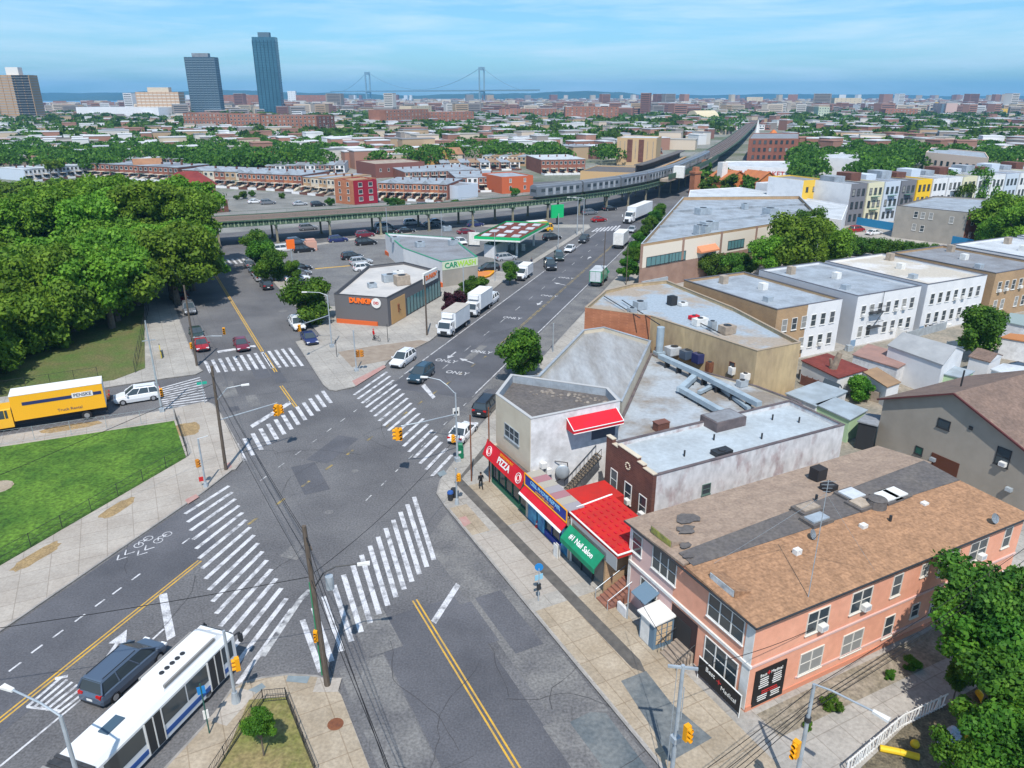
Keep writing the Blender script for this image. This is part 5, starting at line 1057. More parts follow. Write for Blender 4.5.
for x, y, w_ in ((658, 260, 7.2), (677, 256.5, 5.6), (736, 244, 6), (755, 247, 5), (790, 240, 6)): window_px(bc, C0+Vector((nC[0].y, -nC[0].x, 0))*.05, C1+Vector((nC[0].y, -nC[0].x, 0))*.05, x, y, w_, 1.9, 'strip', dark, glass_teal)
eC, _, rzC = nC
def cpt(s_, d, z): return Vector((C0.x, C0.y, 0))+eC*s_+Vector((eC.y, -eC.x, 0))*d+Vector((0, 0, z))
sx_, zx_ = onwall(C0, C1, 706, 249); awning(bc, cpt, sx_-3.2, sx_+3.2, zx_+1.0, zx_-.1, 1.4, mat('awning_orange', (.62, .24, .12), .7))
for x, y, w_ in ((654, 281, 8),): s_, z_ = onwall(C0, C1, x, y); wallbox(bc, C0, C1, s_-w_/2, s_+w_/2, z_-.9, z_+.5, .5, steel, 'shop_sign')
for x, y, sx, sy, hh in ((703, 211, 4, 2.5, 1.8), (709, 226, 4, 2.4, 2.0), (699, 231, 1.8, 2, 2.3), (705, 232, 1.8, 2, 2.3), (770, 212, 3, 3, 2), (745, 206, 1.5, 1.5, 1.6)):
    c = G(x, y, cz); roof_unit(c.x, c.y, cz-.9, sx, sy, hh, TA, steel, {703: 'wide grey unit deepest on the beige building roof', 709: 'wide grey unit in the middle of the beige building roof', 699: 'upright grey unit, first of a touching pair', 705: 'upright grey unit, second of a touching pair', 770: 'grey unit by the far corner of the beige roof', 745: 'small grey unit in the open part of the beige roof'}[x])
for t0 in (.33, .66):
    mb = MB(); a = cp[0].lerp(cp[3], t0); b = cp[1].lerp(cp[2], t0); mb.obox((a+b)/2, (b-a).normalized(), (b-a).length-.6, .5, cz-.95, cz-.35); part('roof_ridge', mb, roof_silver, bc)
# white pitched roofs and orange gables behind
wz = 8.5
bw, _ = building('white_roof_building', 'low white-roofed hall behind the wide beige building', 'building', P([(688, 199), (842, 220), (848, 205), (740, 187), (690, 190)], 7.5), 7.5, paint_white, roof_white, .3)
for k, (x, y, w_, d_) in enumerate(((728, 186, 15, 12), (757, 187, 14, 12))):
    c = G(x, y, 4); t = thing('gabled_house', (c.x, c.y, 0), ['orange gabled building with a chimney, nearer the tracks', 'orange gabled building next to the parked white-blue truck'][k], 'building'); ux = BV; uy = Vector((-ux.y, ux.x, 0)); mb = MB(); h1, h2 = 6.5, 10.5
    q = [c-ux*w_/2-uy*d_/2, c+ux*w_/2-uy*d_/2, c+ux*w_/2+uy*d_/2, c-ux*w_/2+uy*d_/2]; r0, r1 = c-uy*d_/2, c+uy*d_/2
    mb.add([(v.x, v.y, 0) for v in q]+[(v.x, v.y, h1) for v in q]+[(r0.x, r0.y, h2), (r1.x, r1.y, h2)], [(0,1,5,8,4),(1,2,6,5),(2,3,7,9,6),(3,0,4,7)]); part('wall', mb, mat('orange_wall', (.55, .19, .06), .8), t)
    mb = MB(); 
    for s_ in (-1, 1):
        a = c+ux*s_*(w_/2+.4)-uy*(d_/2+.4); b = c+ux*s_*(w_/2+.4)+uy*(d_/2+.4); ra_, rb_ = c-uy*(d_/2+.4), c+uy*(d_/2+.4); mb.hexa([(a.x, a.y, h1-.2), (b.x, b.y, h1-.2), (rb_.x, rb_.y, h2), (ra_.x, ra_.y, h2)], [(a.x, a.y, h1+.1), (b.x, b.y, h1+.1), (rb_.x, rb_.y, h2+.3), (ra_.x, ra_.y, h2+.3)])
    part('roof', mb, mat('roof_terracotta', (.45, .16, .06), .85, (.36, .13, .06), .5), t)
    if k == 0: mb = MB(); cc = c-ux*4; mb.obox(cc, ux, 3, 3, 6, 14); part('chimney', mb, white, t)
c = G(694, 192, 3); mb = MB(); mb.obox(c, BV, 3, 3, 0, 10.5); mb.obox(c, BV, 3.6, 3.6, 10.5, 11.3); mb.obox(c, BV, 2, 2, 11.3, 13); single('brick_chimney', mb, brick_orange, 'free orange brick chimney tower near the tracks', 'chimney')
# ================= WHITE AND TAN BLOCKS OF FLATS ON THE RIGHT =================
RZ9 = 9.0
def flat_block(label, west, east, wm, z=9.0, depth_a=None, roofm=roof_silver, split=None, nwin=6, group='flat-roofed house blocks behind the yards', side=None, a0=None, a1=None, b0=None, b1=None):
    if west: q = rectAB(west, east, z)
    else: q = RB(a0, a1, b0, b1)
    t, poly = building('apartment_block', label, 'building', q, z, wm, roofm, .45, mat('coping_dark', (.12, .12, .14), .7), group)
    return t, q
BA0, BA1 = 80.5, 103.0
segs = [('tan brick and white painted block standing closest to the tan stucco building', 87.6, 102.0, brick_tan), ('white block with a fire escape and a silver roof', 105.8, 121.8, paint_white),
        ('long white painted block with a blue-grey side wall', 123.6, 140.5, paint_white), ('tan brick block behind the lone yard tree', 143.2, 160.5, brick_tan), ('last white block beyond the tan brick one', 163.5, 185, paint_white), ('farthest pale block partly behind the street trees', 188, 205, paint_white)]
bw_side = mat('blue_grey_paint', (.44, .47, .52), .8, (.5, .52, .56), .4)
for i, (lb, b0, b1, wm) in enumerate(segs):
    rm = [roof_silver, roof_silver, mat('roof_cream', (.46, .42, .36), .85, (.56, .55, .54), .12, 6, .45, .55, fine=(3, .1)), roof_grey, roof_white, roof_silver][i]
    t, q = flat_block(lb, None, None, wm, 9.0, roofm=rm, a0=BA0, a1=BA1, b0=b0, b1=b1)
    S0_, S1_ = AB(BA0, b0), AB(BA0, b1)
    if i == 0:
        wallbox(t, S0_, S1_, (b1-b0)*.46, b1-b0-.0, 0, 8.98, .05, paint_white, 'white_facade')
        N0, N1 = AB(BA1, b0), AB(BA0, b0); rowwin(t, N0, N1, [6.4], 3, .8, 1.4, 'double', margin=10)
    off = S0_+Vector(((S1_-S0_).normalized().y, -(S1_-S0_).normalized().x, 0))*(.05 if i == 0 else 0)
    rowwin(t, off, off+(S1_-S0_), [2.6, 6.2], 7 if b1-b0 > 15.5 else 6, 1.0, 1.85, 'double', margin=.8, skip={(2, 0)} if i % 2 else set(), acp=.22)
    if i in (1, 2): wallbox(t, AB(BA1, b0), AB(BA0, b0), .05, BA1-BA0-.05, 0, 8.97, .04, bw_side, 'side_wall')
    if i: wallbox(t, S0_, S1_, .0, 1.2, 0, 1.3, .05, mat('blue_base', (.2, .3, .42), .8), 'painted_base')
    for k in range(3):
        c = AB(BA0+5+k*6.5, b0+3+(k*5.3) % (b1-b0-6), 8.5); mb = MB(); mb.prism(RB(BA0+5+k*6.5, BA0+6.2+k*6.5, b0+3+(k*5.3) % (b1-b0-6), b0+4.2+(k*5.3) % (b1-b0-6)), 8.5, 9.4+.3*k, 0); part('roof_vent', mb, [steel, white, roof_tan][k], t)
# fire escape on the second block
t = thing('fire_escape', AB(BA0-.6, 110.5, 0), 'black iron fire escape on the white block wall', 'fire escape'); mb = MB()
for z in (3.2, 5.8):
    mb.prism([AB(BA0-.05, 109, 0), AB(BA0-.05, 112, 0), AB(BA0-1.0, 112, 0), AB(BA0-1.0, 109, 0)], z, z+.08, 0)
    mb.path([AB(BA0-.05, 109, z+1), AB(BA0-1.0, 109, z+1), AB(BA0-1.0, 112, z+1), AB(BA0-.05, 112, z+1)], .03)
mb.path([AB(BA0-.9, 109.2, 3.2), AB(BA0-.9, 111.6, 5.8)], .06); mb.path([AB(BA0-.3, 111.8, 5.8), AB(BA0-.3, 111.8, 9.3)], .04); part('landing', mb, dark, t)
# ---- grey gabled house ----
ga0, ga1, gb0, gb1 = 34.5, 52.0, 76.0, 92.0; ez, rzz = 6.6, 10.2; gm = (ga0+ga1)/2+.6
grey_siding = mat('grey_siding', (.33, .295, .25), .85, (.29, .26, .22), .6); brown_roof = mat('brown_shingle', (.21, .145, .115), .9, (.155, .11, .09), .6, 5, fine=(4, .2))
t = thing('gabled_house', AB(43, 84, 0), 'big grey gable-ended house with a dark brown shingle roof', 'house'); mb = MB()
q = [AB(ga0, gb0), AB(ga1, gb0), AB(ga1, gb1), AB(ga0, gb1)]; r0, r1 = AB(gm, gb0), AB(gm, gb1)
mb.add([(v.x, v.y, 0) for v in q]+[(v.x, v.y, ez) for v in q]+[(r0.x, r0.y, rzz), (r1.x, r1.y, rzz)], [(0,4,8,5,1),(1,5,6,2),(2,6,9,7,3),(3,7,4,0)]); part('wall', mb, grey_siding, t)
for s_, a_ in ((1, ga0-.5), (-1, ga1+.5)):
    zl = ez-.25; mb = MB(); A_, B_, C_, D_ = AB(a_, gb0-.5), AB(a_, gb1+.5), AB(gm, gb1+.5), AB(gm, gb0-.5)
    mb.hexa([(A_.x, A_.y, zl), (B_.x, B_.y, zl), (C_.x, C_.y, rzz), (D_.x, D_.y, rzz)], [(A_.x, A_.y, zl+.22), (B_.x, B_.y, zl+.22), (C_.x, C_.y, rzz+.22), (D_.x, D_.y, rzz+.22)]); part('roof', mb, brown_roof, t)
G0, G1 = AB(ga1, gb0), AB(ga0, gb0)
mb = MB(); mb.path([AB(ga1+.5, gb0-.52, ez-.1), AB(gm, gb0-.52, rzz+.12), AB(ga0-.5, gb0-.52, ez-.1)], .13, 4); part('fascia', mb, mat('fascia_maroon', (.10, .03, .03), .7), t)
window_px(t, G0, G1, 944, 424, 1.3, .9, 'single', dark); window_px(t, G0, G1, 919, 450.5, .8, .8, 'single', dark, mat('green_glass', (.02, .09, .07), .3)); window_px(t, G0, G1, 1003, 457, 1.3, 1.8, 'double', dark, ac=True)
s_, z_ = onwall(G0, G1, 944, 466); wallbox(t, G0, G1, s_-1.6, s_+1.6, z_-1.6, z_+1.0, .08, mat('brown_door', (.10, .035, .02), .7), 'door')
for x, y in ((899, 454), (934, 459), (1010, 489)): s_, z_ = onwall(G0, G1, x, y); wallbox(t, G0, G1, s_-.3, s_+.3, z_-.2, z_+.2, .4, steel, 'wall_unit')
s_, z_ = onwall(G0, G1, 971, 428); wallbox(t, G0, G1, s_-.2, s_+.2, z_-.2, z_+.2, .1, dark, 'wall_vent')
mb = MB(); c = AB(gm+2.6, gb0+5, 0); mb.tube((c.x, c.y, ez), (c.x, c.y, rzz+1.0), .1, n=6); part('vent_pipe', mb, dark, t)
# ---- yard buildings ----
def shed(label, pts, z, wm, rm, gable=0.0, name='garage', cat='garage', ridge_along=0, roofpoly=None, th=.15):
    q = ccw(P(pts, z)); c = sum(q, Vector())/len(q); t = thing(name, (c.x, c.y, 0), label, cat); inn = inset(q, .15); mb = MB(); mb.prism(inn, 0, z, 0, top=False); part('wall', mb, wm, t); mb = MB()
    if gable and len(q) == 4:
        if ridge_along: q = q[1:]+q[:1]
        a, b, c_, d = q; m0 = (a+b)/2; m1 = (c_+d)/2; zz = z+gable
        for (u, v, m_, n_) in ((a, d, m1, m0), (b, c_, m1, m0)):
            mb.hexa([(u.x, u.y, z), (v.x, v.y, z), (m_.x, m_.y, zz), (n_.x, n_.y, zz)], [(u.x, u.y, z+th), (v.x, v.y, z+th), (m_.x, m_.y, zz+th), (n_.x, n_.y, zz+th)])
        g = MB(); ai, bi, ci, di = [x*.97+c*.03 for x in (a, b, c_, d)]
        g.add([(ai.x, ai.y, z), (bi.x, bi.y, z), ((ai.x+bi.x)/2, (ai.y+bi.y)/2, zz)], [(0, 1, 2)]); g.add([(ci.x, ci.y, z), (di.x, di.y, z), ((ci.x+di.x)/2, (ci.y+di.y)/2, zz)], [(0, 1, 2)]); part('gable', g, wm, t)
    else: mb.prism(q, z, z+th, 0, bot=True)
    part('roof', mb, rm, t); return t
redroof = mat('roof_red_felt', (.20, .045, .035), .9, (.14, .035, .03), .5, fine=(3, .15)); pinkroof = mat('roof_dusty_rose', (.33, .20, .17), .9, (.25, .16, .14), .5); corr = mat('roof_corrugated', (.34, .40, .45), .6, (.26, .30, .33), .6); tanroof = mat('roof_tan_felt', (.34, .22, .13), .9, (.27, .18, .11), .6); greyshed = mat('roof_shed_grey', (.36, .37, .38), .85, (.29, .30, .31), .5); limegreen = mat('pale_green_wall', (.42, .58, .36), .85)
shed('garage with a dark red felt roof beside the dead tree stump', [(801, 361), (827, 354), (868, 370), (838, 379)], 3.2, paint_white, redroof)
shed('garage with a dusty rose roof and cream edge', [(852, 355), (868, 344.5), (917, 358), (898, 369)], 3.2, plaster, pinkroof)
shed('white-walled garage with a tan brown roof', [(862, 372), (877, 368), (901, 383), (887, 388)], 3.0, paint_white, tanroof)
shed('grey-roofed gabled house with a white front', [(887, 346), (914, 340), (965, 351), (943, 366)], 5.0, paint_white, greyshed, 1.6, name='yard_house', cat='house')
shed('pale green walled shed with silver corrugated roof', [(912, 367), (935, 362), (975, 372), (962, 379)], 3.2, limegreen, corr)
shed('white shed with a brown arched roof', [(968, 357), (984, 350), (1003, 356), (990, 363)], 3.4, paint_white, brown_roof, .8)
shed('small dark blue gabled shed beside the green bush', [(820, 388), (827, 382), (842, 388), (836, 395)], 2.6, paint_white, mat('roof_navy', (.04, .055, .07), .8), .9)
shed('low house with patchy grey corrugated roof', [(785, 394), (818, 382), (848, 392), (816, 407)], 3.2, plaster, corr, name='yard_house', cat='house')
shed('lean-to with silver sheet roof and green edge', [(815, 405), (835, 398), (868, 411), (850, 421)], 3.2, limegreen, corr)
shed('glazed porch with dark frames beside the gabled house', [(857, 422), (866, 414), (881, 416), (878, 427)], 3.6, dark, roof_grey, name='porch', cat='porch')
shed('garage with rusty orange roof by the lone yard tree', [(1000, 338), (1010, 334), (1030, 336), (1030, 343)], 3.5, plaster, mat('roof_rust', (.42, .18, .07), .9), name='garage')
shed('teal-roofed garage at the end of the yards', [(1003, 322), (1015, 314), (1040, 318), (1040, 330)], 3.6, plaster, mat('roof_teal_grey', (.24, .30, .30), .8), .8)
shed('white garage beyond the parked dark car', [(990, 370), (1003, 364), (1030, 368), (1030, 382)], 3.2, paint_white, roof_white)
shed('silver-roofed shed between green shed and dark car', [(940, 385), (962, 379), (990, 384), (970, 393)], 3.0, paint_grey, corr)
# yard ground, walls
sheet('yard_ground', [AB(44, 66), AB(103, 66), AB(80, 86), AB(80, 190), AB(44, 190)], .14, mat('yard_dirt', (.30, .26, .21), .95, (.19, .18, .15), .3, 6, fine=(3, .2)))
car(1013, 372, 'suv', 'black', HB+R(180), 'black car parked in the back yard beside a white shed')
t = thing('dead_tree', G(828, 390, .1), 'thick bare dead tree stump trunk between the garages', 'tree'); mb = MB(); b = G(828, 390, 0); mb.tube(b, b+Vector((.2, 0, 3.5)), .75, .6, 9); mb.tube(b+Vector((.2, 0, 3.4)), b+Vector((1.0, .3, 5.6)), .6, .4, 8); mb.tube(b+Vector((.2, 0, 3.2)), b+Vector((-.3, .2, 4.8)), .35, .2, 7); part('trunk', mb, mat('dead_bark', (.26, .21, .16), .95, (.15, .12, .1), 2), t)
# fences between the yards
for k, (x0, y0, x1, y1, h_, m_, lb) in enumerate([(868, 331, 905, 341, 1.8, white, 'white board fence behind the second white block'), (905, 341, 945, 330, 1.6, steel, 'grey board fence toward the lone yard tree'), (945, 352, 990, 345, 1.8, white, 'white board fence by the brown-roofed shed'), (800, 385, 822, 393, 1.6, brick_brown, 'brown lattice fence below the red felt garage'), (850, 396, 878, 404, 1.7, roof_tan, 'tan board fence beside the green bush'), (980, 395, 1024, 384, 1.8, steel, 'grey fence beyond the gabled house roof'), (905, 322, 925, 333, 1.5, roof_tan, 'low tan fence at the foot of the long white block'), (845, 345, 866, 339, 1.5, dark, 'dark fence by the dusty rose garage')]):
    a, b = G(x0, y0), G(x1, y1); t = thing('yard_fence', a, lb, 'fence'); mb = MB(); mb.obox((a+b)/2, (b-a).normalized(), (b-a).length, .1, .1, h_); part('panel', mb, m_, t)
    for i in range(5): q = a.lerp(b, i/4); mb = MB(); mb.tube((q.x, q.y, .1), (q.x, q.y, h_+.15), .08, n=5); part('post', mb, m_, t)
rnd = random.Random(44)
for k, (x, y, cn, m_, lb) in enumerate([(862, 332, 'box', PAINT['navy'], 'blue tarpaulin bundle at the foot of the white block'), (872, 329, 'box', dark, 'dark rubbish bundle at the foot of the white block'), (884, 326, 'box', brick_brown, 'brown crate by the white block wall'), (846, 350, 'box', steel, 'grey bin beside the dusty rose garage'), (930, 330, 'box', dark, 'black grill table in the open yard'), (945, 326, 'box', white, 'white chest in the open yard'), (808, 378, 'box', roof_tan, 'stacked planks beside the red felt garage'), (868, 398, 'box', brick_orange, 'orange planter in the small yard'), (855, 430, 'box', mat('tarp_blue', (.02, .12, .6), .6), 'bright blue tarpaulin by the glazed porch'), (893, 322, 'box', PAINT['green'], 'green bin at the wall of the white block')]):
    c = G(x, y, .15); mb = MB()
    for j in range(4): mb.obox(c+Vector((rnd.uniform(-.7, .7), rnd.uniform(-.6, .6), 0)), (math.cos(k+j), math.sin(k+j)), rnd.uniform(.6, 1.3), rnd.uniform(.5, 1), .14, rnd.uniform(.5, 1.3))
    single('yard_box', mb, m_, lb, 'yard box')
# ---- coloured row houses ----
rowc = dict(white=paint_white, grey=paint_grey, yellow=mat('yellow_wall', (.72, .47, .07), .8), cream=mat('pale_cream_wall', (.66, .62, .44), .8), bright=mat('bright_yellow_wall', (.80, .50, .03), .8), charcoal=mat('charcoal_wall', (.18, .18, .20), .8), blue=mat('pale_blue_wall', (.52, .58, .66), .8), green=mat('pale_green_paint', (.55, .62, .46), .8))
c0 = G(843, 262, 0); 
def rowhouse(label, x0, x1, yt, h, wm, depth=16, cat='house', nw=3, rm=roof_grey, vec=None, floors=3, group=None, bay=True):
    """house whose street front spans x0..x1 at the roof line yt in the photo"""
    a, b = G(x0, yt[0], h), G(x1, yt[1], h); e = (b-a).normalized(); n = Vector((-e.y, e.x, 0)); q = [a, b, b+n*depth, a+n*depth]
    t, poly = building('row_house', label, cat, q, h, wm, rm, .4, None, group)
    fh = (h-.8)/floors; rowwin(t, a, b, [.9+fh*(k+.5) for k in range(floors)], nw, .9, 1.5, 'double', dark if wm != brick_brown else white, margin=.5)
    return t
cz3 = 11.0
specs = [('white', 815, 841, 0), ]
rowline0, rowline1 = (804, 181.5), (905, 191.5)
# fronts step away to the right; the sides of the nearer ones show as blank white walls
def rowrect(label, px, py, wB, dA, h, wm, nfl=3, name='row_house', cat='house', nw=3, rm=roof_grey, side=None, sm=None):
    """px,py = photo position of the front-left roof corner; wB metres along B, dA deep along A"""
    p = G(px, py, h); a, b = ab(p); q = RB(a, a+dA, b, b+wB); t, _ = building(name, label, cat, q, h, wm, rm, .4)
    fh = (h-.8)/nfl; rowwin(t, AB(a, b), AB(a, b+wB), [.9+fh*(k+.5) for k in range(nfl)], nw, .95, 1.5, 'double', dark, margin=.4)
    if sm: wallbox(t, AB(a+dA, b), AB(a, b), .05, dA-.05, 0, h-.03, .05, sm, 'side_wall')
    return t
rowrect('yellow-fronted row house with a blank white side wall', 804, 180.5, 10.5, 16, 13.5, rowc['yellow'], 2, sm=paint_white, nw=3)
x = 0; colours = [('charcoal', 'charcoal narrow row house with a big white side wall'), ('cream', 'pale cream row house with green fire balconies'), ('blue', 'pale blue-grey row house with balconies'), ('charcoal', 'dark grey row house next to the bright yellow one'), ('bright', 'bright yellow row house in the middle of the terrace'), ('white', 'white row house right after the bright yellow one'), ('white', 'second white row house after the bright yellow one'), ('cream', 'cream-white row house before the big dark tree'), ('white', 'white row house just behind the big dark tree'), ('white', 'white row house beyond the big dark tree'), ('blue', 'light blue-grey row house past the tree'), ('white', 'white row house near the end of the terrace'), ('cream', 'cream row house at the end of the terrace'), ('white', 'last white row house of the terrace')]
p = G(852, 184, 13.5); a_, b_ = ab(p)
for k, (cn_, lb) in enumerate(colours):
    w_ = 7.5; q = RB(a_-k*.35, a_+16, b_+k*7.7, b_+k*7.7+w_); t, _ = building('row_house', lb, 'house', q, 13.5, rowc[cn_], roof_grey if k % 3 else roof_silver, .4)
    f0, f1 = AB(a_-k*.35, b_+k*7.7), AB(a_-k*.35, b_+k*7.7+w_); rowwin(t, f0, f1, [2.6, 6.6, 10.7], 3, 1.1, 2.0, 'double', dark, margin=.3)
    mb = MB(); c = AB(a_+11, b_+k*7.7+3.6); mb.obox(c, BV, 5, 6, 13, 15.8 if k % 2 else 15.0); part('roof_bulkhead', mb, [roof_silver, brick_brown, rowc['blue']][k % 3], t)
    if k in (1, 2, 3, 6, 7):
        mb = MB()
        for z in (4.7, 8.9): c = AB(a_-k*.35-.6, b_+k*7.7+3.6); mb.obox(c, BV, 3.4, 1.0, z, z+.1); mb.path([AB(a_-k*.35, b_+k*7.7+1.6, z+1), AB(a_-k*.35-1.1, b_+k*7.7+1.6, z+1), AB(a_-k*.35-1.1, b_+k*7.7+5.6, z+1), AB(a_-k*.35, b_+k*7.7+5.6, z+1)], .04, 4)
        part('fire_balcony', mb, mat('balcony_green', (.08, .2, .16), .6) if k < 4 else dark, t)
    if k == 0: wallbox(t, AB(a_+16, b_), AB(a_, b_), .05, 15.9, 4.4, 13.45, .06, paint_white, 'side_wall')
# second terrace behind
for k in range(13):
    q = RB(a_+34, a_+46, b_+4+k*7.0, b_+4+k*7.0+6.6); t, _ = building('row_house', '%s pale rear terrace house behind the coloured row' % 'first second third fourth fifth sixth seventh eighth ninth tenth eleventh twelfth thirteenth'.split()[k], 'house', q, 9.5, [paint_white, brick_red, paint_grey, rowc['cream']][k % 4], [roof_silver, roof_grey, redroof][k % 3], .4, group='rear terrace behind the coloured row')
    rowwin(t, AB(a_+34, b_+4+k*7.0), AB(a_+34, b_+10.6+k*7.0), [7.2], 2, .9, 1.3, 'double', dark, margin=.5)
# grey brick building with a red brick end
greige = mat('greige_wall', (.34, .31, .27), .9, (.28, .26, .23), .4)
q = P([(897, 205.5), (968.5, 212.5), (1010, 200), (935, 196)], 9.5)
bg_, _ = building('grey_brick_building', 'plain greige three-storey building with a red brick flank', 'building', q, 9.5, greige, roof_silver, .4, coping)
for x, y in ((916, 214.5), (923, 215.5), (931, 216), (951.5, 220), (914, 227), (922, 228.5)): window_px(bg_, q[0], q[1], x, y, 1.0, 1.7, 'double')
q2 = [q[1]+BV*.05, q[1]+BV*16, q[1]+BV*16+AV*14, q[1]+AV*14]; bb_, _ = building('red_brick_house', 'red brick house attached to the plain greige building', 'house', q2, 8.8, brick_red, roof_silver, .4); rowwin(bb_, q2[0], q2[1], [3, 6.5], 4, .9, 1.5, 'double')
t = thing('blue_fence', G(880, 238, 0), 'bright blue board fence below the coloured terrace', 'fence'); mb = MB(); 
for a, b in (((856, 225), (895, 231.5)), ((895, 231.5), (925, 240)), ((925, 240), (972, 249))): aa, bb = G(*a), G(*b); mb.obox((aa+bb)/2, (bb-aa).normalized(), (bb-aa).length, .15, 0, 2.6)
part('panel', mb, mat('fence_blue', (.03, .22, .42), .7), t)
for x, y, k_, c_, r_, lb in ((857, 229, 'suv', 'red', HB, 'red car parked below the blue fence'), (874, 232, 'sedan', 'white', HB, 'white car parked next to the red one below the blue fence'), (845, 235, 'sedan', 'grey', HB, 'grey car half hidden by trees below the blue fence'), (766, 190, 'van', 'slate', HA, 'blue and white van parked beside the orange gables')):
    car(x, y, k_, c_, r_, lb)
# park-side buildings further right
for lb, q, h_, wm, rm, nw, fl in (('long pink stucco building with a row of arched windows', P([(926, 152), (989, 158), (985, 152), (932, 147)], 11), 11, mat('peach_wall', (.88, .64, .50), .85), roof_silver, 9, 1),
                                 ('red brick church-side apartment house near the white spire', P([(749, 138.5), (799, 138.5), (799, 133), (753, 133)], 14), 14, brick_red, roof_grey, 8, 3),
                                 ('white single-storey supermarket with red lettering', P([(723, 166), (794, 168), (792, 161), (726, 161)], 7), 7, paint_white, roof_white, 0, 0),
                                 ('pale hall with a dark hipped roof among the trees', P([(818, 157), (880, 160), (875, 153), (822, 152)], 9), 9, paint_white, roof_white, 0, 0)):
    t, _ = building('large_building', lb, 'building', q, h_, wm, rm, .5)
    if nw: rowwin(t, q[0], q[1], [h_*(k+.5)/max(fl, 1) if fl > 1 else h_*.55 for k in range(max(fl, 1))], nw, 1.6, 2.2, 'plain', dark, margin=2)
    if 'supermarket' in lb: e_, l_, _ = wallframe(q[0], q[1]); place_text('SUPERMARKET', 3.4, (q[0].lerp(q[1], .55)+Vector((e_.y, -e_.x, 0))*.1-Vector((0, 0, 3.2))), e_, (0, 0, 1), sign_red, t, bold=.03)
t = thing('church_spire', G(755, 150, 0), 'slender white church spire beside an orange roof', 'church'); b = G(755, 150, 0); mb = MB(); mb.obox(b, BV, 4.4, 4.4, 0, 10); part('tower', mb, white, t); mb = MB(); mb.tube((b.x, b.y, 10), (b.x, b.y, 23), 2.4, .1, 6); part('spire', mb, white, t)
b2 = b+Vector((14, 3, 0)); mb = MB(); mb.obox(b2, BV, 11, 18, 0, 8); part('nave', mb, brick_orange, t); mb = MB(); mb.tube((b2.x, b2.y, 8), (b2.x, b2.y, 15), 8, 1.0, 4); part('roof', mb, mat('roof_orange', (.55, .17, .05), .85), t)

# ================= DOUGHNUT SHOP, CAR WASH, FILLING STATION =================
dz = 5.6
dq = P([(334, 294), (387, 298), (440, 271), (404, 262), (368, 266)], dz)
dgrey = mat('dark_grey_wall', (.13, .125, .13), .8)
bd, _ = building('doughnut_shop', 'grey corner restaurant with orange sign and pale roof', 'restaurant', dq, dz, dgrey, mat('roof_offwhite', (.52, .50, .48), .85, (.42, .41, .40), .3), .5, mat('coping_black', (.05, .05, .055), .7))
D0, D1, D2 = dq[0], dq[1], dq[2]; eD, lD, _ = wallframe(D0, D1); nD = Vector((eD.y, -eD.x, 0)); orange = mat('orange_panel', (.60, .12, .03), .6); woodp = mat('wood_mural', (.50, .30, .13), .8)
wallbox(bd, D0, D1, .2, lD*.8, 0, .9, .25, orange, 'orange_base')
s_, z_ = onwall(D0, D1, 362, 301); o = place_text("DUNKIN'", 1.25, Vector((D0.x, D0.y, 0))+eD*s_+nD*.12+Vector((0, 0, z_)), eD, (0, 0, 1), mat('sign_orange', (.85, .16, .02), .5), bd, bold=.07, extrude=.08); 
s_, z_ = onwall(D0, D1, 376.5, 303); c = Vector((D0.x, D0.y, 0))+eD*s_+nD*.06+Vector((0, 0, z_)); mb = MB(); mb.tube(c, c+nD*.15, .95, n=20); rd = part('round_sign', mb, white, bd); place_text('DD', .7, c+nD*.17, eD, (0, 0, 1), sign_red, rd, bold=.03)
eE, lE, _ = wallframe(D1, D2); wallbox(bd, D1, D2, 1.2, 7.0, .2, 4.7, .08, woodp, 'mural_panel'); wallbox(bd, D1, D2, 7.6, lE-.3, .4, 3.6, .06, glass_teal, 'shop_window')
mb = MB()
for k in range(12): s_ = 7.6+(lE-7.9)*k/11; p = Vector((D1.x, D1.y, 0))+eE*s_+Vector((eE.y, -eE.x, 0))*.09; mb.obox(p, eE, .12, .08, .3, 3.7)
part('mullion', mb, dark, bd)
nE = Vector((eE.y, -eE.x, 0)); q_ = Vector((D1.x, D1.y, 0))+eE*4.0+nE*.12; mb = MB(); mb.ball((q_.x, q_.y, 3.3), .3, .3, .3); mb.tube((q_.x, q_.y, 3.1), (q_.x, q_.y, 1.9), .22, .12); mb.path([q_+Vector((0, 0, 2.8)), q_+Vector((.4, .4, 2.2))], .07); part('mural_figure', mb, rust, bd)
t = thing('roof_sign_box', q_+eE*13, 'white sign box with orange lettering above the restaurant side', 'sign'); wb = Vector((D1.x, D1.y, 0))+eE*(lE*.78); mb = MB(); mb.obox(wb+nE*.1, eE, 6.5, .5, 4.6, 6.8); part('board', mb, white, t); place_text("DUNKIN'", 1.3, wb+nE*.4+Vector((0, 0, 5.7)), eE, (0, 0, 1), mat('sign_orange', (.85, .16, .02), .5), t, bold=.05)
for x, y, sx, sy, hh, m_, lb in ((390, 279, 3.0, 1.8, 1.5, steel, 'green-grey rooftop unit on the pale restaurant roof'), (402, 282, 2.8, 2.2, 1.9, roof_tan, 'beige rooftop unit on the restaurant roof'), (372, 285, 1.6, 1.4, .9, steel, 'small grey rooftop unit near the sign wall'), (398, 274, 2.4, .6, 1.2, white, 'narrow white screen panel behind the rooftop units')):
    c = G(x, y, dz); roof_unit(c.x, c.y, dz-.5, sx, sy, hh, TA, m_, lb)
wzz = 5.8
wq = P([(442, 262), (477.5, 257), (452, 237.5), (385, 233), (403, 248)], wzz)
bcw, _ = building('car_wash', 'white car wash with green trim and yellow-green lettering', 'car wash', wq, wzz, paint_white, roof_grey, .5, mat('trim_green', (.02, .25, .12), .6))
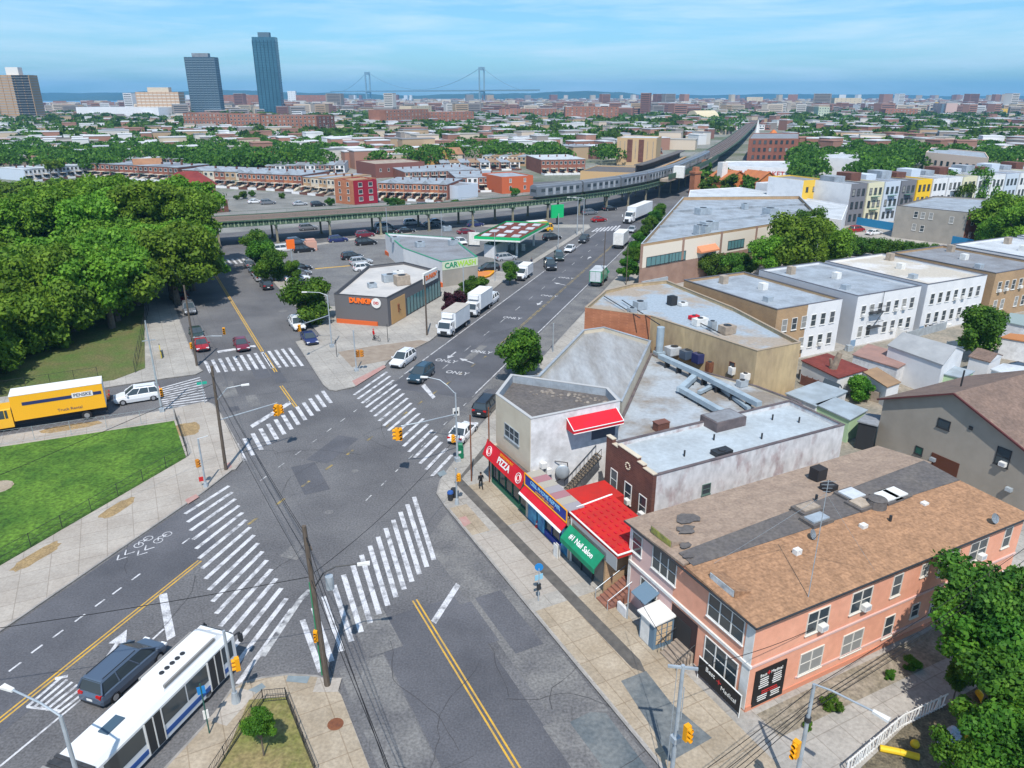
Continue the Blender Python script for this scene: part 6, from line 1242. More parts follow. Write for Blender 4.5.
E0, E1 = wq[0], wq[1]; eW, lW, _ = wallframe(E0, E1); nW = Vector((eW.y, -eW.x, 0)); wallbox(bcw, E0, E1, 0, lW, 0, 3.9, .06, greige, 'stone_front')
wallbox(bcw, E0, E1, 0, lW, 3.9, 5.7, .12, mat('sign_pale', (.55, .6, .45), .6), 'sign_band'); limes = mat('sign_lime', (.35, .6, .05), .5)
place_text('CAR', 1.7, Vector((E0.x, E0.y, 4.8))+eW*lW*.24+nW*.15, eW, (0, 0, 1), mat('trim_green', (.02, .25, .12), .6), bcw, bold=.05); place_text('WASH', 1.7, Vector((E0.x, E0.y, 4.8))+eW*lW*.68+nW*.15, eW, (0, 0, 1), limes, bcw, bold=.05)
I0, I1 = wq[3], wq[0]; eI, lI, _ = wallframe(I0, I1); wallbox(bcw, I0, I1, 0, lI, 0, 1.1, .4, orange, 'orange_base'); rowwin(bcw, I0, I1, [3.2], 4, 1.2, 1.8, 'single', dark, margin=2)
for x, y in ((395, 240), (447, 229), (420, 245), (453, 243)): c = G(x, y, wzz); roof_unit(c.x, c.y, wzz-.5, 2.2, 1.6, 1.3, TA, steel, {395: 'metal unit at the green corner of the car wash roof', 447: 'metal unit at the far edge of the car wash roof', 420: 'metal unit in the middle of the car wash roof', 453: 'metal unit nearest the lettering of the car wash'}[x])
t = thing('yellow_kerb', G(478, 273, .14), 'orange and yellow painted island by the car wash exit', 'traffic island'); mb = MB(); mb.prism(P([(455, 273), (496, 272), (490, 277), (476, 281), (452, 277)], .14), .13, .5); part('island', mb, mat('island_orange', (.55, .2, .06), .9), t); mb = MB(); mb.wallring(P([(455, 273), (496, 272), (490, 277), (476, 281), (452, 277)], .14), .5, .13, .56); part('edge', mb, signal_yellow, t)
# canopy
gz = 6.0
gq = P([(474, 236), (520, 238), (549, 222.5), (506, 221)], gz)
t = thing('filling_station_canopy', sum(gq, Vector())/4-Vector((0, 0, gz)), 'green-edged filling station canopy with a rust red patched top', 'canopy'); bpg = mat('station_green', (.01, .42, .14), .5)
mb = MB(); mb.prism(gq, gz-1.2, gz, 0, bot=True, top=False); part('fascia', mb, bpg, t); mb = MB(); mb.wallring(inset(gq, -.03), .06, gz-1.15, gz-.75); part('white_band', mb, white, t)
rc = mat('canopy_top_red', (.18, .045, .03), .9, (.12, .04, .03), .5); mb = MB(); mb.sheet(inset(gq, .3), gz-.25); part('top', mb, rc, t)
mb = MB(); u = (gq[1]-gq[0]); v = (gq[3]-gq[0])
for i in range(3):
    for j in range(4):
        c = gq[0]+u*(.17+.33*i)+v*(.14+.24*j); mb.obox(c, u.normalized(), u.length*.17, v.length*.13, gz-.24, gz-.1)
part('roof_panel', mb, roof_white, t)
for (i, j) in ((.2, .2), (.8, .2), (.2, .8), (.8, .8)):
    c = gq[0]+u*i+v*j; mb = MB(); mb.obox(c, u.normalized(), .5, .5, 0, gz-1.2); part('column', mb, white, t)
for k in range(3):
    c = gq[0]+u*(.25+.25*k)+v*.5; tt = thing('fuel_pump', (c.x, c.y, .15), ['fuel pump under the canopy, closest to the banner stand', 'middle fuel pump under the green-edged canopy', 'fuel pump under the canopy, closest to the avenue'][k], 'fuel pump'); mb = MB(); mb.obox(c, u.normalized(), .9, .6, .15, 2.0); part('cabinet', mb, white, tt); mb = MB(); mb.obox(c, u.normalized(), .92, .4, 1.3, 1.8); part('screen', mb, dark, tt)
t, _ = building('kiosk', 'white and green filling station shop behind the canopy', 'shop', P([(484, 244), (495, 246), (508, 238), (498, 236)], 3.5), 3.5, paint_white, roof_grey, .3); 
t = thing('price_sign', G(560, 225, 0), 'green filling station sign with a yellow emblem on a post', 'sign'); b = G(557, 225, 0); mb = MB(); mb.tube(b, b+Vector((0, 0, 3)), .35); part('post', mb, dark, t); mb = MB(); mb.obox(b, BV, 4.6, .6, 2.4, 6.6); part('board', mb, bpg, t); mb = MB(); mb.tube(b-AV*.28+Vector((-1, 0, 5.3)), b-AV*.42+Vector((-1, 0, 5.3)), .8, n=12); part('emblem', mb, mat('emblem_yellow', (.7, .75, .1), .5), t)
t = thing('banner_stand', G(480, 246, 0), 'white banner stand at the near corner of the canopy', 'sign'); b = G(474, 247, 0); mb = MB(); mb.obox(b, u.normalized(), 3.4, .1, .6, 4.2); part('banner', mb, white, t); mb = MB(); mb.tube(b+Vector((-1.5, 0, 0)), b+Vector((-1.5, 0, 4.3)), .06); mb.tube(b+Vector((1.5, 0, 0)), b+Vector((1.5, 0, 4.3)), .06); part('post', mb, dark, t)
b = G(311, 250, .15); t = thing('pink_shed', b, 'faded pink clothes donation box in the parking lot', 'box'); mb = MB(); mb.obox(b, BV, 3.0, 2.4, .15, 2.6); mb.obox(b, BV, 2.4, 2.0, 2.6, 3.2); part('box', mb, mat('faded_pink', (.55, .32, .25), .85), t)
for (x, y, z, lb) in ((293, 262, 6.5, 'tall post with a square red sign in the parking lot'),):
    b = G(293.5, 273, .15); t = thing('red_sign', b, lb, 'sign'); mb = MB(); mb.tube(b, b+Vector((0, 0, 7.5)), .12); part('post', mb, steel, t); mb = MB(); mb.obox(b, BV, 1.9, .3, 6, 8.2); part('board', mb, mat('sign_orange', (.85, .16, .02), .5), t)
line('parking_line', [G(315, 268.5, .2), G(350, 265.5, .2)], .9, yellow_paint, .152)

# ================= ELEVATED RAILWAY =================
def smooth(pts, n=5):
    out = []; pts = [pts[0]*2-pts[1]]+pts+[pts[-1]*2-pts[-2]]
    for i in range(1, len(pts)-2):
        p0, p1, p2, p3 = pts[i-1:i+3]
        for k in range(n): t_ = k/n; out.append(.5*((2*p1)+(p2-p0)*t_+(2*p0-5*p1+4*p2-p3)*t_*t_+(3*p1-p0-3*p2+p3)*t_**3))
    out.append(pts[-2]); return out
edge = [Vector(v+(0,)) for v in ((-330, 110), (-200, 165), (-84, 208), (-46, 226), (-16, 240), (12, 259), (44, 290), (70, 332), (90, 378), (110, 428), (185, 630), (420, 1310), (1070, 3150))]
EDGE = smooth(edge, 5)
def offs(path, d):
    out = []
    for i, p in enumerate(path):
        t_ = (path[min(i+1, len(path)-1)]-path[max(i-1, 0)]).normalized(); out.append(p+Vector((-t_.y, t_.x, 0))*d)
    return out
def ribbon(mb, path, d0, d1, z0, z1, mi=0):
    a, b = offs(path, d0), offs(path, d1)
    for i in range(len(path)-1):
        mb.hexa([(a[i].x, a[i].y, z0), (a[i+1].x, a[i+1].y, z0), (b[i+1].x, b[i+1].y, z0), (b[i].x, b[i].y, z0)], [(a[i].x, a[i].y, z1), (a[i+1].x, a[i+1].y, z1), (b[i+1].x, b[i+1].y, z1), (b[i].x, b[i].y, z1)], mi)
el_green = mat('girder_green', (.045, .10, .065), .7, (.09, .13, .085), .4); el_tan = mat('girder_tan', (.30, .27, .19), .8, (.2, .18, .13), .5); ties = mat('track_bed', (.085, .068, .062), .95, (.13, .105, .095), .5, fine=(1.2, .3)); railm = mat('rail_steel', (.26, .20, .17), .5)
el = thing('elevated_railway', (0, 250, 0), 'long green steel elevated railway viaduct curving across the district', 'viaduct')
VW = 12.5; ZD = 7.0
mb = MB(); ribbon(mb, EDGE, .4, VW-.4, ZD-.35, ZD); part('track_bed', mb, ties, el)
mb = MB(); ribbon(mb, EDGE, 0, .35, 5.5, 7.25); ribbon(mb, EDGE, VW-.35, VW, 5.5, 7.25); ribbon(mb, EDGE, -.5, 0, 7.0, 7.15); ribbon(mb, EDGE, VW, VW+.5, 7.0, 7.15); part('girder', mb, el_green, el)
mb = MB(); 
for d in (1.6, 3.1, 5.4, 6.9, 9.2, 10.7): ribbon(mb, EDGE[:56], d, d+.2, ZD+.002, ZD+.2)
part('rail', mb, railm, el)
# girder lattice + cross girders and columns in view
acc = 0; cols_ = MB(); lat = MB(); cols = []
fine = [a.lerp(b, i/24) for a, b in zip(EDGE[9:46], EDGE[10:47]) for i in range(24)]; o0 = offs(fine, -.06); oI = offs(fine, VW+.06); dist = 0; nxt_l = 0; nxt_c = 6
for i in range(len(fine)-1):
    dist += (fine[i+1]-fine[i]).length
    if dist > nxt_l and dist < 420:
        p = o0[i]; tt_ = (fine[i+1]-fine[i]).normalized(); lat.obox(p, tt_, .35, .16, 5.6, 7.0); lat.obox(p+tt_*.8, tt_, .2, .1, 6.1, 6.6); nxt_l += 1.6
    if dist > nxt_c and dist < 620:
        nxt_c += 15.5; tt_ = (fine[i+1]-fine[i]).normalized(); nn_ = Vector((-tt_.y, tt_.x, 0)); cols.append((fine[i], tt_, nn_))
part('lattice', lat, mat('girder_pale', (.26, .33, .22), .7), el)
for c, tt_, nn_ in cols:
    mb = MB(); mb.obox(c+nn_*(VW/2), nn_, VW+.2, .5, 4.9, 5.9); part('cross_girder', mb, el_green, el)
    for d in (1.0, VW-1.0): mb = MB(); q = c+nn_*d; mb.obox(q, tt_, .55, .5, -.1, 5.0); mb.obox(q, tt_, .9, .9, -.1, .5); part('column', mb, el_tan, el)
mb = MB()
for d in (-.45, VW+.45):
    pp_ = offs(EDGE[10:50], d); mb.path([p+Vector((0, 0, 8.1)) for p in pp_], .04, 4)
    for p in pp_[::1]: mb.tube(p+Vector((0, 0, 7.1)), p+Vector((0, 0, 8.1)), .03, n=4)
part('handrail', mb, el_green, el)
# train on the near track
silver = mat('train_steel', (.27, .29, .32), .4, (.22, .24, .27), .3, metal=.5); troof = mat('train_roof', (.20, .21, .225), .6, (.15, .16, .17), .4)
track = offs(smooth(edge[3:13], 60), 2.4)
cum = [0]
for a, b in zip(track, track[1:]): cum.append(cum[-1]+(b-a).length)
def at(s_):
    for i in range(len(cum)-1):
        if cum[i+1] >= s_: return track[i].lerp(track[i+1], (s_-cum[i])/(cum[i+1]-cum[i]))
# start where the photo shows the last car's end
p0 = G(535, 197, 8.5); s0 = min(range(len(track)), key=lambda i: (track[i]-p0).xy.length); s = cum[s0]+2.5; CL = 18.4*1.2
TS = 1.2
tr = thing('subway_train', at(s).xyz+Vector((0, 0, ZD)), 'silver subway train rounding the curve on the viaduct', 'train')
CL = 18.4; carb = MB(); carb.box(-CL/2+.15, CL/2-.15, -1.5, 1.5, .9, 3.55); carb.hexa([(-CL/2+.15, -1.5, 3.55), (CL/2-.15, -1.5, 3.55), (CL/2-.15, 1.5, 3.55), (-CL/2+.15, 1.5, 3.55)], [(-CL/2+.2, -1.0, 3.95), (CL/2-.2, -1.0, 3.95), (CL/2-.2, 1.0, 3.95), (-CL/2+.2, 1.0, 3.95)]); cbm = carb.mesh('carriage', [silver])
rfm = MB().box(-CL/2+.3, CL/2-.3, -.95, .95, 3.96, 4.05).mesh('carriage_roof', [troof])
ub = MB().box(-CL/2+1.2, CL/2-1.2, -1.2, 1.2, .25, .9).mesh('undercarriage', [dark])
CL0 = 18.4
wmm = MB().box(-.75, .75, -.02, .02, 2.05, 2.95).mesh('carriage_window', [glass]); dmm = MB().box(-.5, .5, -.03, .03, 1.1, 3.1).mesh('carriage_door', [mat('train_door', (.34, .36, .39), .4)])
w2_ = MB()
for x in (-6.6, -3.9, -.9, 1.9, 4.5, 7.0): w2_.box(x-.75, x+.75, 1.5, 1.54, 2.05, 2.95)
wm2 = w2_.mesh('rear_side_windows', [glass]); ewm = MB().box(-.02, .02, -1.1, 1.1, 2.1, 2.9).mesh('end_window', [glass])
fl_ = MB(); fl_.box(-CL/2+.2, CL/2-.2, -1.515, 1.515, 1.15, 1.35); flm = fl_.mesh('stripe', [troof])
CL = 18.4*TS
for k in range(9):
    a, b = at(s+k*(CL+.4)), at(s+k*(CL+.4)+CL); c = (a+b)/2; ang = math.atan2((b-a).y, (b-a).x)
    o = ob('carriage', cbm, tr, c+Vector((0, 0, ZD))-Vector(tr.location), ang); o.scale = (TS, TS, TS)
    for n_, m_ in (('carriage_roof', rfm), ('undercarriage', ub), ('stripe', flm)): ob(n_, m_, o)
    for x in (-6.6, -3.9, -.9, 1.9, 4.5, 7.0): ob('carriage_window', wmm, o, (x, -1.52, 0))
    for x in (-5.3, -2.3, .5, 3.2, 5.9): ob('carriage_door', dmm, o, (x, -1.52, 0))
    tag(ob('rear_side_windows', wm2, o), kind='stuff')
    for x in (-CL0/2+.13, CL0/2-.13): ob('end_window', ewm, o, (x, 0, 0))
# station
st = thing('station', at(s+170), 'elevated station with pale platforms and a long dark canopy beside the tracks', 'station')
up2 = EDGE[33:46]
mb = MB(); ribbon(mb, up2, VW+.6, VW+4.6, 7.2, 8.3); part('platform', mb, roof_tan, st); mb = MB(); ribbon(mb, up2[2:], VW+1.6, VW+5.4, 11.4, 11.8); part('platform_canopy', mb, roof_tar, st)
mb = MB(); ribbon(mb, up2[2:], VW+4.3, VW+4.7, 8.3, 11.3); part('windscreen', mb, dark, st); mb = MB(); ribbon(mb, up2, VW+.55, VW+.95, 8.3, 8.36); part('yellow_edge', mb, signal_yellow, st)
mb = MB(); ribbon(mb, up2, -4.2, -.6, 7.2, 8.3); part('platform', mb, roof_tan, st); mb = MB(); ribbon(mb, up2, -4.4, -4.1, 8.3, 10.2); part('windscreen', mb, el_green, st)
p = up2[1]; mb = MB(); mb.obox(p+Vector((5, -1, 0)), (.3, .95), 4.5, 4.5, 8.0, 12.6); part('lift_house', mb, white, st)
# ================= DISTRICT BEYOND THE RAILWAY =================
ORD = 'first second third fourth fifth sixth seventh eighth ninth tenth eleventh twelfth thirteenth fourteenth fifteenth sixteenth seventeenth eighteenth'.split()
def hgt(x, yb, yt):
    Y = G(x, yb).y; v = (yt-384)/F; return H-Y*(math.sin(PITCH)+v*math.cos(PITCH))/(math.cos(PITCH)-v*math.sin(PITCH))
def facade_building(name, label, cat, x0, yt0, yb0, x1, yb1, depth, wm, rm, fl=2, nw=4, group=None, ww=1.0, wh=1.5, par=.4, cop=None, fm=None):
    """street front between two ground points; height from the roof line at the first"""
    a, b = G(x0, yb0), G(x1, yb1); h = hgt(x0, yb0, yt0); e = (b-a).normalized(); n = Vector((-e.y, e.x, 0)); q = [a, b, b+n*depth, a+n*depth]
    t, _ = building(name, label, cat, q, h, wm, rm, par, cop, group)
    if fl: fh = (h-1)/fl; rowwin(t, a, b, [.8+fh*(k+.5) for k in range(fl)], nw, ww, wh, 'plain', fm or white, margin=.6)
    return t, h
def terrace(n, x0, yt0, yb0, x1, yb1, depth, walls, roofs, where, group, gable=False, cat='house', fl=2, nw=2):
    a, b = G(x0, yb0), G(x1, yb1); h = hgt(x0, yb0, yt0); e = (b-a)/n; en = e.normalized(); nn = Vector((-en.y, en.x, 0)); w_ = e.length
    proto = {}; cnt = {}
    for i in range(n):
        wm, rm, wname = walls[i % len(walls)][0], roofs[i % len(roofs)], walls[i % len(walls)][1]; key = (wm.name, rm.name, gable and i % 2); p = a+e*i; rz_ = math.atan2(en.y, en.x)
        cnt[wname] = cnt.get(wname, 0)+1; lb = '%s %s terraced house %s' % (ORD[cnt[wname]-1], wname, where)
        if key not in proto:
            t = thing('terraced_house', p, lb, cat, group, rz_); mb = MB(); mb.box(.03, w_-.03, 0, depth, -.2, h); mb.box(.03, w_-.03, -.5, 0, -.2, 1.2); ob('wall', mb.mesh('wall', [wm]), t)
            mb = MB(); mb.box(0, w_, -.15, depth+.1, h+.002, h+.25); 
            if gable and i % 2: mb.add([(.2, -.3, h), (w_-.2, -.3, h), (w_/2, -.3, h+1.6), (w_/2, depth*.4, h+1.6), (.2, depth*.4, h), (w_-.2, depth*.4, h)], [(0, 1, 2), (0, 2, 3, 4), (1, 5, 3, 2)])
            ob('roof', mb.mesh('roof', [rm]), t)
            fh = (h-.6)/fl
            for k in range(fl):
                for j in range(nw):
                    A_, B_ = window_meshes(w_/nw*.5, 1.4, 'plain', white, glass); o = ob('window', A_, t, (w_*(j+.5)/nw, 0, .5+fh*(k+.55))); ob('pane', B_, o)
            if yb > 165 and depth < 40:
                mb = MB()
                for k in range(5): mb.box(w_*.55, w_*.85, -5.0+.7*k, -.5, -.1, .25*(k+1))
                ob('stoop', mb.mesh('stoop', [roof_tan if i % 2 else stucco_cream]), t)
                mb = MB(); mb.box(.1, w_-.1, -7.2, -7.0, -.1, .9); mb.box(.05, .2, -7, -.5, -.1, .8); ob('front_wall', mb.mesh('front_wall', [brick_brown if i % 2 else paint_white]), t)
                mb = MB(); mb.box(w_*.05, w_*.5, -3.2, 0, 2.7, 2.85); ob('awning', mb.mesh('awning', [(stucco_cream, roof_tan, el_green)[i % 3]]), t)
            mb = MB(); mb.box(w_*.35, w_*.65, -.05, .02, .1, 2.2); ob('door', mb.mesh('door', [dark]), t)
            mb = MB(); mb.box(w_*.2, w_*.8, -1.2, 0, 2.5, 2.62); ob('porch_roof', mb.mesh('porch_roof', [rm]), t)
            mb = MB(); mb.box(w_*.7, w_*.82, depth*.5, depth*.5+.8, h, h+1.3); ob('chimney', mb.mesh('chimney', [brick_brown]), t)
            proto[key] = t
        else:
            o = dup(proto[key], None, p, rz_, lb, group)
W_ = {'br': (brick_red, 'red brick'), 'bb': (brick_brown, 'brown brick'), 'wt': (paint_white, 'white painted'), 'tn': (brick_tan, 'tan brick'), 'or': (brick_orange, 'orange brick'), 'bl': (rowc['blue'], 'pale blue sided'), 'cr': (stucco_cream, 'cream')}
def ws(s): return [W_[k] for k in s.split()]
slate_r = mat('roof_slate', (.16, .18, .21), .8, (.22, .24, .27), .5); ros = [roof_silver, slate_r]; rw = [roof_white, roof_silver]
terr = [
 (8, 26, 170, 181, 91, 175, 12, 'bl wt', rw, 'behind the park trees', 'white sided terrace behind the park trees', 0),
 (9, 93, 163.5, 176, 180, 181, 11, 'br br bb', [slate_r, slate_r, roof_silver], 'with slate-grey roof edge beyond the park', 'brick terrace beyond the park', 0),
 (6, 184, 170, 184, 248, 187, 11, 'br tn cr', [roof_silver], 'between the park and the railway curve', 'brick terrace beyond the park', 1),
 (7, 240, 173, 187, 303, 190, 12, 'br or', [roof_silver], 'facing the railway over a green awning', 'brick terrace facing the viaduct', 1),
 (4, 304, 177, 192, 336, 195, 12, 'tn cr', [roof_silver, tanroof], 'facing the viaduct left of the crimson house', 'brick terrace facing the viaduct', 0),
 (8, 379, 183, 198, 448, 200, 12, 'or br', [roof_silver], 'right of the crimson house facing the viaduct', 'brick terrace facing the viaduct', 1),
 (9, 117, 159, 168, 216, 168, 14, 'br bb', rw, 'in the second row beyond the park', 'second row of brick houses', 0),
 (5, 217, 161, 170, 260, 171, 14, 'br tn', rw, 'in the second row near the brown gable', 'second row of brick houses', 0),
 (8, 266, 166, 175, 345, 174, 16, 'bb wt br', [roof_silver, roof_grey], 'behind the row that faces the viaduct', 'houses behind the viaduct row', 0),
 (11, 42, 143, 150, 148, 151, 18, 'wt cr', [roof_white], 'amid the trees beyond the park', 'white roofed row amid the trees', 0),
 (6, 92, 134.5, 140, 138, 141, 16, 'br cr', rw, 'far amid the trees behind the white roofs', 'far rows amid the trees', 0),
 (4, 161, 135, 141, 190, 142, 16, 'br', rw, 'in the short far row amid the trees', 'far rows amid the trees', 0),
 (6, 324, 155, 162, 380, 161, 18, 'wt br', [roof_white], 'in the white row above the brown brick block', 'white row above the brick block', 0),
 (10, 361, 141.5, 147, 446, 147, 20, 'cr br', [roof_silver], 'in the long pale-roofed row', 'long pale roofed row', 0),
 (9, 405, 172.5, 182, 480, 179, 18, 'br bb', [roof_silver], 'in the row left of the orange end house', 'brick row near the orange end house', 0),
 (4, 456, 178, 191, 500, 190, 16, 'br wt', [roof_silver], 'beside the mural wall', 'brick row near the orange end house', 0),
 (5, 482, 156, 165, 526, 166, 16, 'cr tn wt', [roof_silver, tanroof], 'above the orange end house', 'mixed houses above the orange end house', 0),
 (5, 541, 160, 174, 585, 173, 18, 'br', [roof_white], 'under the broad white roof by the curve', 'white roofed brick row at the curve', 0),
 (7, 513, 142, 149, 565, 150, 18, 'wt', rw, 'in the far white row left of the gabled row', 'far white row', 0),
 (7, 564, 146.5, 156, 616, 156, 18, 'bb br', [roof_silver], 'with pointed gables before the tan block', 'gabled brown row before the tan block', 1),
 (8, 200, 149, 155, 262, 154, 16, 'cr wt br', rw, 'between the tree belts left of the brown warehouse', 'houses between the tree belts', 0),
 (8, 300, 146, 151, 356, 150, 14, 'wt cr', rw, 'beyond the long pale-roofed row', 'houses between the tree belts', 0),
 (8, 452, 133, 138, 520, 138, 16, 'wt cr br', rw, 'far off between the middle tree clumps', 'far houses between the clumps', 0),
 (7, 590, 132, 137, 640, 137, 16, 'br wt', rw, 'far off above the tan block', 'far houses above the tan block', 0),
 (8, 0, 134, 139, 60, 140, 16, 'wt br', rw, 'far off beyond the leftward tree belt', 'far houses beyond the tree belt', 0),
 (9, 395, 131, 135, 450, 135, 16, 'wt', [roof_white], 'far off around the dark round tree', 'far houses around the dark round tree', 0),
 (7, 870, 146, 152, 925, 153, 16, 'br bb', [roof_grey, redroof], 'behind the long pink building', 'rows behind the long pink building', 0),
 (8, 925, 143, 149, 985, 150, 16, 'bb br', [redroof, roof_silver], 'right behind the long pink building', 'rows behind the long pink building', 0),
 (8, 896, 127, 131, 945, 131, 16, 'wt cr', rw, 'in the far row before the pink towers', 'far rows on the far side of the trees', 0),
 (8, 725, 125, 130, 770, 130, 16, 'wt br', rw, 'beyond the church spire', 'rows beyond the spire', 0),
 (9, 810, 137, 142, 860, 143, 16, 'wt cr br', rw, 'amid trees beyond the pale hall', 'rows amid trees beyond the hall', 0),
 (6, 985, 137, 142, 1030, 143, 16, 'br', [redroof], 'under the long red roof at the edge of the district', 'red roofed row', 0),
 (9, 96, 152, 160, 205, 160, 12, 'br cr wt', rw, 'in the third row beyond the park', 'third row beyond the park', 0),
 (8, 440, 163, 170, 520, 169, 14, 'bb wt br', [roof_silver, tanroof], 'in the crowded row left of the white-roofed bricks', 'crowded row by the curve', 0),
 (6, 640, 150, 156, 662, 154, 12, 'wt br', rw, 'tucked behind the station', 'rows behind the station', 0),
 (6, 30, 157, 165, 92, 160, 14, 'cr wt', rw, 'just above the white sided terrace', 'pale row above the sided terrace', 0),
 (9, 960, 168, 176, 1030, 180, 14, 'wt cr', rw, 'behind the big dark tree and the coloured terrace', 'pale row behind the big dark tree', 0),
]
for n_, x0, yt, yb, x1, yb1, dp, wl_, rf_, wh_, gp, gb in terr: terrace(n_, x0, yt, yb, x1, yb1, dp*1.9 if yb > 160 else dp*1.3, ws(wl_), rf_, wh_, gp, bool(gb))
crim = mat('crimson_wall', (.27, .012, .03), .8)
t, h_ = facade_building('crimson_house', 'crimson three-storey house with white window trim facing the viaduct', 'house', 355, 181, 205, 378, 203, 13, crim, roof_grey, 3, 2, ww=1.6)
facade_building('orange_brick_house', 'orange brick house right beside the crimson one', 'house', 336, 179, 203, 354.5, 205, 13, brick_orange, tanroof, 3, 2)
facade_building('orange_end_house', 'bright orange-red brick end house at the foot of the viaduct', 'house', 502, 177, 194, 533, 192, 20, mat('orange_red_wall', (.50, .12, .05), .85), roof_silver, 2, 2)
facade_building('mural_building', 'low building with a pale blue mural wall next to the parking', 'building', 458, 186, 200, 478, 197, 14, rowc['blue'], roof_grey, 0)
tb_, th_ = facade_building('tan_block', 'tan brick seven-storey block with brown stripes by the station', 'building', 616, 137.5, 165, 655, 166, 26, mat('tan_block_wall', (.50, .35, .20), .85), roof_white, 0)
a0_, a1_ = G(616, 165), G(655, 166)
for f_ in (.33, .62): wallbox(tb_, a0_, a1_, (a1_-a0_).length*f_-1.6, (a1_-a0_).length*f_+1.6, 2, th_-1, .1, brick_brown, 'brown_stripe')
for f_ in (.08, .2, .48, .78, .92): wallbox(tb_, a0_, a1_, (a1_-a0_).length*f_-.25, (a1_-a0_).length*f_+.25, 4, th_-2, .06, roof_tan, 'window_strip')
facade_building('low_tan_store', 'low tan store with a dark roof near the railway curve', 'store', 580, 171, 182, 632, 184, 34, mat('store_wall', (.52, .35, .18), .85), roof_tar, 0)
facade_building('brown_warehouse', 'dark brown brick warehouse behind the crimson house', 'building', 376, 164, 178, 425, 175, 26, mat('brown_wh', (.20, .085, .07), .9), roof_tan, 1, 6)
facade_building('yellow_warehouse', 'yellow-tan warehouse with a rounded roof', 'building', 414, 150.5, 166, 449, 166, 20, mat('ochre_wall', (.44, .26, .09), .85), roof_tan, 1, 3)
facade_building('low_brick_store', 'low brick store with a white flat roof beside the park trees', 'store', 190, 202.5, 215, 229, 212, 17, brick_brown, roof_white, 1, 4)
# dark red hip-roofed house
b = G(191, 197, 0); t = thing('hip_roof_house', b, 'house with a big dark red hipped roof beside the park trees', 'house'); mb = MB(); mb.obox(b, BV, 19, 15, -.1, 5.5); part('wall', mb, brick_red, t)
mb = MB(); u, v = BV, AV; q = [b-u*10.5-v*8.5, b+u*10.5-v*8.5, b+u*10.5+v*8.5, b-u*10.5+v*8.5]; r0, r1 = b-u*4, b+u*4
mb.add([(p.x, p.y, 5.5) for p in q]+[(r0.x, r0.y, 10.5), (r1.x, r1.y, 10.5)], [(0, 1, 5, 4), (1, 2, 5), (2, 3, 4, 5), (3, 0, 4), (3, 2, 1, 0)]); part('roof', mb, mat('roof_dark_red', (.22, .04, .035), .9, (.16, .03, .03), .4), t)
for x, y, lb in ((150, 177, 'house with a brown gable roof above the park trees'), (268, 168, 'house with a tan gable roof behind the viaduct row'), (450, 163, 'house with a dusty red gable roof')):
    b = G(x, y, 0); t = thing('gable_roof_house', b, lb, 'house'); mb = MB(); mb.obox(b, BV, 13, 11, -.1, 5.5); part('wall', mb, stucco_cream, t); mb = MB(); q = [b-BV*7-AV*6, b+BV*7-AV*6, b+BV*7+AV*6, b-BV*7+AV*6]; mb.add([(p.x, p.y, 5.5) for p in q]+[((b-BV*7).x, (b-BV*7).y, 9.5), ((b+BV*7).x, (b+BV*7).y, 9.5)], [(0, 1, 5, 4), (1, 2, 5), (2, 3, 4, 5), (3, 0, 4)]); part('roof', mb, mat('roof_brown_tile', (.34, .18, .10), .9, (.27, .14, .08), .4), t)
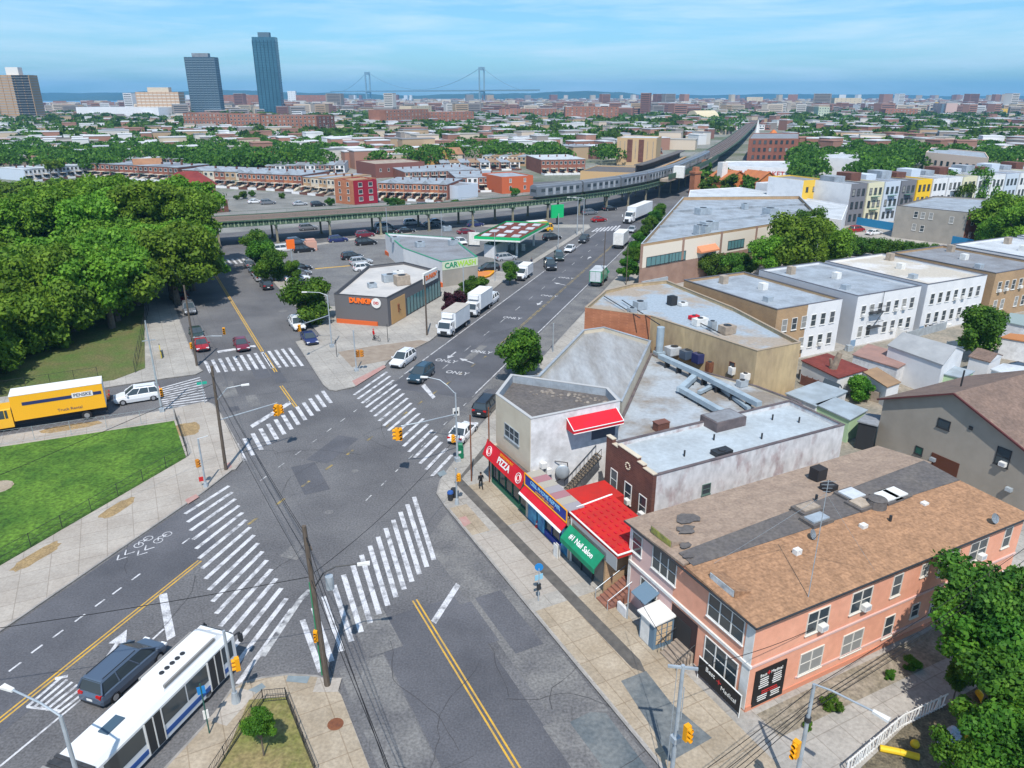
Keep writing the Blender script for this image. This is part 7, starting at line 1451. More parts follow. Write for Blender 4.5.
# mid-rise blocks
aptw = mat('apartment_brick', (.33, .15, .10), .9, (.26, .12, .08), .2); cream_apt = mat('apartment_cream', (.58, .48, .34), .9)
for i, (x0, yt, yb, x1, yb1, dp, wm, fl, nw, lb) in enumerate([
 (186, 113, 135, 230, 136, 25, aptw, 6, 12, 'long red-brown brick apartment block, leftward wing'), (231, 114, 136, 262, 136, 25, aptw, 6, 8, 'middle wing of the long brick apartment block'), (263, 115, 138, 318, 139, 25, aptw, 6, 13, 'long wing of the brick apartment block'), (319, 116, 139, 336, 138, 25, brick_brown, 6, 4, 'dark end wing of the brick apartment block'),
 (386, 110, 131, 429, 129, 30, aptw, 6, 12, 'brick apartment block with white-striped upper floors'), (430, 112, 128, 474, 127, 30, aptw, 5, 11, 'brown apartment block right of the striped one'), (412, 106, 120, 432, 119, 25, cream_apt, 5, 5, 'cream block peeping above the striped apartment block'),
 (224, 95, 112, 270, 112, 30, aptw, 6, 12, 'dull red slab block below the two dark towers'), (499, 109, 121, 556, 121, 30, aptw, 6, 14, 'far dark red apartment range in the middle distance'), (565, 107, 124, 618, 124, 30, aptw, 6, 12, 'far brown apartment range beside the domed roof'), (640, 106, 116, 700, 116, 30, aptw, 6, 14, 'far red-brown apartment range near the horizon'), 
 (681, 103, 112, 706, 113, 20, paint_white, 4, 8, 'far white block with rows of windows left of the railway'), (746, 97, 107, 762, 107, 25, cream_apt, 5, 4, 'far cream block at the end of the railway'), (803, 106, 118, 817, 119, 20, cream_apt, 5, 4, 'cream four-storey block by the tree alley'), (817, 107, 121, 828, 121, 20, mat('apt_green', (.42, .48, .36), .85), 5, 4, 'pale green block by the tree alley'),
 (833, 98, 111, 860, 111, 25, cream_apt, 6, 6, 'beige block on the horizon at the far side'), (911, 102, 111, 932, 112, 25, rowc['yellow'], 4, 6, 'yellow block on the horizon'), (931, 103, 117, 944, 118, 20, mat('apt_pink', (.56, .40, .36), .85), 6, 4, 'pinkish white tower pair, first block'), (945, 104, 118, 955, 118, 20, paint_white, 6, 3, 'pinkish white tower pair, second block'), (884, 109, 120, 916, 120, 25, aptw, 4, 9, 'red brick block before the yellow one'),
 (991, 108, 116, 1000, 117, 20, rowc['yellow'], 4, 3, 'small ochre block at the edge of the horizon'), (956, 103, 114, 980, 115, 25, aptw, 5, 7, 'brown block right of the pinkish tower pair'), (1005, 103, 115, 1030, 116, 25, paint_white, 6, 7, 'white block row at the horizon edge'), (848, 124, 131, 888, 132, 30, cream_apt, 1, 0, 'low cream warehouse amid trees'),
 (700, 160, 178, 706, 178, 5, aptw, 0, 0, 'thin brick stub by the tracks'), (78, 107, 119, 160, 120, 60, paint_white, 0, 0, 'long low white shopping hall near the bay'), (289, 91, 108, 297, 108, 15, paint_white, 8, 3, 'narrow white tower right of the glass tower'), (297, 95, 109, 327, 109, 22, aptw, 6, 8, 'brown blocks right of the narrow white tower')]):
    facade_building('apartment_block' if fl else 'low_hall', lb, 'building', x0, yt, yb, x1, yb1, dp, wm, roof_white if i % 2 else roof_grey, fl, nw, ww=1.8, wh=1.7)
# domed pale hall left of the railway
b = G(702, 122, 0); t = thing('domed_hall', b, 'pale yellow hall with a rounded roof left of the railway', 'hall'); mb = MB(); mb.tube(b-BV*22+Vector((0, 0, 2)), b+BV*22+Vector((0, 0, 2)), 16, n=20); part('roof', mb, mat('hall_yellow', (.58, .50, .34), .8), t)
# ---- towers ----
def tower(name, label, x0, x1, yt, yb, depth, wm, fl, nw, top=None, rz=0, bal=None, wx=None):
    a, b = G(x0, yb), G(x1, yb); h = hgt((x0+x1)/2, yb, yt); e = (b-a).normalized(); n = Vector((-e.y, e.x, 0)); q = [a, b, b+n*depth, a+n*depth]
    t = thing(name, sum(q, Vector())/4, label, 'tower'); mb = MB(); mb.prism(q, 0, h); part('wall', mb, wm, t); fh = h/fl
    band = MB()
    for k in range(1, fl): mbz = fh*k; band.wallring(inset(q, -.25), .3, mbz, mbz+fh*.28)
    part('floor_band', band, bal or white, t)
    v = MB()
    for i in range(nw+1): p = a+(b-a)*(i/nw); v.obox(p-n*.4, e, .9, .8, 0, h)
    part('pier', v, wx or wm, t)
    if top: mb = MB(); c = sum(q, Vector())/4; mb.obox(c, e, (b-a).length*top[0], depth*.5, h, h+top[1]); part('penthouse', mb, top[2], t)
    return t, h, q
glassblue = mat('tower_glass', (.035, .10, .15), .15, (.05, .14, .20), .03, spec=.6)
tower('tan_tower', 'tan apartment tower with balconies and a white rooftop box', 4, 39, 75, 124, 22, mat('tower_tan', (.42, .27, .15), .85), 19, 5, (.35, 11, white), bal=mat('tower_balcony', (.34, .33, .32), .8))
tw_ = bpy.data.objects['tan_tower']; a_t, b_t = G(4, 124), G(39, 124); lt_ = (b_t-a_t).length; ht_ = hgt(21, 124, 75)
for k in range(19): wallbox(tw_, a_t, b_t, lt_*.52, lt_*.99, ht_/19*k+ht_/19*.35, ht_/19*k+ht_/19*.95, .9, MATS['tower_dark2'] if 'tower_dark2' in MATS else dark, 'balcony')
tower('balcony_tower', 'dark blue-grey apartment tower with balcony bands', 193, 222, 57, 118, 22, mat('tower_dark', (.045, .075, .10), .4), 26, 8, (.55, 7, roof_grey), bal=mat('tower_band', (.20, .26, .31), .6), wx=mat('tower_dark2', (.10, .15, .19), .5))
t, h_, q = tower('glass_tower', 'tallest dark blue glass tower with a slanted crown', 261, 283, 40, 119, 18, glassblue, 32, 6, None, bal=mat('tower_band2', (.03, .09, .13), .4), wx=mat('tower_fin', (.025, .07, .11), .4))
mb = MB(); mb.hexa([(p.x, p.y, h_) for p in q], [(p.x, p.y, h_+z) for p, z in zip(q, (5, 5, 5, 5))]); part('crown', mb, glassblue, t); mb = MB(); c = sum(q, Vector())/4; mb.obox(c, (1, 0), (q[1]-q[0]).length*.5, 10, h_+5, h_+13); part('penthouse', mb, MATS['tower_dark2'], t)
tower('stepped_block', 'stepped tan and white apartment block near the bay', 140, 182, 92, 119, 26, mat('block_tan2', (.50, .34, .22), .85), 9, 10, (.5, 8, stucco_cream), bal=mat('block_white', (.6, .55, .48), .8))
# ---- suspension bridge far out over the narrows ----
bgm = mat('bridge_steel', (.20, .28, .31), .7); D = 5200
def atpx(x, D_): return Vector(((x-512)/F/math.cos(PITCH)*1.0*D_*(1.0), D_, 0))
def up_to(x, y, D_): v = (y-384)/F; return H-D_*(math.sin(PITCH)+v*math.cos(PITCH))/(math.cos(PITCH)-v*math.sin(PITCH))
br = thing('suspension_bridge', (0, 5000, 0), 'far pale suspension bridge with two tall towers', 'bridge')
def gx(x, D_): return (x-512)/F*(D_*math.cos(PITCH)+H*math.sin(PITCH))
T1, T2 = Vector((gx(482, 4700), 4700, 0)), Vector((gx(369, 5500), 5500, 0)); h1 = up_to(482, 67, 4700); h2 = up_to(369, 72, 5500)
dr = (T2-T1).normalized(); nr = Vector((-dr.y, dr.x, 0))
for T_, hh in ((T1, h1), (T2, h2)):
    mb = MB()
    for s_ in (-1, 1): mb.obox(T_+Vector((s_*14, 0, 0)), (1, 0), 9, 12, -1, hh)
    mb.box(T_.x-16, T_.x+16, T_.y-5, T_.y+5, hh-18, hh); mb.box(T_.x-16, T_.x+16, T_.y-5, T_.y+5, 60, 75); part('tower', mb, bgm, br)
cb = MB(); zc = 66
cb.path([T1.lerp(T2, i/16)+Vector((0, 0, (h1+(h2-h1)*i/16)-(h1-80)*4*(i/16)*(1-i/16))) for i in range(17)], 1.5, 4)
for T_, d_, hh in ((T1, -dr, h1), (T2, dr, h2)): cb.path([T_+d_*370*(i/6)+Vector((0, 0, hh+(zc-hh)*(1-(1-i/6)**1.6))) for i in range(7)], 1.5, 4)
part('cable', cb, bgm, br)
mb = MB(); mb.obox((T1+T2)/2, dr, (T2-T1).length+900, 30, zc, zc+8); part('deck', mb, bgm, br)
# ---- hills ----
hillm = mat('hill_woods', (.025, .055, .040), .95, (.045, .075, .050), .004, 5)
def hill(name, x0, x1, D_, ytop, seed, base=100, rough=1.0, n=160):
    rnd = random.Random(seed); mb = MB(); ph = [rnd.uniform(0, 6.28) for _ in range(6)]; pts = []
    for i in range(n+1):
        x = x0+(x1-x0)*i/n; edge_ = min(1, i/n*7, (1-i/n)*7); k = .5+.5*math.sin(x/140+ph[0])*.5+.22*math.sin(x/53+ph[1])+.1*math.sin(x/19+ph[2])+.05*math.sin(x/6+ph[3])+rnd.uniform(-.03, .03); zt = max(6, up_to(x, ytop, D_)*(.45+.55*k)*edge_)
        pts.append((gx(x, D_), zt, x))
    vs_ = []
    for X, z, x in pts: vs_ += [(X, D_-300, -1), (X*1.02, D_+100, z*.55), (X*1.05, D_+500, z), (X*1.1, D_+1500, z*.9), (X*1.2, D_+2600, -1)]
    fs = [(i*5+j, i*5+5+j, i*5+6+j, i*5+1+j) for i in range(n) for j in range(4)]; mb.add(vs_, fs); return struct(name, mb, hillm, True)
hill('hills', 40, 720, 7200, 88.5, 3); hill('hills', 560, 1300, 9000, 92.5, 5); hill('hills', -300, 200, 8200, 92, 8)
# ---- distant blocks merged ----
def island_mat(name, cols):
    m = bpy.data.materials.new(name); m.use_nodes = True; n = m.node_tree.nodes; l = m.node_tree.links.new; b = n['Principled BSDF']; b.inputs['Roughness'].default_value = .85
    g = n.new('ShaderNodeNewGeometry'); r = n.new('ShaderNodeValToRGB'); r.color_ramp.interpolation = 'CONSTANT'; e = r.color_ramp.elements
    e[0].color = (*cols[0], 1); e[1].position = 1/len(cols); e[1].color = (*cols[1], 1)
    for i in range(2, len(cols)): q = e.new(i/len(cols)); q.color = (*cols[i], 1)
    l(g.outputs['Random Per Island'], r.inputs['Fac']); l(r.outputs[0], b.inputs['Base Color']); return m
wallm = island_mat('distant_walls', [(.28, .14, .10), (.22, .11, .09), (.55, .52, .48), (.42, .30, .19), (.62, .62, .62), (.30, .16, .12), (.48, .40, .30), (.25, .22, .20), (.60, .50, .40), (.34, .18, .13)])
roofm = island_mat('distant_roofs', [(.58, .60, .62), (.40, .42, .45), (.22, .22, .23), (.62, .63, .64), (.30, .16, .12), (.48, .49, .50), (.35, .33, .30), (.55, .56, .58)])
rnd = random.Random(21); mb = MB(); rb = MB()
def in_view(x, y): return abs(x) < y*.78+60
def near_rail(x, y):
    for p in EDGE[40:]:
        if abs(p.y-y) < 60 and abs(p.x-x) < 45: return True
    return False
k = 0; tries = 0; wn_ = MB(); taken = [(o_.location.x, o_.location.y+d_) for o_ in scene.objects if o_.parent is None and o_.location.y > 250 and ('house' in o_.name or 'building' in o_.name or 'block' in o_.name or 'warehouse' in o_.name or 'store' in o_.name or 'hall' in o_.name) for d_ in (4, 16)]
while k < 9500 and tries < 90000:
    tries += 1; y = 430*math.exp(rnd.random()**.85*2.64); x = rnd.uniform(-1, 1)*(y*.78+60)
    if y < 600 and any(abs(x-q[0]) < 21 and abs(y-q[1]) < 19 for q in taken): continue
    if y < 600 and (x > y*.20-20 and x < y*.36): continue
    if x > 0 and y < 520: continue
    if near_rail(x, y): continue
    # water on the left
    if x < -.42*y and y > 2700 and x < -1350: continue
    L_ = rnd.choice([8, 9, 10, 12, 14, 18, 24] + ([45] if y > 1300 else [])); W2 = rnd.uniform(9, 15); hh = rnd.choice([6.5, 7, 7.5, 8, 8, 9, 10, 8, 7, 12] + ([20, 24, 17] if y > 1700 else [])); c = Vector((x, y, 0))
    ux = BV if x < y*.15 else (BV if rnd.random() < .7 else NV)
    mb.obox(c, ux, L_, W2, -.3, hh); rb.obox(c, ux, L_+.4, W2+.4, hh, hh+.5)
    if hh > 12 and y < 2500:
        for f_ in range(int(hh/3.2)): 
            n_ = Vector((ux.y, -ux.x, 0)); wn_.obox(c+n_*(W2/2+.03), ux, L_*.9, .1, 1.2+f_*3.2, 2.7+f_*3.2)
    k += 1
for k in range(3000):
    y = 1400*math.exp(rnd.random()**.7*1.45); x = rnd.uniform(-1, 1)*(y*.78+60)
    if near_rail(x, y) or (x < -.42*y and y > 2700): continue
    c = Vector((x, y, 0)); L_ = rnd.uniform(14, 42); W2 = rnd.uniform(12, 18); hh = rnd.choice((11, 14, 17, 20, 22, 26)) if rnd.random() < .97 else 45; ux = BV if k % 3 else NV
    mb.obox(c, ux, L_, W2, -.3, hh); rb.obox(c, ux, L_+.3, W2+.3, hh, hh+.6)
    if y < 2300:
        for f_ in range(int(hh/3.4)): n_ = Vector((ux.y, -ux.x, 0)); wn_.obox(c+n_*(W2/2+.03), ux, L_*.88, .1, 1.4+f_*3.4, 2.7+f_*3.4)
o = struct('distant_buildings', mb, wallm); o['kind'] = 'stuff'; o = struct('distant_roofs', rb, roofm); o['kind'] = 'stuff'; o = struct('distant_windows', wn_, dark); o['kind'] = 'stuff'

# ================= TREES =================
for k, (x, y) in enumerate([(5, 190), (22, 186), (40, 190), (60, 186), (78, 188), (98, 187), (118, 189), (138, 190), (158, 194)]): tree_px(x, y, 6.5, 11, 'farlight', '%s leafy tree between the park and the sided terrace' % ORD[k], 'trees between park and terrace')
# small front-yard greenery along the viaduct street
for k, (x, y, r_) in enumerate([(243, 196, 1.6), (252, 195, 1.3), (330, 203, 1.5), (392, 203, 1.9), (400, 204, 1.5), (515, 193, 1.8), (282, 197, 1.2), (455, 204, 1.4), (237, 199, 1.0)]):
    tree_px(x, y-2, r_*1.3, r_*2.3, 'deep', '%s small garden bush before the houses facing the viaduct' % ORD[k], 'garden bushes facing the viaduct', name='bush', cat='bush')
ti = random.Random(5)
def belt(n, x0, x1, y0, y1, kind, where, r=(4, 6), h=(9, 12)):
    for i, px in enumerate(sorted(ti.uniform(x0, x1) for _ in range(int(n*.75)))): tree_px(px, ti.uniform(y0, y1), ti.uniform(*r), ti.uniform(*h), kind, '%s %s' % (ORD[i], where[0]), where[1])
for args in [
 (14, 0, 40, 132, 158, 'farlight', ('leafy tree in the belt at the far side of the park', 'tree belt far side of the park')), (12, 35, 117, 149, 164, 'farlight', ('tree between the white-roofed row and the sided terrace', 'trees by the white roofed row')), (7, 56, 94, 124, 137, 'far', ('dark tree left of the white shopping hall', 'trees by the shopping hall')), (10, 84, 183, 121, 133, 'far', ('tree in front of the shopping hall', 'trees before the shopping hall')),
 (18, 140, 240, 134, 156, 'farlight', ('tree below the long brick apartment block', 'trees below the brick apartments')), (8, 240, 292, 129, 147, 'far', ('tree below the long wing of the apartments', 'trees under the long wing')), (9, 256, 320, 149, 161, 'farlight', ('tree above the houses facing the viaduct', 'trees above the viaduct houses')), (7, 338, 385, 128, 139, 'far', ('dark tree right of the brick apartments', 'trees right of the apartments')), (4, 310, 336, 141, 148, 'farlight', ('tree by the white-walled row', 'trees by the white walled row')), (4, 353, 373, 114, 122, 'far', ('far tree clump before the horizon blocks', 'far clump')),
 (6, 405, 432, 140, 147, 'far', ('small tree by the yellow warehouse', 'trees by the yellow warehouse')), (7, 446, 480, 138, 153, 'far', ('tree left of the big middle clump', 'trees left of the middle clump')), (9, 480, 512, 126, 153, 'farlight', ('light green tree of the big middle clump', 'big middle clump')), (4, 518, 540, 134, 142, 'far', ('dark tree right of the middle clump', 'dark trees right of the clump')), (12, 538, 581, 118, 141, 'farlight', ('tree above the far white row', 'trees above the far white row')), (7, 583, 611, 119, 131, 'far', ('dark tree left of the tan block', 'dark trees left of the tan block')),
 (18, 620, 682, 106, 130, 'far', ('tree in the wooded streets left of the railway', 'wooded streets left of the railway')), (4, 703, 720, 114, 124, 'far', ('tree beside the domed hall', 'trees by the domed hall')), (8, 716, 738, 108, 116, 'far', ('tree along the far railway', 'trees along the far railway')), (17, 796, 816, 112, 172, 'far', ('tree in the long street alley right of the brick apartments', 'street alley trees')), (10, 826, 860, 113, 141, 'far', ('tree behind the pale hall', 'trees behind the pale hall')), (16, 862, 926, 124, 157, 'far', ('big tree left of the long pink building', 'trees left of the pink building')), (8, 856, 897, 158, 168, 'farlight', ('light tree above the coloured terrace', 'trees above the coloured terrace')), 
 (5, 930, 962, 131, 137, 'far', ('round dark tree behind the pink building', 'round trees behind the pink building')), (7, 982, 1014, 147, 160, 'far', ('tree right of the long pink building', 'trees right of the pink building')), (8, 955, 1024, 112, 128, 'far', ('far tree near the edge of the horizon', 'far edge trees')), (8, 705, 780, 176, 184, 'far', ('street tree below the red-lettered supermarket', 'trees below the supermarket')), (6, 700, 716, 160, 185, 'far', ('dark tree against the viaduct', 'trees against the viaduct'))]: belt(*args)
# merged far woods
vs_ = []; fs_ = []; rnd = random.Random(8)
for k in range(3300):
    y = 620*math.exp(rnd.random()**.8*2.3); x = rnd.uniform(-1, 1)*(y*.78+60)
    if near_rail(x, y) or (x < -.42*y and y > 2700): continue
    R_ = rnd.uniform(4, 8)*(1+y/5000)
    for j in range(34 if y > 1500 else 90):
        a = rnd.uniform(0, 6.28); u = rnd.uniform(-.2, 1); s_ = math.sqrt(max(0, 1-u*u)); p = Vector((x+R_*s_*math.cos(a)*1.6, y+R_*s_*math.sin(a), 5+R_*.8*u)); q = R_*.22; d = Vector((rnd.gauss(0, 1), rnd.gauss(0, 1), rnd.gauss(0, 1))).normalized(); t_ = d.orthogonal().normalized(); b_ = d.cross(t_); o_ = len(vs_)
        vs_ += [p-t_*q-b_*q, p+t_*q-b_*q, p+t_*q+b_*q, p-t_*q+b_*q]; fs_.append((o_, o_+1, o_+2, o_+3))
me = bpy.data.meshes.new('distant_woods'); me.from_pydata(vs_, [], fs_); me.materials.append(leaf_deep); ob('distant_woods', me, kind='stuff')
# extra foliage between the counted trees of each belt
vs_ = []; fs_ = []; rnd = random.Random(31)
for (x0, x1, y0, y1, n_) in [(0, 40, 128, 160, 45), (35, 117, 147, 165, 40), (84, 240, 120, 157, 130), (240, 330, 126, 162, 70), (336, 385, 126, 140, 25), (437, 513, 112, 154, 60), (536, 615, 114, 142, 60), (616, 690, 103, 132, 80), (796, 818, 106, 174, 50), (822, 930, 110, 160, 110), (930, 1024, 112, 162, 60), (0, 130, 122, 134, 30), (855, 900, 154, 172, 20), (380, 450, 114, 130, 20), (700, 745, 104, 126, 30), (180, 260, 155, 165, 25), (300, 450, 150, 160, 20), (480, 620, 148, 156, 20)]:
    for k in range(int(n_*1.7)):
        c = G(rnd.uniform(x0, x1), rnd.uniform(y0, y1), 6); R_ = rnd.uniform(4, 6.5)
        for j in range(190 if c.y < 700 else 80):
            u = rnd.uniform(-.5, 1); a = rnd.uniform(0, 6.28); s_ = math.sqrt(1-u*u)*rnd.uniform(.7, 1.1); p = Vector((c.x+R_*s_*math.cos(a)*1.2, c.y+R_*s_*math.sin(a), 6+R_*.8*u)); q = R_*(.10 if c.y < 700 else .16); d = Vector((rnd.gauss(0, 1), rnd.gauss(0, 1), rnd.gauss(0, 1))).normalized(); t_ = d.orthogonal().normalized(); b_ = d.cross(t_); o_ = len(vs_)
            vs_ += [p-t_*q-b_*q, p+t_*q-b_*q, p+t_*q+b_*q, p-t_*q+b_*q]; fs_.append((o_, o_+1, o_+2, o_+3))
me = bpy.data.meshes.new('district_foliage'); me.from_pydata(vs_, [], fs_); me.materials.append(leaf_deep); ob('district_foliage', me, kind='stuff')
# park trees
rnd = random.Random(17); spots = []
for a in range(132, 212, 11):
    for b in range(7, -96, -11):
        if (a < 150 and b > -18) or (a < 160 and b > 0): continue
        spots.append((a+rnd.uniform(-3, 3), b+rnd.uniform(-3, 3)))
spots += [(163, 6), (174, 10), (186, 11), (198, 10), (150, -6), (143, -14), (126, -26), (124, -34), (122, -50), (128, -44), (127, -58), (126, -72), (129, -30)]
k = 0; seen_ = []
for a, b in spots:
    p = AB(a, b); 
    if not in_view(p.x+12, p.y): continue
    ra_ = int((a-121)/11); rb_ = int((9-b)/11); k += 1
    lb = ('big park tree, %s from the kerb in the %s row behind the truck street' % (ORD[max(0, min(11, rb_))], ORD[max(0, min(11, ra_))]))
    lb = lb.replace('big', ['big', 'slightly lower', 'narrower', 'broader', 'rounder'][seen_.count((ra_, rb_))]); seen_.append((ra_, rb_))
    tree(p.x, p.y, rnd.uniform(8.4, 10.2), rnd.uniform(21, 25) if a > 182 else (rnd.uniform(16.0, 18.5) if a > 146 else rnd.uniform(12.5, 14.5)), 'park', lb, 'park trees', z=.15)
for x, y, r_, h_, kd, lb in [
 (522, 350, 4.3, 8.0, 'bright', 'round bright green street tree beside the avenue'), (309, 297, 5.6, 9.5, 'bright', 'full round green tree at the grey restaurant corner'), (293, 268, 2.6, 5.5, 'bright', 'small green tree behind the restaurant corner tree'),
 (272, 263, 4.6, 8, 'bright', 'bright green street tree nearest the restaurant in the roadside trio'), (263, 253, 4.6, 8, 'bright', 'bright green street tree in the middle of the roadside trio'), (256, 243, 4.4, 8, 'bright', 'bright green street tree at the far end of the roadside trio'),
 (258.5, 722, 1.25, 4.0, 'bright', 'young green tree in the fenced garden triangle'), (478, 286, 3.2, 5.0, 'bright', 'green bushy tree behind the parked white trucks'), (467, 289, 2.6, 4.6, 'bright', 'smaller green tree beside the purple one'), (455, 299, 3.4, 5.5, 'purple', 'dark purple-leaved tree by the restaurant window'), (510, 270, 2.6, 5.5, 'bright', 'small street tree beside the parked white van'),
 (983, 327, 4.4, 9.5, 'bright', 'lone green tree standing among the back yards'), (860, 387, 2.2, 4.0, 'bright', 'green bush beside the small navy shed'),
 (800, 238, 9.5, 17, 'park', 'huge light green tree behind the first white block'), (775, 250, 6, 12, 'park', 'light green tree left of the huge one'), (822, 240, 7, 13, 'park', 'light green tree right of the huge one'), (812, 220, 5, 13, 'deep', 'darker pointed tree behind the huge light one'),
 (716, 263, 4, 7, 'deep', 'dark bushy tree below the wide beige building'), (733, 262, 3.8, 7, 'deep', 'second dark bushy tree below the beige building'), (747, 263, 3.2, 6, 'deep', 'third dark bushy tree below the beige building'),
 (970, 187, 10, 17, 'deep', 'big dark tree standing before the white terrace'), (955, 190, 7, 14, 'deep', 'dark tree merged with the big dark one'), (1010, 212, 9, 17, 'park', 'tall light tree at the edge past the red brick house'), (1022, 222, 8, 15, 'park', 'second light tree at the edge past the red brick house'), (992, 232, 5, 9, 'park', 'smaller light tree below the red brick house')]:
    tree_px(x, y, r_, h_, kd, lb)
for k, (x, y) in enumerate([(845, 243), (862, 245), (880, 247), (896, 249), (912, 250), (928, 253), (944, 254), (835, 248)]): tree_px(x, y, 3.6, 6, 'deep', '%s low dark tree of the hedge line under the blue fence' % ORD[k])
for k, (x, y) in enumerate([(619, 262), (622, 252), (628, 245), (630, 236), (634, 228), (640, 219), (645, 212), (650, 206)]): tree_px(x+10, y+4, 2.9, 6.0, 'bright', '%s street tree from the green van before the wide beige building' % ORD[k])
for k, (x, y) in enumerate([(1000, 592), (1022, 600), (984, 610)]): tree_px(x, y, 3.3, 9.5, 'deep', ['dense dark tree overhanging the salmon wall', 'dense dark tree behind the first at the picture edge', 'lower dark tree touching the salmon side wall'][k])
for x, y, r_, h_, kd, lb in [(1000, 650, 3.3, 8.5, 'bright', 'lighter green tree in front of the dark one'), (1012, 695, 3.4, 8.5, 'bright', 'light green tree over the junk yard'), (1008, 745, 3.2, 7.5, 'bright', 'light green tree at the yard corner'), (972, 640, 2.0, 6.0, 'deep', 'small tree between the path and the dark trees'), (968, 762, 1.9, 5.0, 'bright', 'leafy sapling over the yellow tubes'), (960, 675, 1.2, 3.5, 'bright', 'low branch-like sapling beside the white fence')]: tree_px(x, y, r_, h_, kd, lb)
for x, y, r_, lb in [(831, 703, .8, 'green weed clump at the foot of the price board wall'), (913, 663, .75, 'green weed clump along the garden strip'), (890, 675, .5, 'small weed clump in the garden strip'), (808, 725, .45, 'small weed clump beside the traffic pole')]:
    tree_px(x, y, r_, r_*1.6, 'bright', lb, name='bush', cat='bush')
# ================= VEHICLES =================
car(127, 669, 'van', 'slate', HM, 'blue-grey family van waiting beside the white bus', name='moving_car', at=MN(31.6, -40.8, 0), sc=1.02)
car(400, 360, 'suv', 'white', HM+R(180), 'white SUV with a sunroof at the plaza kerb facing the crossing', at=MN(100.3, -52.6, 0)); car(421, 373, 'suv', 'teal', HM+R(180), 'dark teal SUV rolling toward the crossing', name='moving_car')
car(487, 404, 'van', 'black', HM, 'black minivan parked along the corner shop'); car(463, 430, 'sedan', 'white', HM, 'white sedan with a black roof at the shop corner crossing')
car(490, 299, 'suv', 'white', HM+R(180), 'white SUV parked behind the two white trucks')
car(550, 265, 'suv', 'black', HM+R(205), 'black pickup turning out beside the white van', name='moving_car', sc=1.15); car(559, 256, 'van', 'green_black', HM+R(200), 'dark green car behind the black pickup', name='moving_car'); car(570, 248, 'sedan', 'white', HM+R(180), 'white sedan coming down the avenue', name='moving_car'); car(584, 239, 'suv', 'black', HM+R(180), 'black car near the station sign corner', name='moving_car'); car(552, 237, 'suv', 'black', HB, 'black car on the filling station forecourt')
car(632, 229, 'sedan', 'silver', HM+R(180), 'silver car beside the white semi truck', name='moving_car'); car(599, 219, 'sedan', 'red', HB, 'bright red car crossing under the viaduct', name='moving_car'); car(466, 231, 'sedan', 'maroon', HB, 'maroon car under the viaduct behind the canopy'); car(461, 241, 'hatch', 'white', HA+R(180), 'small white car left of the station canopy')
car(506, 257, 'suv', 'silver', HB, 'silver SUV beside the canopy column'); car(488, 268, 'suv', 'black', HB+R(180), 'black car near the yellow painted island'); car(519, 264, 'sedan', 'grey', HB, 'grey car behind the parked white van')
for k, (x, y) in enumerate([(255, 201), (268, 202), (300, 203), (318, 204), (410, 206), (424, 205), (440, 204), (560, 190), (572, 189), (585, 187)]): car(x, y, ('sedan', 'suv')[k % 2], ('white', 'grey', 'silver', 'black')[k % 4], HB, '%s small car parked in front of the houses facing the viaduct' % ORD[k], 'cars before the viaduct houses')
for x, y, k_, c_, r_, lb in [
 (352, 256, 'suv', 'black', HB, 'black SUV, first of three side by side in the parking lot'), (361, 261, 'suv', 'silver', HB, 'silver SUV in the middle of three side by side'), (365, 267, 'suv', 'white', HB, 'white SUV beside the restaurant wall'), (300, 267, 'sedan', 'black', HB, 'black car behind the restaurant trees'), (299, 272, 'sedan', 'grey', HB, 'grey car behind the restaurant trees'), (297, 277, 'sedan', 'white', HB, 'white car closest to the restaurant tree'),
 (338, 239, 'suv', 'navy', HB, 'blue pickup parked alone near the viaduct'), (384, 226, 'van', 'silver', HB, 'silver van behind the dark SUV by the viaduct'), (386, 231, 'van', 'black', HB, 'dark van in the row by the viaduct columns'), (366, 242, 'van', 'black', HB, 'black SUV between the parking lot and the car wash'), (365, 234, 'suv', 'maroon', HB, 'dark red vehicle by the viaduct column'), (412, 222, 'suv', 'white', HB, 'white SUV beyond the viaduct columns'), (436, 221, 'sedan', 'silver', HB, 'silver car beyond the viaduct, right of the white SUV'), (406, 230, 'sedan', 'black', HB, 'black low car under the viaduct behind the car wash'),
 (296, 241, 'suv', 'slate', HB, 'slate blue car left of the pink box'), (304, 249, 'suv', 'black', HB, 'black car in front of the pink box'), (285, 248, 'van', 'white', HB, 'white van behind the roadside trees'), (308, 227, 'suv', 'grey', HB, 'grey truck under the viaduct near a tall column'), (430, 224, 'sedan', 'grey', HB, 'grey car in the shade of the viaduct'), (475, 224, 'suv', 'navy', HB, 'blue car beyond the viaduct behind the station'), (590, 212, 'suv', 'grey', HB, 'grey car in the shade below the train'), (610, 208, 'sedan', 'black', HB, 'black car in the deep shade of the viaduct'),
 (249, 263, 'sedan', 'grey', HA, 'grey sedan at the far end of the kerb row'), (254, 270, 'sedan', 'slate', HA, 'blue-grey sedan second in the kerb row'), (259, 276, 'suv', 'silver', HA, 'silver SUV third in the kerb row'), (266, 284, 'suv', 'black', HA, 'black SUV at the near end of the kerb row'), (297, 323, 'suv', 'white', HA+R(180), 'white and blue patrol car under the corner tree'), (309, 337, 'sedan', 'navy', HA+R(180), 'navy blue sedan at the plaza kerb'),
 (201, 343, 'sedan', 'red', HA+R(180), 'red sedan parked at the park kerb'), (196, 332, 'sedan', 'green_black', HA+R(180), 'dark green car behind the red sedan'), (189, 308, 'suv', 'grey', HA+R(180), 'grey SUV parked in the tree shade'), (182, 296, 'sedan', 'maroon', HA+R(180), 'dark maroon car deepest in the tree shade')]: car(x, y, k_, c_, r_, lb)
car(241, 343, 'sedan', 'maroon', HA+R(180), 'maroon sedan waiting at the stop line', name='moving_car')
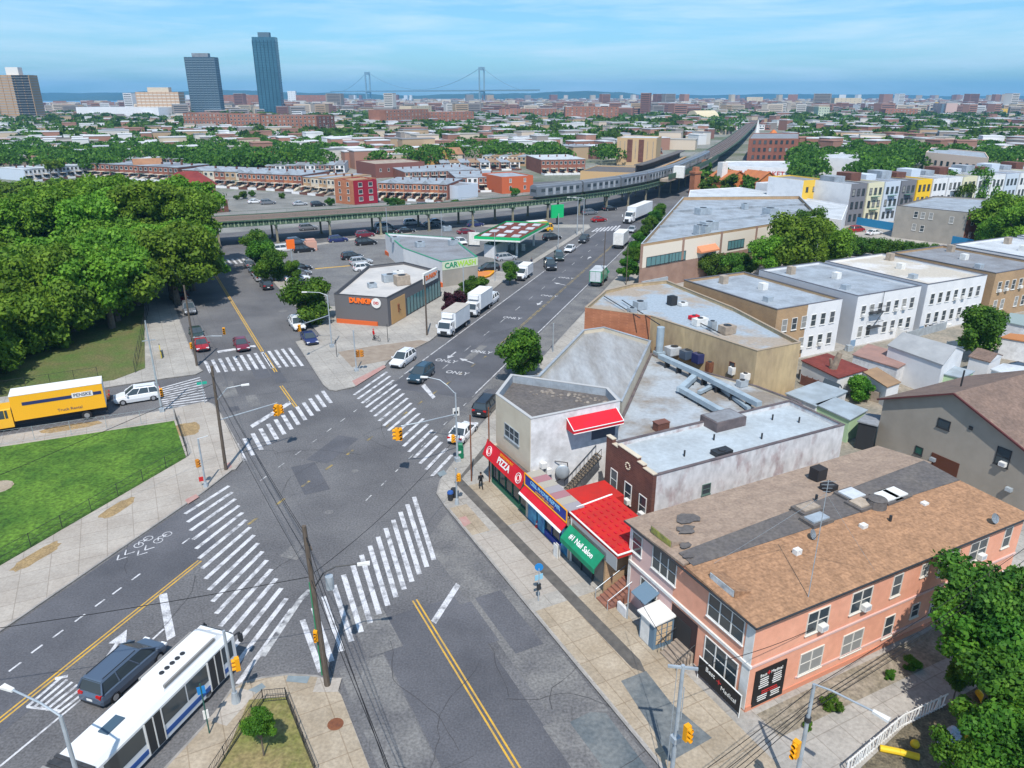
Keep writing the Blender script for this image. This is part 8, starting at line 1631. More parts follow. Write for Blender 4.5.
car(138, 381, 'suv', 'white', HB+R(180), 'white SUV parked behind the yellow truck', sc=1.05, at=AB(109.8, -3.0, 0)); car(108, 388, 'sedan', 'brown', HB+R(180), 'rusty brown car half hidden by the yellow truck', at=AB(112.2, -9.3, 0))
bx_white = mat('box_white', (.66, .69, .72), .5, (.6, .63, .66), 1); bx_roof = mat('box_roof_dust', (.46, .42, .38), .8, (.38, .35, .31), .8)
def front_at(px, py, hd): return G(px, py, 0)
t = box_truck(MN(117.2, -51.9, .0), HM+R(180), 'white box truck nearest the plaza with a dusty roof', PAINT['white'], bx_white, Lb=5.6, Wb=2.3, Hb=3.3, reefer=True, roofm=bx_roof)
t = box_truck(MN(130.5, -52.2, .0), HM+R(180), 'second white box truck with a clean white roof', PAINT['white'], bx_white, Lb=5.4, Wb=2.3, Hb=3.4, reefer=True)
p = G(617, 250, 0); box_truck(p+MV*9, HM, 'white box truck driving away seen from behind', PAINT['white'], bx_white, Lb=6.5, Wb=2.4, Hb=3.6)
semi = box_truck(G(640, 222.5, 0), HM+R(180), 'white semi truck with a long trailer passing under the trees', PAINT['white'], bx_white, Lb=15, Wb=2.6, Hb=4.1, lc=2.2, hc=3.1, hoodlen=1.6, name='semi_truck', wr=.5)
p0_, p1_ = G(631, 222, 0), G(657, 211, 0); d_ = p0_-p1_; semi.location = p0_; semi.rotation_euler.z = math.atan2(d_.y, d_.x)
box_truck(G(545, 232, 0), HB, 'orange-yellow box truck behind the canopy', PAINT['yellow'], PAINT['yellow'], Lb=5, Hb=3.0)
gv = box_truck(G(602, 281, 0)+MV*7, HM, 'parked green van with a white roof', PAINT['green'], PAINT['green'], Lb=5.0, Wb=2.2, Hb=3.0, roofm=roof_white, name='green_van', cat='van')
gv.location = MN(166, -34.8, 0)
t = box_truck(MN(146.5, -52.2, 0), HM+R(180), 'white cargo van with a tall roof parked by the small street tree', PAINT['white'], PAINT['white'], Lb=3.6, Wb=2.0, Hb=2.6, lc=1.1, hc=2.35, hoodlen=.9, name='cargo_van', cat='van', wr=.36)
pv = G(519, 280, 0); t.location = MN(mn(pv)[0]+1.2, -52.6, 0)
# yellow rental truck
yp = G(107, 421, 0); a_, b_ = ab(G(79.5, 425, 0)); 
pen = box_truck(AB(a_+1.25, b_-3.3-1.5, 0), HB+R(180), 'long yellow rental box truck with a white roof and dark stripe', PAINT['yellow'], mat('truck_yellow', (.80, .40, .02), .45), Lb=8.6, Wb=2.5, Hb=3.9, lc=1.7, hc=2.6, hoodlen=1.4, wr=.5, roofm=mat('box_roof_white', (.72, .72, .72), .6))
R2a, R2b = ab(G(79.5, 423, 0)); pen.location = AB(107.0, -17.2, 0)
for y_ in (1.26,):
    mb = MB(); mb.box(-8.4, -1.0, y_, y_+.02, 2.75, 3.1); ob('stripe', mb.mesh('stripe', [PAINT['navy']]), pen)
    mb = MB(); mb.box(-7.6, -5.6, y_+.02, y_+.035, 2.72, 3.3); ob('name_plate', mb.mesh('name_plate', [white]), pen)
me = textmesh('PENSKE', .5, .004, .01); me.transform(Matrix.Rotation(R(90), 4, 'X')); me.transform(Matrix.Rotation(R(180), 4, 'Z')); me.materials.append(PAINT['navy']); ob('lettering', me, pen, (-6.6, 1.30, 3.0))
me = textmesh('Truck Rental', .45, .004, .0); me.transform(Matrix.Rotation(R(90), 4, 'X')); me.transform(Matrix.Rotation(R(180), 4, 'Z')); me.materials.append(PAINT['navy']); ob('lettering', me, pen, (-5.2, 1.27, 1.6))
# articulated bus
bw = mat('bus_white', (.72, .73, .74), .35, (.66, .67, .68), .5, coord='obj', spec=.5); bus_blue = mat('bus_blue', (.03, .09, .30), .4); bus_dark = mat('bus_bellows', (.035, .038, .042), .6, (.06, .06, .065), 3, coord='obj')
bus = thing('articulated_bus', MN(35.0, -35.0, 0), 'long white articulated city bus with a ribbed grey joint', 'bus', None, HM)
def busbody(x0, x1, name, parent):
    mb = MB(); W2 = 1.29; z1 = 2.95
    mb.hexa([(x0, -W2, .35), (x1, -W2, .35), (x1, W2, .35), (x0, W2, .35)], [(x0, -W2, z1-.25), (x1, -W2, z1-.25), (x1, W2, z1-.25), (x0, W2, z1-.25)])
    mb.hexa([(x0, -W2, z1-.25), (x1, -W2, z1-.25), (x1, W2, z1-.25), (x0, W2, z1-.25)], [(x0, -W2+.22, z1), (x1-.15, -W2+.22, z1), (x1-.15, W2-.22, z1), (x0, W2-.22, z1)])
    return ob(name, mb.mesh(name, [bw]), parent)
fb = busbody(-10.6, 0, 'front_body', bus)
mb = MB(); mb.hexa([(-5.6, -.95, 2.95), (-.4, -.95, 2.95), (-.4, .95, 2.95), (-5.6, .95, 2.95)], [(-5.3, -.8, 3.28), (-.9, -.8, 3.28), (-.9, .8, 3.28), (-5.3, .8, 3.28)]); ob('roof_fairing', mb.mesh('roof_fairing', [bw]), fb)
for y_ in (-.86, .86): mb = MB(); mb.box(-5.4, -1.2, y_-.06, y_+.06, 3.12, 3.33); ob('roof_rail', mb.mesh('roof_rail', [mat('rail_grey', (.25, .24, .23), .7)]), fb)
for k_ in range(5): mb = MB(); mb.tube((-4.6+.42*k_, .0, 3.28), (-4.6+.42*k_, .0, 3.33), .15, n=12); ob('roof_vent', mb.mesh('roof_vent', [dark]), fb)
mb = MB(); mb.box(-8.9, -7.7, -.32, .32, 2.95, 3.03); ob('roof_hatch', mb.mesh('roof_hatch', [mat('hatch_blue', (.06, .10, .14), .3)]), fb)
for sgn in (-1, 1):
    mb = MB(); segs_ = ((-10.2, -7.6), (-6.2, -4.4), (-4.3, -2.6), (-1.2, -.3)) if sgn < 0 else ((-10.2, -8), (-7.9, -5.6), (-5.5, -3), (-2.9, -.3))
    for a, b in segs_: mb.box(a, b, sgn*1.295-.01, sgn*1.295+.01, 1.35, 2.55)
    ob('window', mb.mesh('window', [glass]), fb)
    mb = MB(); mb.box(-10.6, -.2, sgn*1.3-.01, sgn*1.3+.01, .62, .95); ob('stripe', mb.mesh('stripe', [bus_blue]), fb)
for a, b in ((-7.5, -6.3), (-2.5, -1.3)): mb = MB(); mb.box(a, b, -1.325, -1.29, .42, 2.6); d_ = ob('door', mb.mesh('door', [dark]), fb); mb = MB(); mb.box((a+b)/2-.04, (a+b)/2+.04, -1.34, -1.3, .42, 2.6); mb.box(a-.04, a+.04, -1.34, -1.3, .42, 2.6); mb.box(b-.04, b+.04, -1.34, -1.3, .42, 2.6); ob('door_frame', mb.mesh('door_frame', [white]), d_)
mb = MB(); mb.box(-.02, .03, -1.15, 1.15, 1.2, 2.85); ob('windscreen', mb.mesh('windscreen', [glass]), fb)
mb = MB(); 
for s_ in (-1, 1): mb.path([(-.1, s_*1.2, 2.6), (.45, s_*1.35, 2.6), (.45, s_*1.35, 2.2)], .05); mb.box(.35, .55, s_*1.38-.12, s_*1.38+.12, 1.9, 2.45)
ob('mirror', mb.mesh('mirror', [dark]), fb)
mb = MB(); mb.box(.0, .5, -.7, .7, .5, .75); ob('bicycle_rack', mb.mesh('bicycle_rack', [dark]), fb)
bl = MB(); n_ = 9
for i in range(n_): x = -10.6-.2*i; bl.box(x-.2, x, -1.26+.05*(i % 2), 1.26-.05*(i % 2), .5, 2.92-.05*(i % 2))
ob('bellows', bl.mesh('bellows', [bus_dark]), bus); mb = MB(); mb.box(-11.6, -11.45, -1.2, 1.2, 2.93, 3.0); ob('bellows_arch', mb.mesh('bellows_arch', [mat('rail_grey', (.25, .24, .23), .7)]), bus)
rbd = busbody(-18.4, -12.4, 'rear_body', bus)
for sgn in (-1, 1): mb = MB(); mb.box(-17.8, -12.8, sgn*1.295-.01, sgn*1.295+.01, 1.35, 2.55); ob('window', mb.mesh('window', [glass]), rbd)
mb = MB(); mb.box(-17.6, -14.5, -.8, .8, 2.95, 3.25); ob('roof_unit', mb.mesh('roof_unit', [bw]), rbd)
wheels(bus, (-2.75, -8.7, -15.0), 2.62, .48); bus.scale = (VS*.96, VS*.96, VS*.96)

# ================= STREET FURNITURE =================
def sgn_at(x, y, z): return G(x, y, z)
wires = []
# big wooden utility pole on the island
b = G(327.5, 685, .13); up_pole, tp_ = pole('utility_pole', b, 13.4, .23, .15, wood_pole, 'tall brown wooden utility pole at the island corner', 'utility pole', lean=(-.35, 0))
mb = MB(); mb.sheet([b+Vector((-.9, -.7, 0)), b+Vector((.9, -.7, 0)), b+Vector((.9, .7, 0)), b+Vector((-.9, .7, 0))], .15); part('base_slab', mb, concrete_new, up_pole)
part_tube('lamp_arm', up_pole, [b+Vector((-.3, 0, 8.2)), b+Vector((.6, 0, 9.7)), b+Vector((1.4, .3, 10.0)), b+Vector((2.9, .6, 10.0))], .05, dark); luminaire(up_pole, b+Vector((2.9, .6, 10.0)), (1, .2))
mb = MB(); mb.obox(b+Vector((-.2, .0, 0)), AV, 2.0, .12, 12.2, 12.35); mb.obox(b+Vector((-.2, 0, 0)), AV, 1.6, .1, 9.0, 9.12); part('crossarm', mb, wood_pole, up_pole)
for d in (-.8, -.3, .3, .8): mb = MB(); c = b+Vector((-.3, 0, 0))+AV*d; mb.tube(c+Vector((0, 0, 12.35)), c+Vector((0, 0, 12.6)), .05, n=6); part('insulator', mb, dark, up_pole)
head_signal(up_pole, b+Vector((-.35, -.2, 4.6)), R(0), 'signal_box', s=.8)
mb = MB(); mb.tube(b+Vector((-.28, -.1, 1)), b+Vector((-.4, -.1, 9)), .05, n=6); part('conduit', mb, mat('conduit_green', (.03, .22, .10), .6), up_pole)
mb = MB(); mb.tube(b+Vector((.9, .2, 8.3)), b+Vector((.9, .2, 9.3)), .28, n=12); part('transformer', mb, steel, up_pole)
# pole at the lawn corner
b2 = G(226, 469.5, .13); p2, tp2 = pole('utility_pole', b2, 12.6, .2, .14, wood_pole, 'wooden utility pole on the lawn side corner with two arms', 'utility pole', lean=(.2, 0))
part_tube('lamp_arm', p2, [b2+Vector((.2, 0, 8.6)), b2+Vector((1.4, .3, 9.9)), G(242, 385, 10.2)], .05, steel); luminaire(p2, G(242, 385, 10.2), (1, .4))
part_tube('mast_arm', p2, [b2+Vector((.1, 0, 6.2)), G(277, 403, 6.4)], .07, steel); head_signal(p2, G(277, 410, 5.7), R(-25), s=1.25); head_signal(p2, G(277, 410, 5.7)+Vector((.35, .25, 0)), R(60), s=.95)
mb = MB(); mb.obox(b2+Vector((.15, 0, 0)), AV, 1.8, .12, 11.6, 11.75); part('crossarm', mb, wood_pole, p2)
b3 = G(197, 365.5, .13); p3, tp3 = pole('utility_pole', b3, 13.0, .19, .13, wood_pole, 'wooden pole with yellow signal at the park corner', 'utility pole'); part_tube('mast_arm', p3, [b3+Vector((0, 0, 4.6)), G(211, 336, 6.0), G(222, 336, 6.0)], .06, steel); head_signal(p3, G(224, 331, 5.6), R(10)); head_signal(p3, b3+Vector((-.3, -.3, 3.4)), R(40), s=.9)
b4 = G(162, 411.5, .13); p4, tp4 = pole('signal_pole', b4, 12.8, .14, .09, steel, 'slim grey steel pole with a short crossarm by the white SUV', 'pole'); mb = MB(); mb.obox(b4, BV, 1.6, .1, 10.2, 10.3); part('crossarm', mb, steel, p4); head_signal(p4, b4+Vector((.5, -.2, 2.9)), R(20)); mb = MB(); mb.obox(b4, BV, .6, .6, .13, .6); part('base', mb, steel, p4)
b5 = G(206, 486.5, .13); p5, tp5 = pole('signal_pole', b5, 5.8, .11, .09, steel, 'pale blue-grey signal pole on the lawn side pavement', 'pole'); mb = MB(); mb.tube(b5, b5+Vector((0, 0, .5)), .28, .2, 8); part('base', mb, steel, p5)
part_tube('sign_arm', p5, [b5+Vector((0, 0, 5.8)), b5+Vector((.9, .5, 5.9))], .04, steel); head_signal(p5, b5+Vector((-.45, -.1, 2.9)), R(70), s=.85, m=mat('signal_brown', (.5, .2, .03), .5)); mb = MB(); mb.obox(b5+Vector((-.4, 0, 0)), BV, .45, .1, .8, 1.3); part('sign_plate', mb, sign_red, p5)
for x, y, h_, lb in ((216, 407, 3.5, 'street name post with a green sign by the side street crossing'),):
    b = G(x-11, y-4, .13); t, tp0 = pole('sign_post', b, 3.4, .05, .05, steel, lb, 'sign'); mb = MB(); mb.obox(b, BV, 1.3, .05, 2.9, 3.3); part('name_plate', mb, mat('sign_teal', (.02, .35, .25), .5), t)
# plaza
b6 = G(332, 347, .13); p6, _ = pole('street_lamp', b6, 9.0, .12, .08, steel, 'steel street lamp on the plaza before the grey restaurant', 'street lamp'); part_tube('lamp_arm', p6, [b6+Vector((0, 0, 9)), b6+Vector((-1.2, 0, 9.5)), b6+Vector((-3.4, 0, 9.6))], .05, steel); luminaire(p6, b6+Vector((-3.4, 0, 9.6)), (-1, 0)); mb = MB(); mb.obox(b6, BV, .7, .7, .13, .55); part('base', mb, steel, p6)
part_tube('mast_arm', p6, [b6+Vector((0, 0, 5.6)), G(301, 324.5, 6.2)], .07, steel); head_signal(p6, G(299.5, 328, 5.7), R(-15))
b7 = G(356.5, 371, .13); p7_, _ = pole('signal_pole', b7, 6.6, .11, .09, steel, 'steel pole with two signal heads at the plaza tip', 'pole'); head_signal(p7_, b7+Vector((.45, -.1, 2.9)), R(-20), m=MATS['signal_brown']); head_signal(p7_, b7+Vector((.95, .0, 2.9)), R(70), m=MATS['signal_brown']); mb = MB(); mb.obox(b7, BV, .6, .6, .13, .5); part('base', mb, steel, p7_)
b8 = G(427, 335, .13); p8, tp8 = pole('utility_pole', b8, 10.8, .17, .12, wood_pole, 'bare wooden pole at the restaurant side by the trucks', 'utility pole')
for x, y, h_, m_, lb in ((388, 342, 3.2, dark, 'short dark post near the restaurant wall'), (337, 357, 3.0, dark, 'thin post near the plaza tip')):
    pole('post', G(x, y, .13), h_, .05, .05, m_, lb, 'post')
# shop corner
b9 = G(457.5, 461, .13); p9, _ = pole('signal_pole', b9, 8.6, .13, .09, steel, 'steel signal pole with long mast arm at the shop corner', 'pole'); part_tube('lamp_arm', p9, [b9+Vector((-.1, 0, 8.6)), b9+Vector((-.9, .2, 9.4)), G(440, 380, 10), G(427, 377, 10.2)], .05, steel); luminaire(p9, G(427, 377, 10.2), (-1, .1))
part_tube('mast_arm', p9, [b9+Vector((0, 0, 6.0)), G(420, 422.5, 6.6), G(401, 426, 6.2)], .07, steel); head_signal(p9, G(400, 434, 5.8), R(20), s=1.25); head_signal(p9, G(397.0, 434, 5.8), R(-70), s=1.25); mb = MB(); mb.obox(b9, BV, .8, .06, 5.9, 6.9); part('sign_plate', mb, white, p9); mb = MB(); mb.obox(b9+Vector((0, -.05, 0)), BV, .5, .06, 6.2, 6.5); part('sign_arrow', mb, dark, p9); mb = MB(); mb.obox(b9, BV, .6, .6, .13, .6); part('base', mb, steel, p9)
head_signal(p9, b9+Vector((-.45, 0, 2.9)), R(60), s=.85)
b = G(460, 458, .13); t = thing('mail_box', b, 'dark green box under the signal pole', 'box'); mb = MB(); mb.obox(b, BV, .7, .6, .15, 1.7); part('body', mb, mat('box_green', (.01, .16, .08), .5), t); mb = MB(); mb.tube(b+Vector((-.3, 0, 1.7)), b+Vector((.35, 0, 1.7)), .3, n=10); part('lid', mb, MATS['box_green'], t); mb = MB(); mb.obox(b+Vector((0, -.32, 0)), BV, .35, .04, .9, 1.2); part('label_plate', mb, white, t)
for x, y, h_, lb in ((471.5, 481, 8.0, 'rusty brown pole in the middle of the shop pavement'), (489.5, 482, 9.0, 'rusty brown pole at the corner of the pizza shop')): pole('post', G(x, y, .13), h_, .08, .07, rust, lb, 'post')
b10 = G(457, 504, .13); p10, _ = pole('signal_pole', b10, 4.2, .1, .08, steel, 'short pedestrian signal pole beside the bins', 'pole'); head_signal(p10, b10+Vector((.3, -.1, 3.2)), R(-40), s=.8); mb = MB(); mb.tube(b10, b10+Vector((0, 0, .6)), .25, .18, 8); part('base', mb, steel, p10)
for x, y, c_, lb in ((450.5, 500, bus_blue, 'blue-topped litter bin beside the pedestrian signal'), (454, 497, dark, 'dark wire litter bin beside the pedestrian signal')):
    b = G(x, y, .13); t = thing('litter_bin', b, lb, 'bin'); mb = MB(); mb.tube(b, b+Vector((0, 0, .85)), .27, .33, 10); part('body', mb, dark, t); mb = MB(); mb.tube(b+Vector((0, 0, .85)), b+Vector((0, 0, 1.05)), .36, .3, 10); part('lid', mb, c_, t)
b = G(538.5, 601, .13); t, _ = pole('bus_stop_sign', b, 3.3, .05, .05, steel, 'bus stop post with a round blue sign on the shop pavement', 'sign'); mb = MB(); mb.tube(b+Vector((0, -.03, 3.4)), b+Vector((0, .05, 3.4)), .36, n=16); part('round_sign', mb, mat('sign_bright_blue', (.02, .20, .50), .5), t); mb = MB(); mb.obox(b, BV, .75, .05, 2.3, 2.8); part('route_plate', mb, mat('sign_pale_blue', (.25, .50, .65), .5), t)
mb = MB(); mb.obox(b, BV, .3, .2, 1.3, 1.9); part('timetable', mb, dark, t)
b = G(559, 556, .13); t = thing('shop_sandwich_board', G(555.5, 557, .13), 'white sandwich board leaning before the green awning shop', 'sign'); bb = G(555.5, 557, .13); mb = MB(); mb.obox(bb, AV, .7, .08, .15, 1.5); part('board', mb, white, t); mb = MB(); mb.obox(bb+BV*.25, AV, .7, .06, .15, 1.45); part('rear_board', mb, white, t)
b = G(537, 527, .13); t = thing('traffic_cone', b, 'red cone by the cyan posters', 'cone'); mb = MB(); mb.tube(b, b+Vector((0, 0, .75)), .22, .05, 10); part('cone', mb, sign_red, t); mb = MB(); mb.tube(b+Vector((0, 0, .35)), b+Vector((0, 0, .5)), .16, .12, 10); part('band', mb, white, t)
# bottom right steel poles
def ground_below(x, y, z): p = G(x, y, z); return Vector((p.x, p.y, .13))
b = ground_below(683, 667, 9.6); t, _ = pole('signal_pole', b, 9.6, .15, .11, steel, 'grey steel T-topped signal pole on the pavement before the salmon building', 'pole'); mb = MB(); mb.obox(b, (1, -.15), 1.7, .14, 9.5, 9.64); part('crossarm', mb, steel, t); head_signal(t, ground_below(687, 733, 6)+Vector((0, 0, 5.9)), R(30)); 
mb = MB(); mb.tube(b+Vector((.2, 0, 5.6)), b+Vector((.2, 0, 8.0)), .03, n=5); mb.tube(b+Vector((-.35, -.1, 2)), b+Vector((-.35, -.1, 9.5)), .02, n=5); mb.obox(b, BV, .5, .5, 4.0, 4.4); part('bracket', mb, steel, t); mb = MB(); mb.tube(b, b+Vector((0, 0, 1)), .3, .2, 10); part('base', mb, steel, t); P684 = b
b = ground_below(814, 686, 9.0); t, _ = pole('street_lamp', b, 9.0, .15, .10, steel, 'grey steel street lamp with yellow signal beside the garden strip', 'street lamp'); q = ground_below(875, 711, 9.6)+Vector((0, 0, 9.4)); part_tube('lamp_arm', t, [b+Vector((0, 0, 9)), b+(q-b)*.3+Vector((0, 0, 6.4)), q], .06, steel); luminaire(t, q, (q-b)[0:2]); head_signal(t, ground_below(796, 748, 6.0)+Vector((0, 0, 5.8)), R(-50), s=1.05); mb = MB(); mb.tube(b+Vector((0, 0, 6.3)), b+Vector((0, 0, 6.6)), .2, n=8); part('collar', mb, dark, t); P814 = b
b = ground_below(61, 718, 9.2); t, _ = pole('street_lamp', b, 9.2, .14, .10, steel, 'pale blue-grey street lamp reaching over the hatched lane', 'street lamp'); q = ground_below(12, 690, 9.9)+Vector((0, 0, 9.8)); part_tube('lamp_arm', t, [b+Vector((0, 0, 9.2)), b.lerp(q, .4)+Vector((0, 0, 5.7)), q], .06, steel); luminaire(t, q, (q-b)[0:2])
b = G(236, 702, .13); t, _ = pole('signal_pole', b, 6.2, .12, .10, steel, 'grey signal pole at the nose of the bus', 'pole'); head_signal(t, b+Vector((.5, .1, 3.3)), R(-60), s=.95); mb = MB(); mb.tube(b, b+Vector((0, 0, .9)), .32, .2, 10); part('base', mb, steel, t); mb = MB(); mb.sheet([b+MV*-2+NV*-.8, b+MV*1.2+NV*-.8, b+MV*1.2+NV*.8, b+MV*-2+NV*.8], .15); part('base_slab', mb, concrete_new, t)
b = G(209.5, 733, .13); t, _ = pole('bus_stop_sign', b, 4.2, .05, .05, mat('post_green', (.03, .10, .08), .6), 'green bus stop post beside the bus', 'sign'); mb = MB(); mb.obox(b, BV, .35, .08, 1.4, 2.1); part('timetable', mb, white, t); mb = MB(); mb.obox(b, BV, .5, .05, 3.5, 4.1); part('round_sign', mb, MATS['sign_bright_blue'], t)
# avenue lamps and poles
for x, y, h_, m_, lb in ((553, 352, 5.0, steel, 'thin sign post beside the round avenue tree'), (603, 285, 12, wood_pole, 'tall thin wooden pole beside the green van'), (626, 285, 8.5, wood_pole, 'pale leaning wooden pole before the beige building'), (442, 243, 9, steel, 'steel pole behind the car wash sign'), (464, 303, 8, steel, 'steel pole above the purple tree'), (495, 281, 11, steel, 'white pole beside the filling station canopy'), (558, 250, 10, steel, 'steel pole in front of the green station sign'), (388, 243, 10, steel, 'steel lamp pole under the viaduct'), (812, 282, 9, steel, 'thin pole behind the first tan block')): pole('post', G(x, y, .1), h_, .12, .08, m_, lb, 'pole')
for x in (577, 583): 
    b = G(x, 235, .1); t, _ = pole('street_lamp', b, 11, .16, .1, steel, 'steel lamp at the avenue corner, one of a pair near the viaduct' if x == 577 else 'second steel lamp of the pair near the viaduct', 'street lamp'); part_tube('lamp_arm', t, [b+Vector((0, 0, 11)), b+Vector((-2.6, 0, 11.4))], .07, steel); luminaire(t, b+Vector((-2.6, 0, 11.4)), (-1, 0))
b = G(708, 204, 0)
# fences
def fence(name, pts, h, label, m, post_step=2.4, z0=.13, bars=False, mesh_step=0, r=.035, rails=(0.1, 1)):
    t = thing(name, pts[0], label, 'fence'); mp_ = MB(); mr_ = MB()
    for a, b in zip(pts, pts[1:]):
        L_ = (b-a).length; n_ = max(1, round(L_/post_step))
        for i in range(n_+1): p = a.lerp(b, i/n_); mp_ = MB(); mp_.tube((p.x, p.y, z0), (p.x, p.y, z0+h+.05), r, n=5); part('post', mp_, m, t)
        for k in rails: mr_.tube((a.x, a.y, z0+h*k), (b.x, b.y, z0+h*k), r*.6, n=4)
        if bars:
            n2_ = int(L_/.16)
            for i in range(n2_): p = a.lerp(b, i/n2_); mr_.tube((p.x, p.y, z0+.08), (p.x, p.y, z0+h), .011, n=3, caps=False)
        if mesh_step:
            e_ = (b-a).normalized(); n2_ = int(L_/mesh_step)
            for i in range(-3, n2_):
                for sg in (1, -1):
                    s0_, s1_ = i*mesh_step, i*mesh_step+h; 
                    pa, pb = a+e_*max(0, min(L_, s0_)), a+e_*max(0, min(L_, s1_))
                    if (pa-pb).length < .1: continue
                    za, zb = (z0+.05, z0+h) if sg > 0 else (z0+h, z0+.05); mr_.tube((pa.x, pa.y, za), (pb.x, pb.y, zb), .006, n=3, caps=False)
    part('rail', mr_, m, t); return t
fence('lawn_fence', [G(-3, 567, .13), G(188, 456, .13), G(176, 419.5, .13)], 1.5, 'dark chain-link fence along the lawn edge', dark, 3.2, mesh_step=.5, rails=(.03, .5, 1))
fence('lawn_fence', [G(175, 419.5, .13), G(-3, 446, .13)], 1.9, 'thin grey chain-link fence between the lawn and the truck street', steel, 4.4, mesh_step=.9, r=.03)
fence('garden_fence', [G(206, 788, .15), G(242, 733, .15), G(263.5, 702, .15), G(286.5, 700, .15), G(304, 745, .15), G(316, 775, .15)], 1.1, 'black iron railing around the garden triangle', dark, 1.8, bars=True, rails=(.08, .5, 1))
fence('park_fence', [AB(120.6, -8), AB(119.4, -45), AB(117, -95)], 2.2, 'tall dark park fence under the trees', dark, 3.0, mesh_step=.8)
fence('park_fence', [AB(122, -3), AB(160, .5), AB(210, 2.5)], 2.0, 'dark park fence along the wide street', dark, 3.4, mesh_step=1.2)
b = G(161, 355, .13); t = thing('yellow_board', b, 'yellow warning board at the park corner path', 'sign'); mb = MB(); mb.obox(b, AV, 4.2, .12, .2, 1.3); part('board', mb, mat('yellow_board', (.5, .38, .02), .7), t); mb = MB(); mb.tube(b-AV*1.9, b-AV*1.9+Vector((0, 0, 1.4)), .06); mb.tube(b+AV*1.9, b+AV*1.9+Vector((0, 0, 1.4)), .06); part('post', mb, dark, t)
# yard corner with white fence and yellow tubes
WF = [G(845, 775, .13), G(900, 728, .13), G(945, 706, .13)]
t = thing('white_picket_fence', WF[0], 'broken white picket fence around the junk yard corner', 'fence'); mb = MB()
for a, b in zip(WF, WF[1:]):
    L_ = (b-a).length; n_ = int(L_/.28); e_ = (b-a).normalized(); s_ = Vector((-e_.y, e_.x, 0))
    for i in range(n_): p = a+e_*(i*.28); mb.tube(p, p+Vector((0, 0, 1.15))+s_*random.uniform(-.12, .12)+e_*random.uniform(-.08, .12), .045, n=4)
    for z in (.15, 1.1): mb.tube(a+Vector((0, 0, z)), b+Vector((0, 0, z)), .05, n=4)
part('picket', mb, white, t)
sheet('yard_soil', [G(850, 778, .13), G(905, 726, .13), G(948, 704, .13), G(1040, 650, .13), G(1060, 790, .13)], .145, mat('yard_soil_dark', (.10, .085, .06), .95, (.18, .15, .10), 2, fine=(8, .3)))
yt_ = mat('tube_yellow', (.72, .46, .02), .6)
for k, (a, b_, lb) in enumerate((((880, 748), (919, 757), 'bent yellow tube lying behind the white fence'), ((966, 739), (990, 730), 'short yellow tube on the yard soil'), ((978, 692), (984, 702), 'yellow tube end poking out of the leaves'))):
    mb = MB(); p, q = G(*a, .35), G(*b_, .35); mb.tube(p, p.lerp(q, .5)+Vector((0, 0, .05)), .22, n=10); mb.tube(p.lerp(q, .5)+Vector((0, 0, .05)), q, .22, n=10); single('yellow_tube', mb, yt_, lb, 'tube')
mb = MB(); p = G(915, 744, .3); mb.ball(p, .3, .3, .3, 12, 8); single('yellow_ball', mb, yt_, 'yellow ball next to the bent yellow tube', 'ball', smooth=True)
t = thing('junk_heap', G(948, 738, .14), 'pale plastic sheet heap on the yard soil', 'heap'); mb = MB(); rnd = random.Random(2); c = G(948, 738, .2)
for k in range(7): mb.ball(c+Vector((rnd.uniform(-.6, .6), rnd.uniform(-.5, .5), .1)), rnd.uniform(.3, .6), rnd.uniform(.3, .5), rnd.uniform(.2, .5), 7, 5)
part('sheet', mb, mat('plastic_pale', (.45, .50, .58), .6), t)

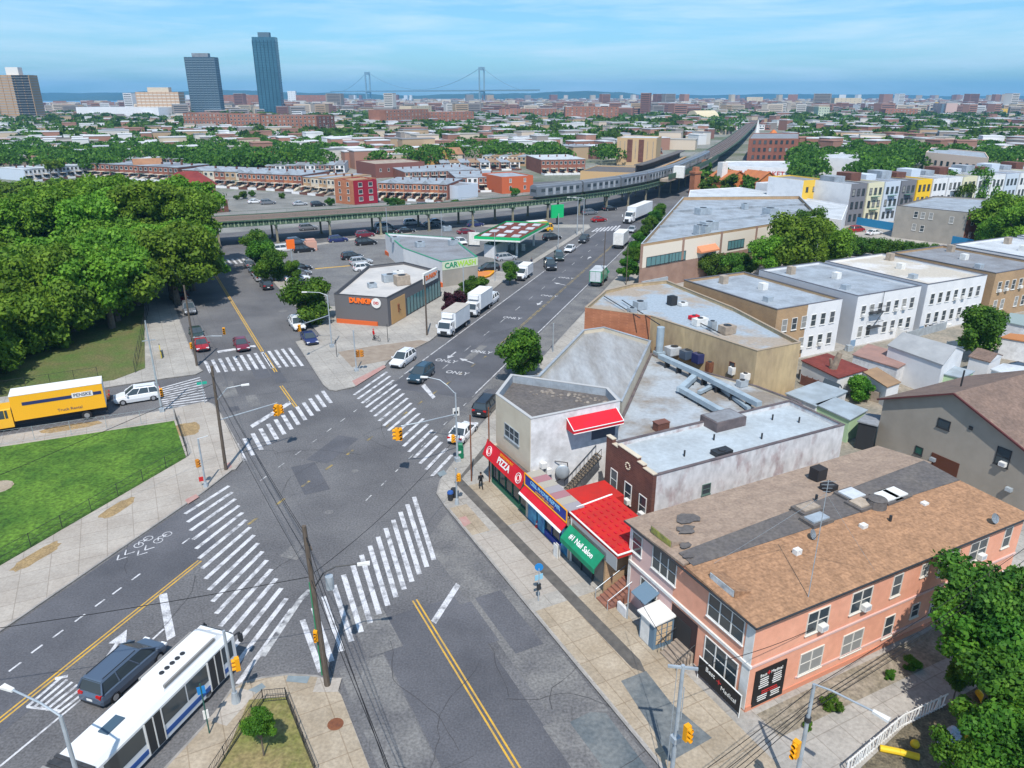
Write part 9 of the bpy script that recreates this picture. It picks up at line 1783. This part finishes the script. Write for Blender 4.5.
# ================= PEOPLE =================
def skin_person(loc, rz, label, top, legs, skin, hair, pose='walk', name='person'):
    """one continuous body grown on a skeleton; hair and clothes as children"""
    J = dict(pel=(0, 0, .95), ch=(0, .02, 1.22), nk=(0, .02, 1.47), hd=(0, .03, 1.56), tp=(0, .03, 1.70),
             ls=(-.19, 0, 1.42), le=(-.25, -.06, 1.15), lh=(-.24, .08, .93), rs=(.19, 0, 1.42), re=(.25, .04, 1.15), rh=(.24, .16, .95),
             lk=(-.1, .16, .52), lf=(-.1, .05, .08), lt=(-.1, .22, .04), rk=(.1, -.04, .50), rf=(.1, -.26, .10), rt=(.1, -.12, .04), lp=(-.1, 0, .90), rp=(.1, 0, .90))
    rad = dict(pel=.15, ch=.16, nk=.06, hd=.10, tp=.085, ls=.07, le=.045, lh=.035, rs=.07, re=.045, rh=.035, lk=.06, lf=.045, lt=.035, rk=.06, rf=.045, rt=.035, lp=.09, rp=.09)
    E_ = [('pel', 'ch'), ('ch', 'nk'), ('nk', 'hd'), ('hd', 'tp'), ('ch', 'ls'), ('ls', 'le'), ('le', 'lh'), ('ch', 'rs'), ('rs', 're'), ('re', 'rh'), ('pel', 'lp'), ('lp', 'lk'), ('lk', 'lf'), ('lf', 'lt'), ('pel', 'rp'), ('rp', 'rk'), ('rk', 'rf'), ('rf', 'rt')]
    ks = list(J); me = bpy.data.meshes.new('body'); me.from_pydata([J[k] for k in ks], [(ks.index(a), ks.index(b)) for a, b in E_], [])
    o = bpy.data.objects.new('person', me); C.objects.link(o); sm = o.modifiers.new('skin', 'SKIN'); 
    if not me.skin_vertices: me.attributes.new('x', 'FLOAT', 'POINT')
    try:
        for i, k in enumerate(ks): me.skin_vertices[0].data[i].radius = (rad[k], rad[k]); me.skin_vertices[0].data[i].use_root = (k == 'pel')
        ss = o.modifiers.new('sub', 'SUBSURF'); ss.levels = 1; ss.render_levels = 1
        dg = bpy.context.evaluated_depsgraph_get(); ev = bpy.data.meshes.new_from_object(o.evaluated_get(dg))
    except Exception:
        ev = None
    bpy.data.objects.remove(o)
    if ev is None or len(ev.polygons) < 20:
        b_ = MB()
        for a, b in E_: b_.tube(J[a], J[b], rad[a], rad[b], 8)
        ev = b_.mesh('body', [])
    ev.materials.clear(); [ev.materials.append(m_) for m_ in (top, legs, skin)]
    for p in ev.polygons:
        c = p.center; p.material_index = 1 if c.z < .92 and abs(c.x) < .21 else (2 if c.z > 1.48 or (abs(c.x) > .2 and c.z < .99) else 0)
        p.use_smooth = True
    t = ob(name, ev, None, loc, rz, label, 'person')
    t.scale = (1.18, 1.18, 1.18); h_ = MB(); h_.ball((0, .0, 1.68), .10, .115, .09, 10, 6); ob('hair', h_.mesh('hair', [hair]), t)
    return t
skinm = mat('skin', (.42, .25, .17), .6); blackc = mat('cloth_black', (.012, .012, .015), .8); redcl = mat('cloth_red', (.50, .01, .015), .8); darkc = mat('cloth_navy', (.02, .025, .05), .8)
# skin layer needs creating once through the modifier operator-free path
skin_person(G(481, 489, .13), R(20), 'person in black clothes walking on the shop pavement', blackc, blackc, skinm, blackc)
rp = skin_person(G(374, 340, .13), R(-60), 'person in a red jacket beside a bicycle on the plaza', redcl, blackc, skinm, redcl)
skin_person(G(531.5, 266, .13), R(150), 'person in dark clothes near the white van', darkc, blackc, skinm, blackc)
bk = G(377, 341, .13); t = thing('bicycle', bk, 'dark bicycle held by the person in red', 'bicycle', rz=R(-30)); mb = MB()
for x in (-.52, .52):
    for i in range(12): a, b = i*math.pi/6, (i+1)*math.pi/6; mb.tube((x+.33*math.cos(a), 0, .34+.33*math.sin(a)), (x+.33*math.cos(b), 0, .34+.33*math.sin(b)), .025, n=4)
ob('wheel', mb.mesh('wheel', [black]), t); mb = MB(); mb.path([(-.52, 0, .34), (-.15, 0, .8), (.42, 0, .85), (.52, 0, .34)], .025); mb.path([(-.15, 0, .8), (0, 0, .34), (.42, 0, .85)], .025); mb.path([(-.52, 0, .34), (0, 0, .34)], .02); mb.path([(.42, -.25, 1.0), (.42, .25, 1.0)], .02); ob('frame', mb.mesh('frame', [dark]), t); mb = MB(); mb.ball((-.2, 0, .95), .14, .08, .05); ob('saddle', mb.mesh('saddle', [black]), t)

# ================= OVERHEAD WIRES =================
up_ = Vector((0, 0, 1))
T1_ = G(327.5, 685, .13)+Vector((-.3, 0, 0)); T2_ = G(226, 469.5, .13)
for k, (d, z) in enumerate(((-.8, 12.6), (.8, 12.6), (0, 11.0), (.3, 9.2))):
    wire(T1_+AV*d+up_*z, T2_+AV*d+up_*(z-.9), .5, .02, ['upper outer wire between the island pole and the lawn pole', 'upper inner wire between the island pole and the lawn pole', 'middle cable between the island pole and the lawn pole', 'low thick cable between the island pole and the lawn pole'][k])
for k, (q, z1, z2, sg, lb) in enumerate(((AB(10, 5.5), 12.6, 12.5, .3, 'upper wire leaving the island pole along the kerb'), (AB(10, 6.3), 11, 11, .4, 'middle wire leaving the island pole along the kerb'), (AB(10, 7.0), 9.2, 9.0, .4, 'low cable leaving the island pole along the kerb'), (MN(12, -66), 9.4, 9.0, .8, 'cable crossing the bus avenue over to the lawn'))): wire(T1_+up_*z1, q+up_*z2, sg, .025, lb)
wire(T2_+up_*10.5, MN(-2, -70, 8.6), .6, .025, 'cable from the lawn pole running above the grass'); wire(T1_+up_*9.5, AB(63.6, 26.6, 8.0), .9, .02, 'cable crossing the wide street to the shop corner')
wire(T2_+up_*11.5, G(197, 365.5, .13)+up_*12.5, .4, .02, 'wire between the lawn pole and the park corner pole'); wire(G(197, 365.5, .13)+up_*12.5, AB(205, 4, 12), 1.0, .02, 'wire along the park street from the corner pole')
for k, (z, dz) in enumerate(((6.6, .0), (7.0, .15), (7.4, .3), (8.4, .5))):
    wire(AB(19+dz, 18-3, z), P814+up_*(z+.4)+BV*0, .35, .02, ['lowest', 'second lowest', 'third', 'topmost'][k]+' cable crossing the pavement to the lamp by the garden strip'); wire(P814+up_*(z+.4), AB(24+dz, 60, z+1.2), .35, .02, ['lowest', 'second lowest', 'third', 'topmost'][k]+' cable running along the garden strip')
wire(P684+up_*9.5, G(640, 600, 6.5), .2, .02, 'service cable from the T-topped pole to the salmon building'); wire(P684+up_*9.3, AB(27.9, 38, 5.2), .4, .02, 'service cable toward the side wall windows')

# remove the prototypes the copies were made from
for k_ in list(CARS.values()): hide(k_)
# ================= REAL SIZE =================
KS = .82
for o_ in list(scene.objects):
    if o_.parent is None and o_.type != 'LIGHT':
        o_.location = o_.location*KS
        if o_.type != 'CAMERA': o_.scale = o_.scale*KS
# ================= AIR =================
hz = bpy.data.materials.new('air_haze'); hz.use_nodes = True; n = hz.node_tree.nodes; n.clear(); o = n.new('ShaderNodeOutputMaterial'); v = n.new('ShaderNodeVolumePrincipled')
v.inputs['Color'].default_value = (.22, .60, 1.0, 1); v.inputs['Density'].default_value = HAZE_DENSITY; v.inputs['Anisotropy'].default_value = .0; hz.node_tree.links.new(v.outputs[0], o.inputs['Volume'])
mb = MB(); mb.box(-14000, 14000, -400, 11900, -1.5, 215); me = mb.mesh('haze', [hz]); hb = ob('haze', me, kind='stuff')
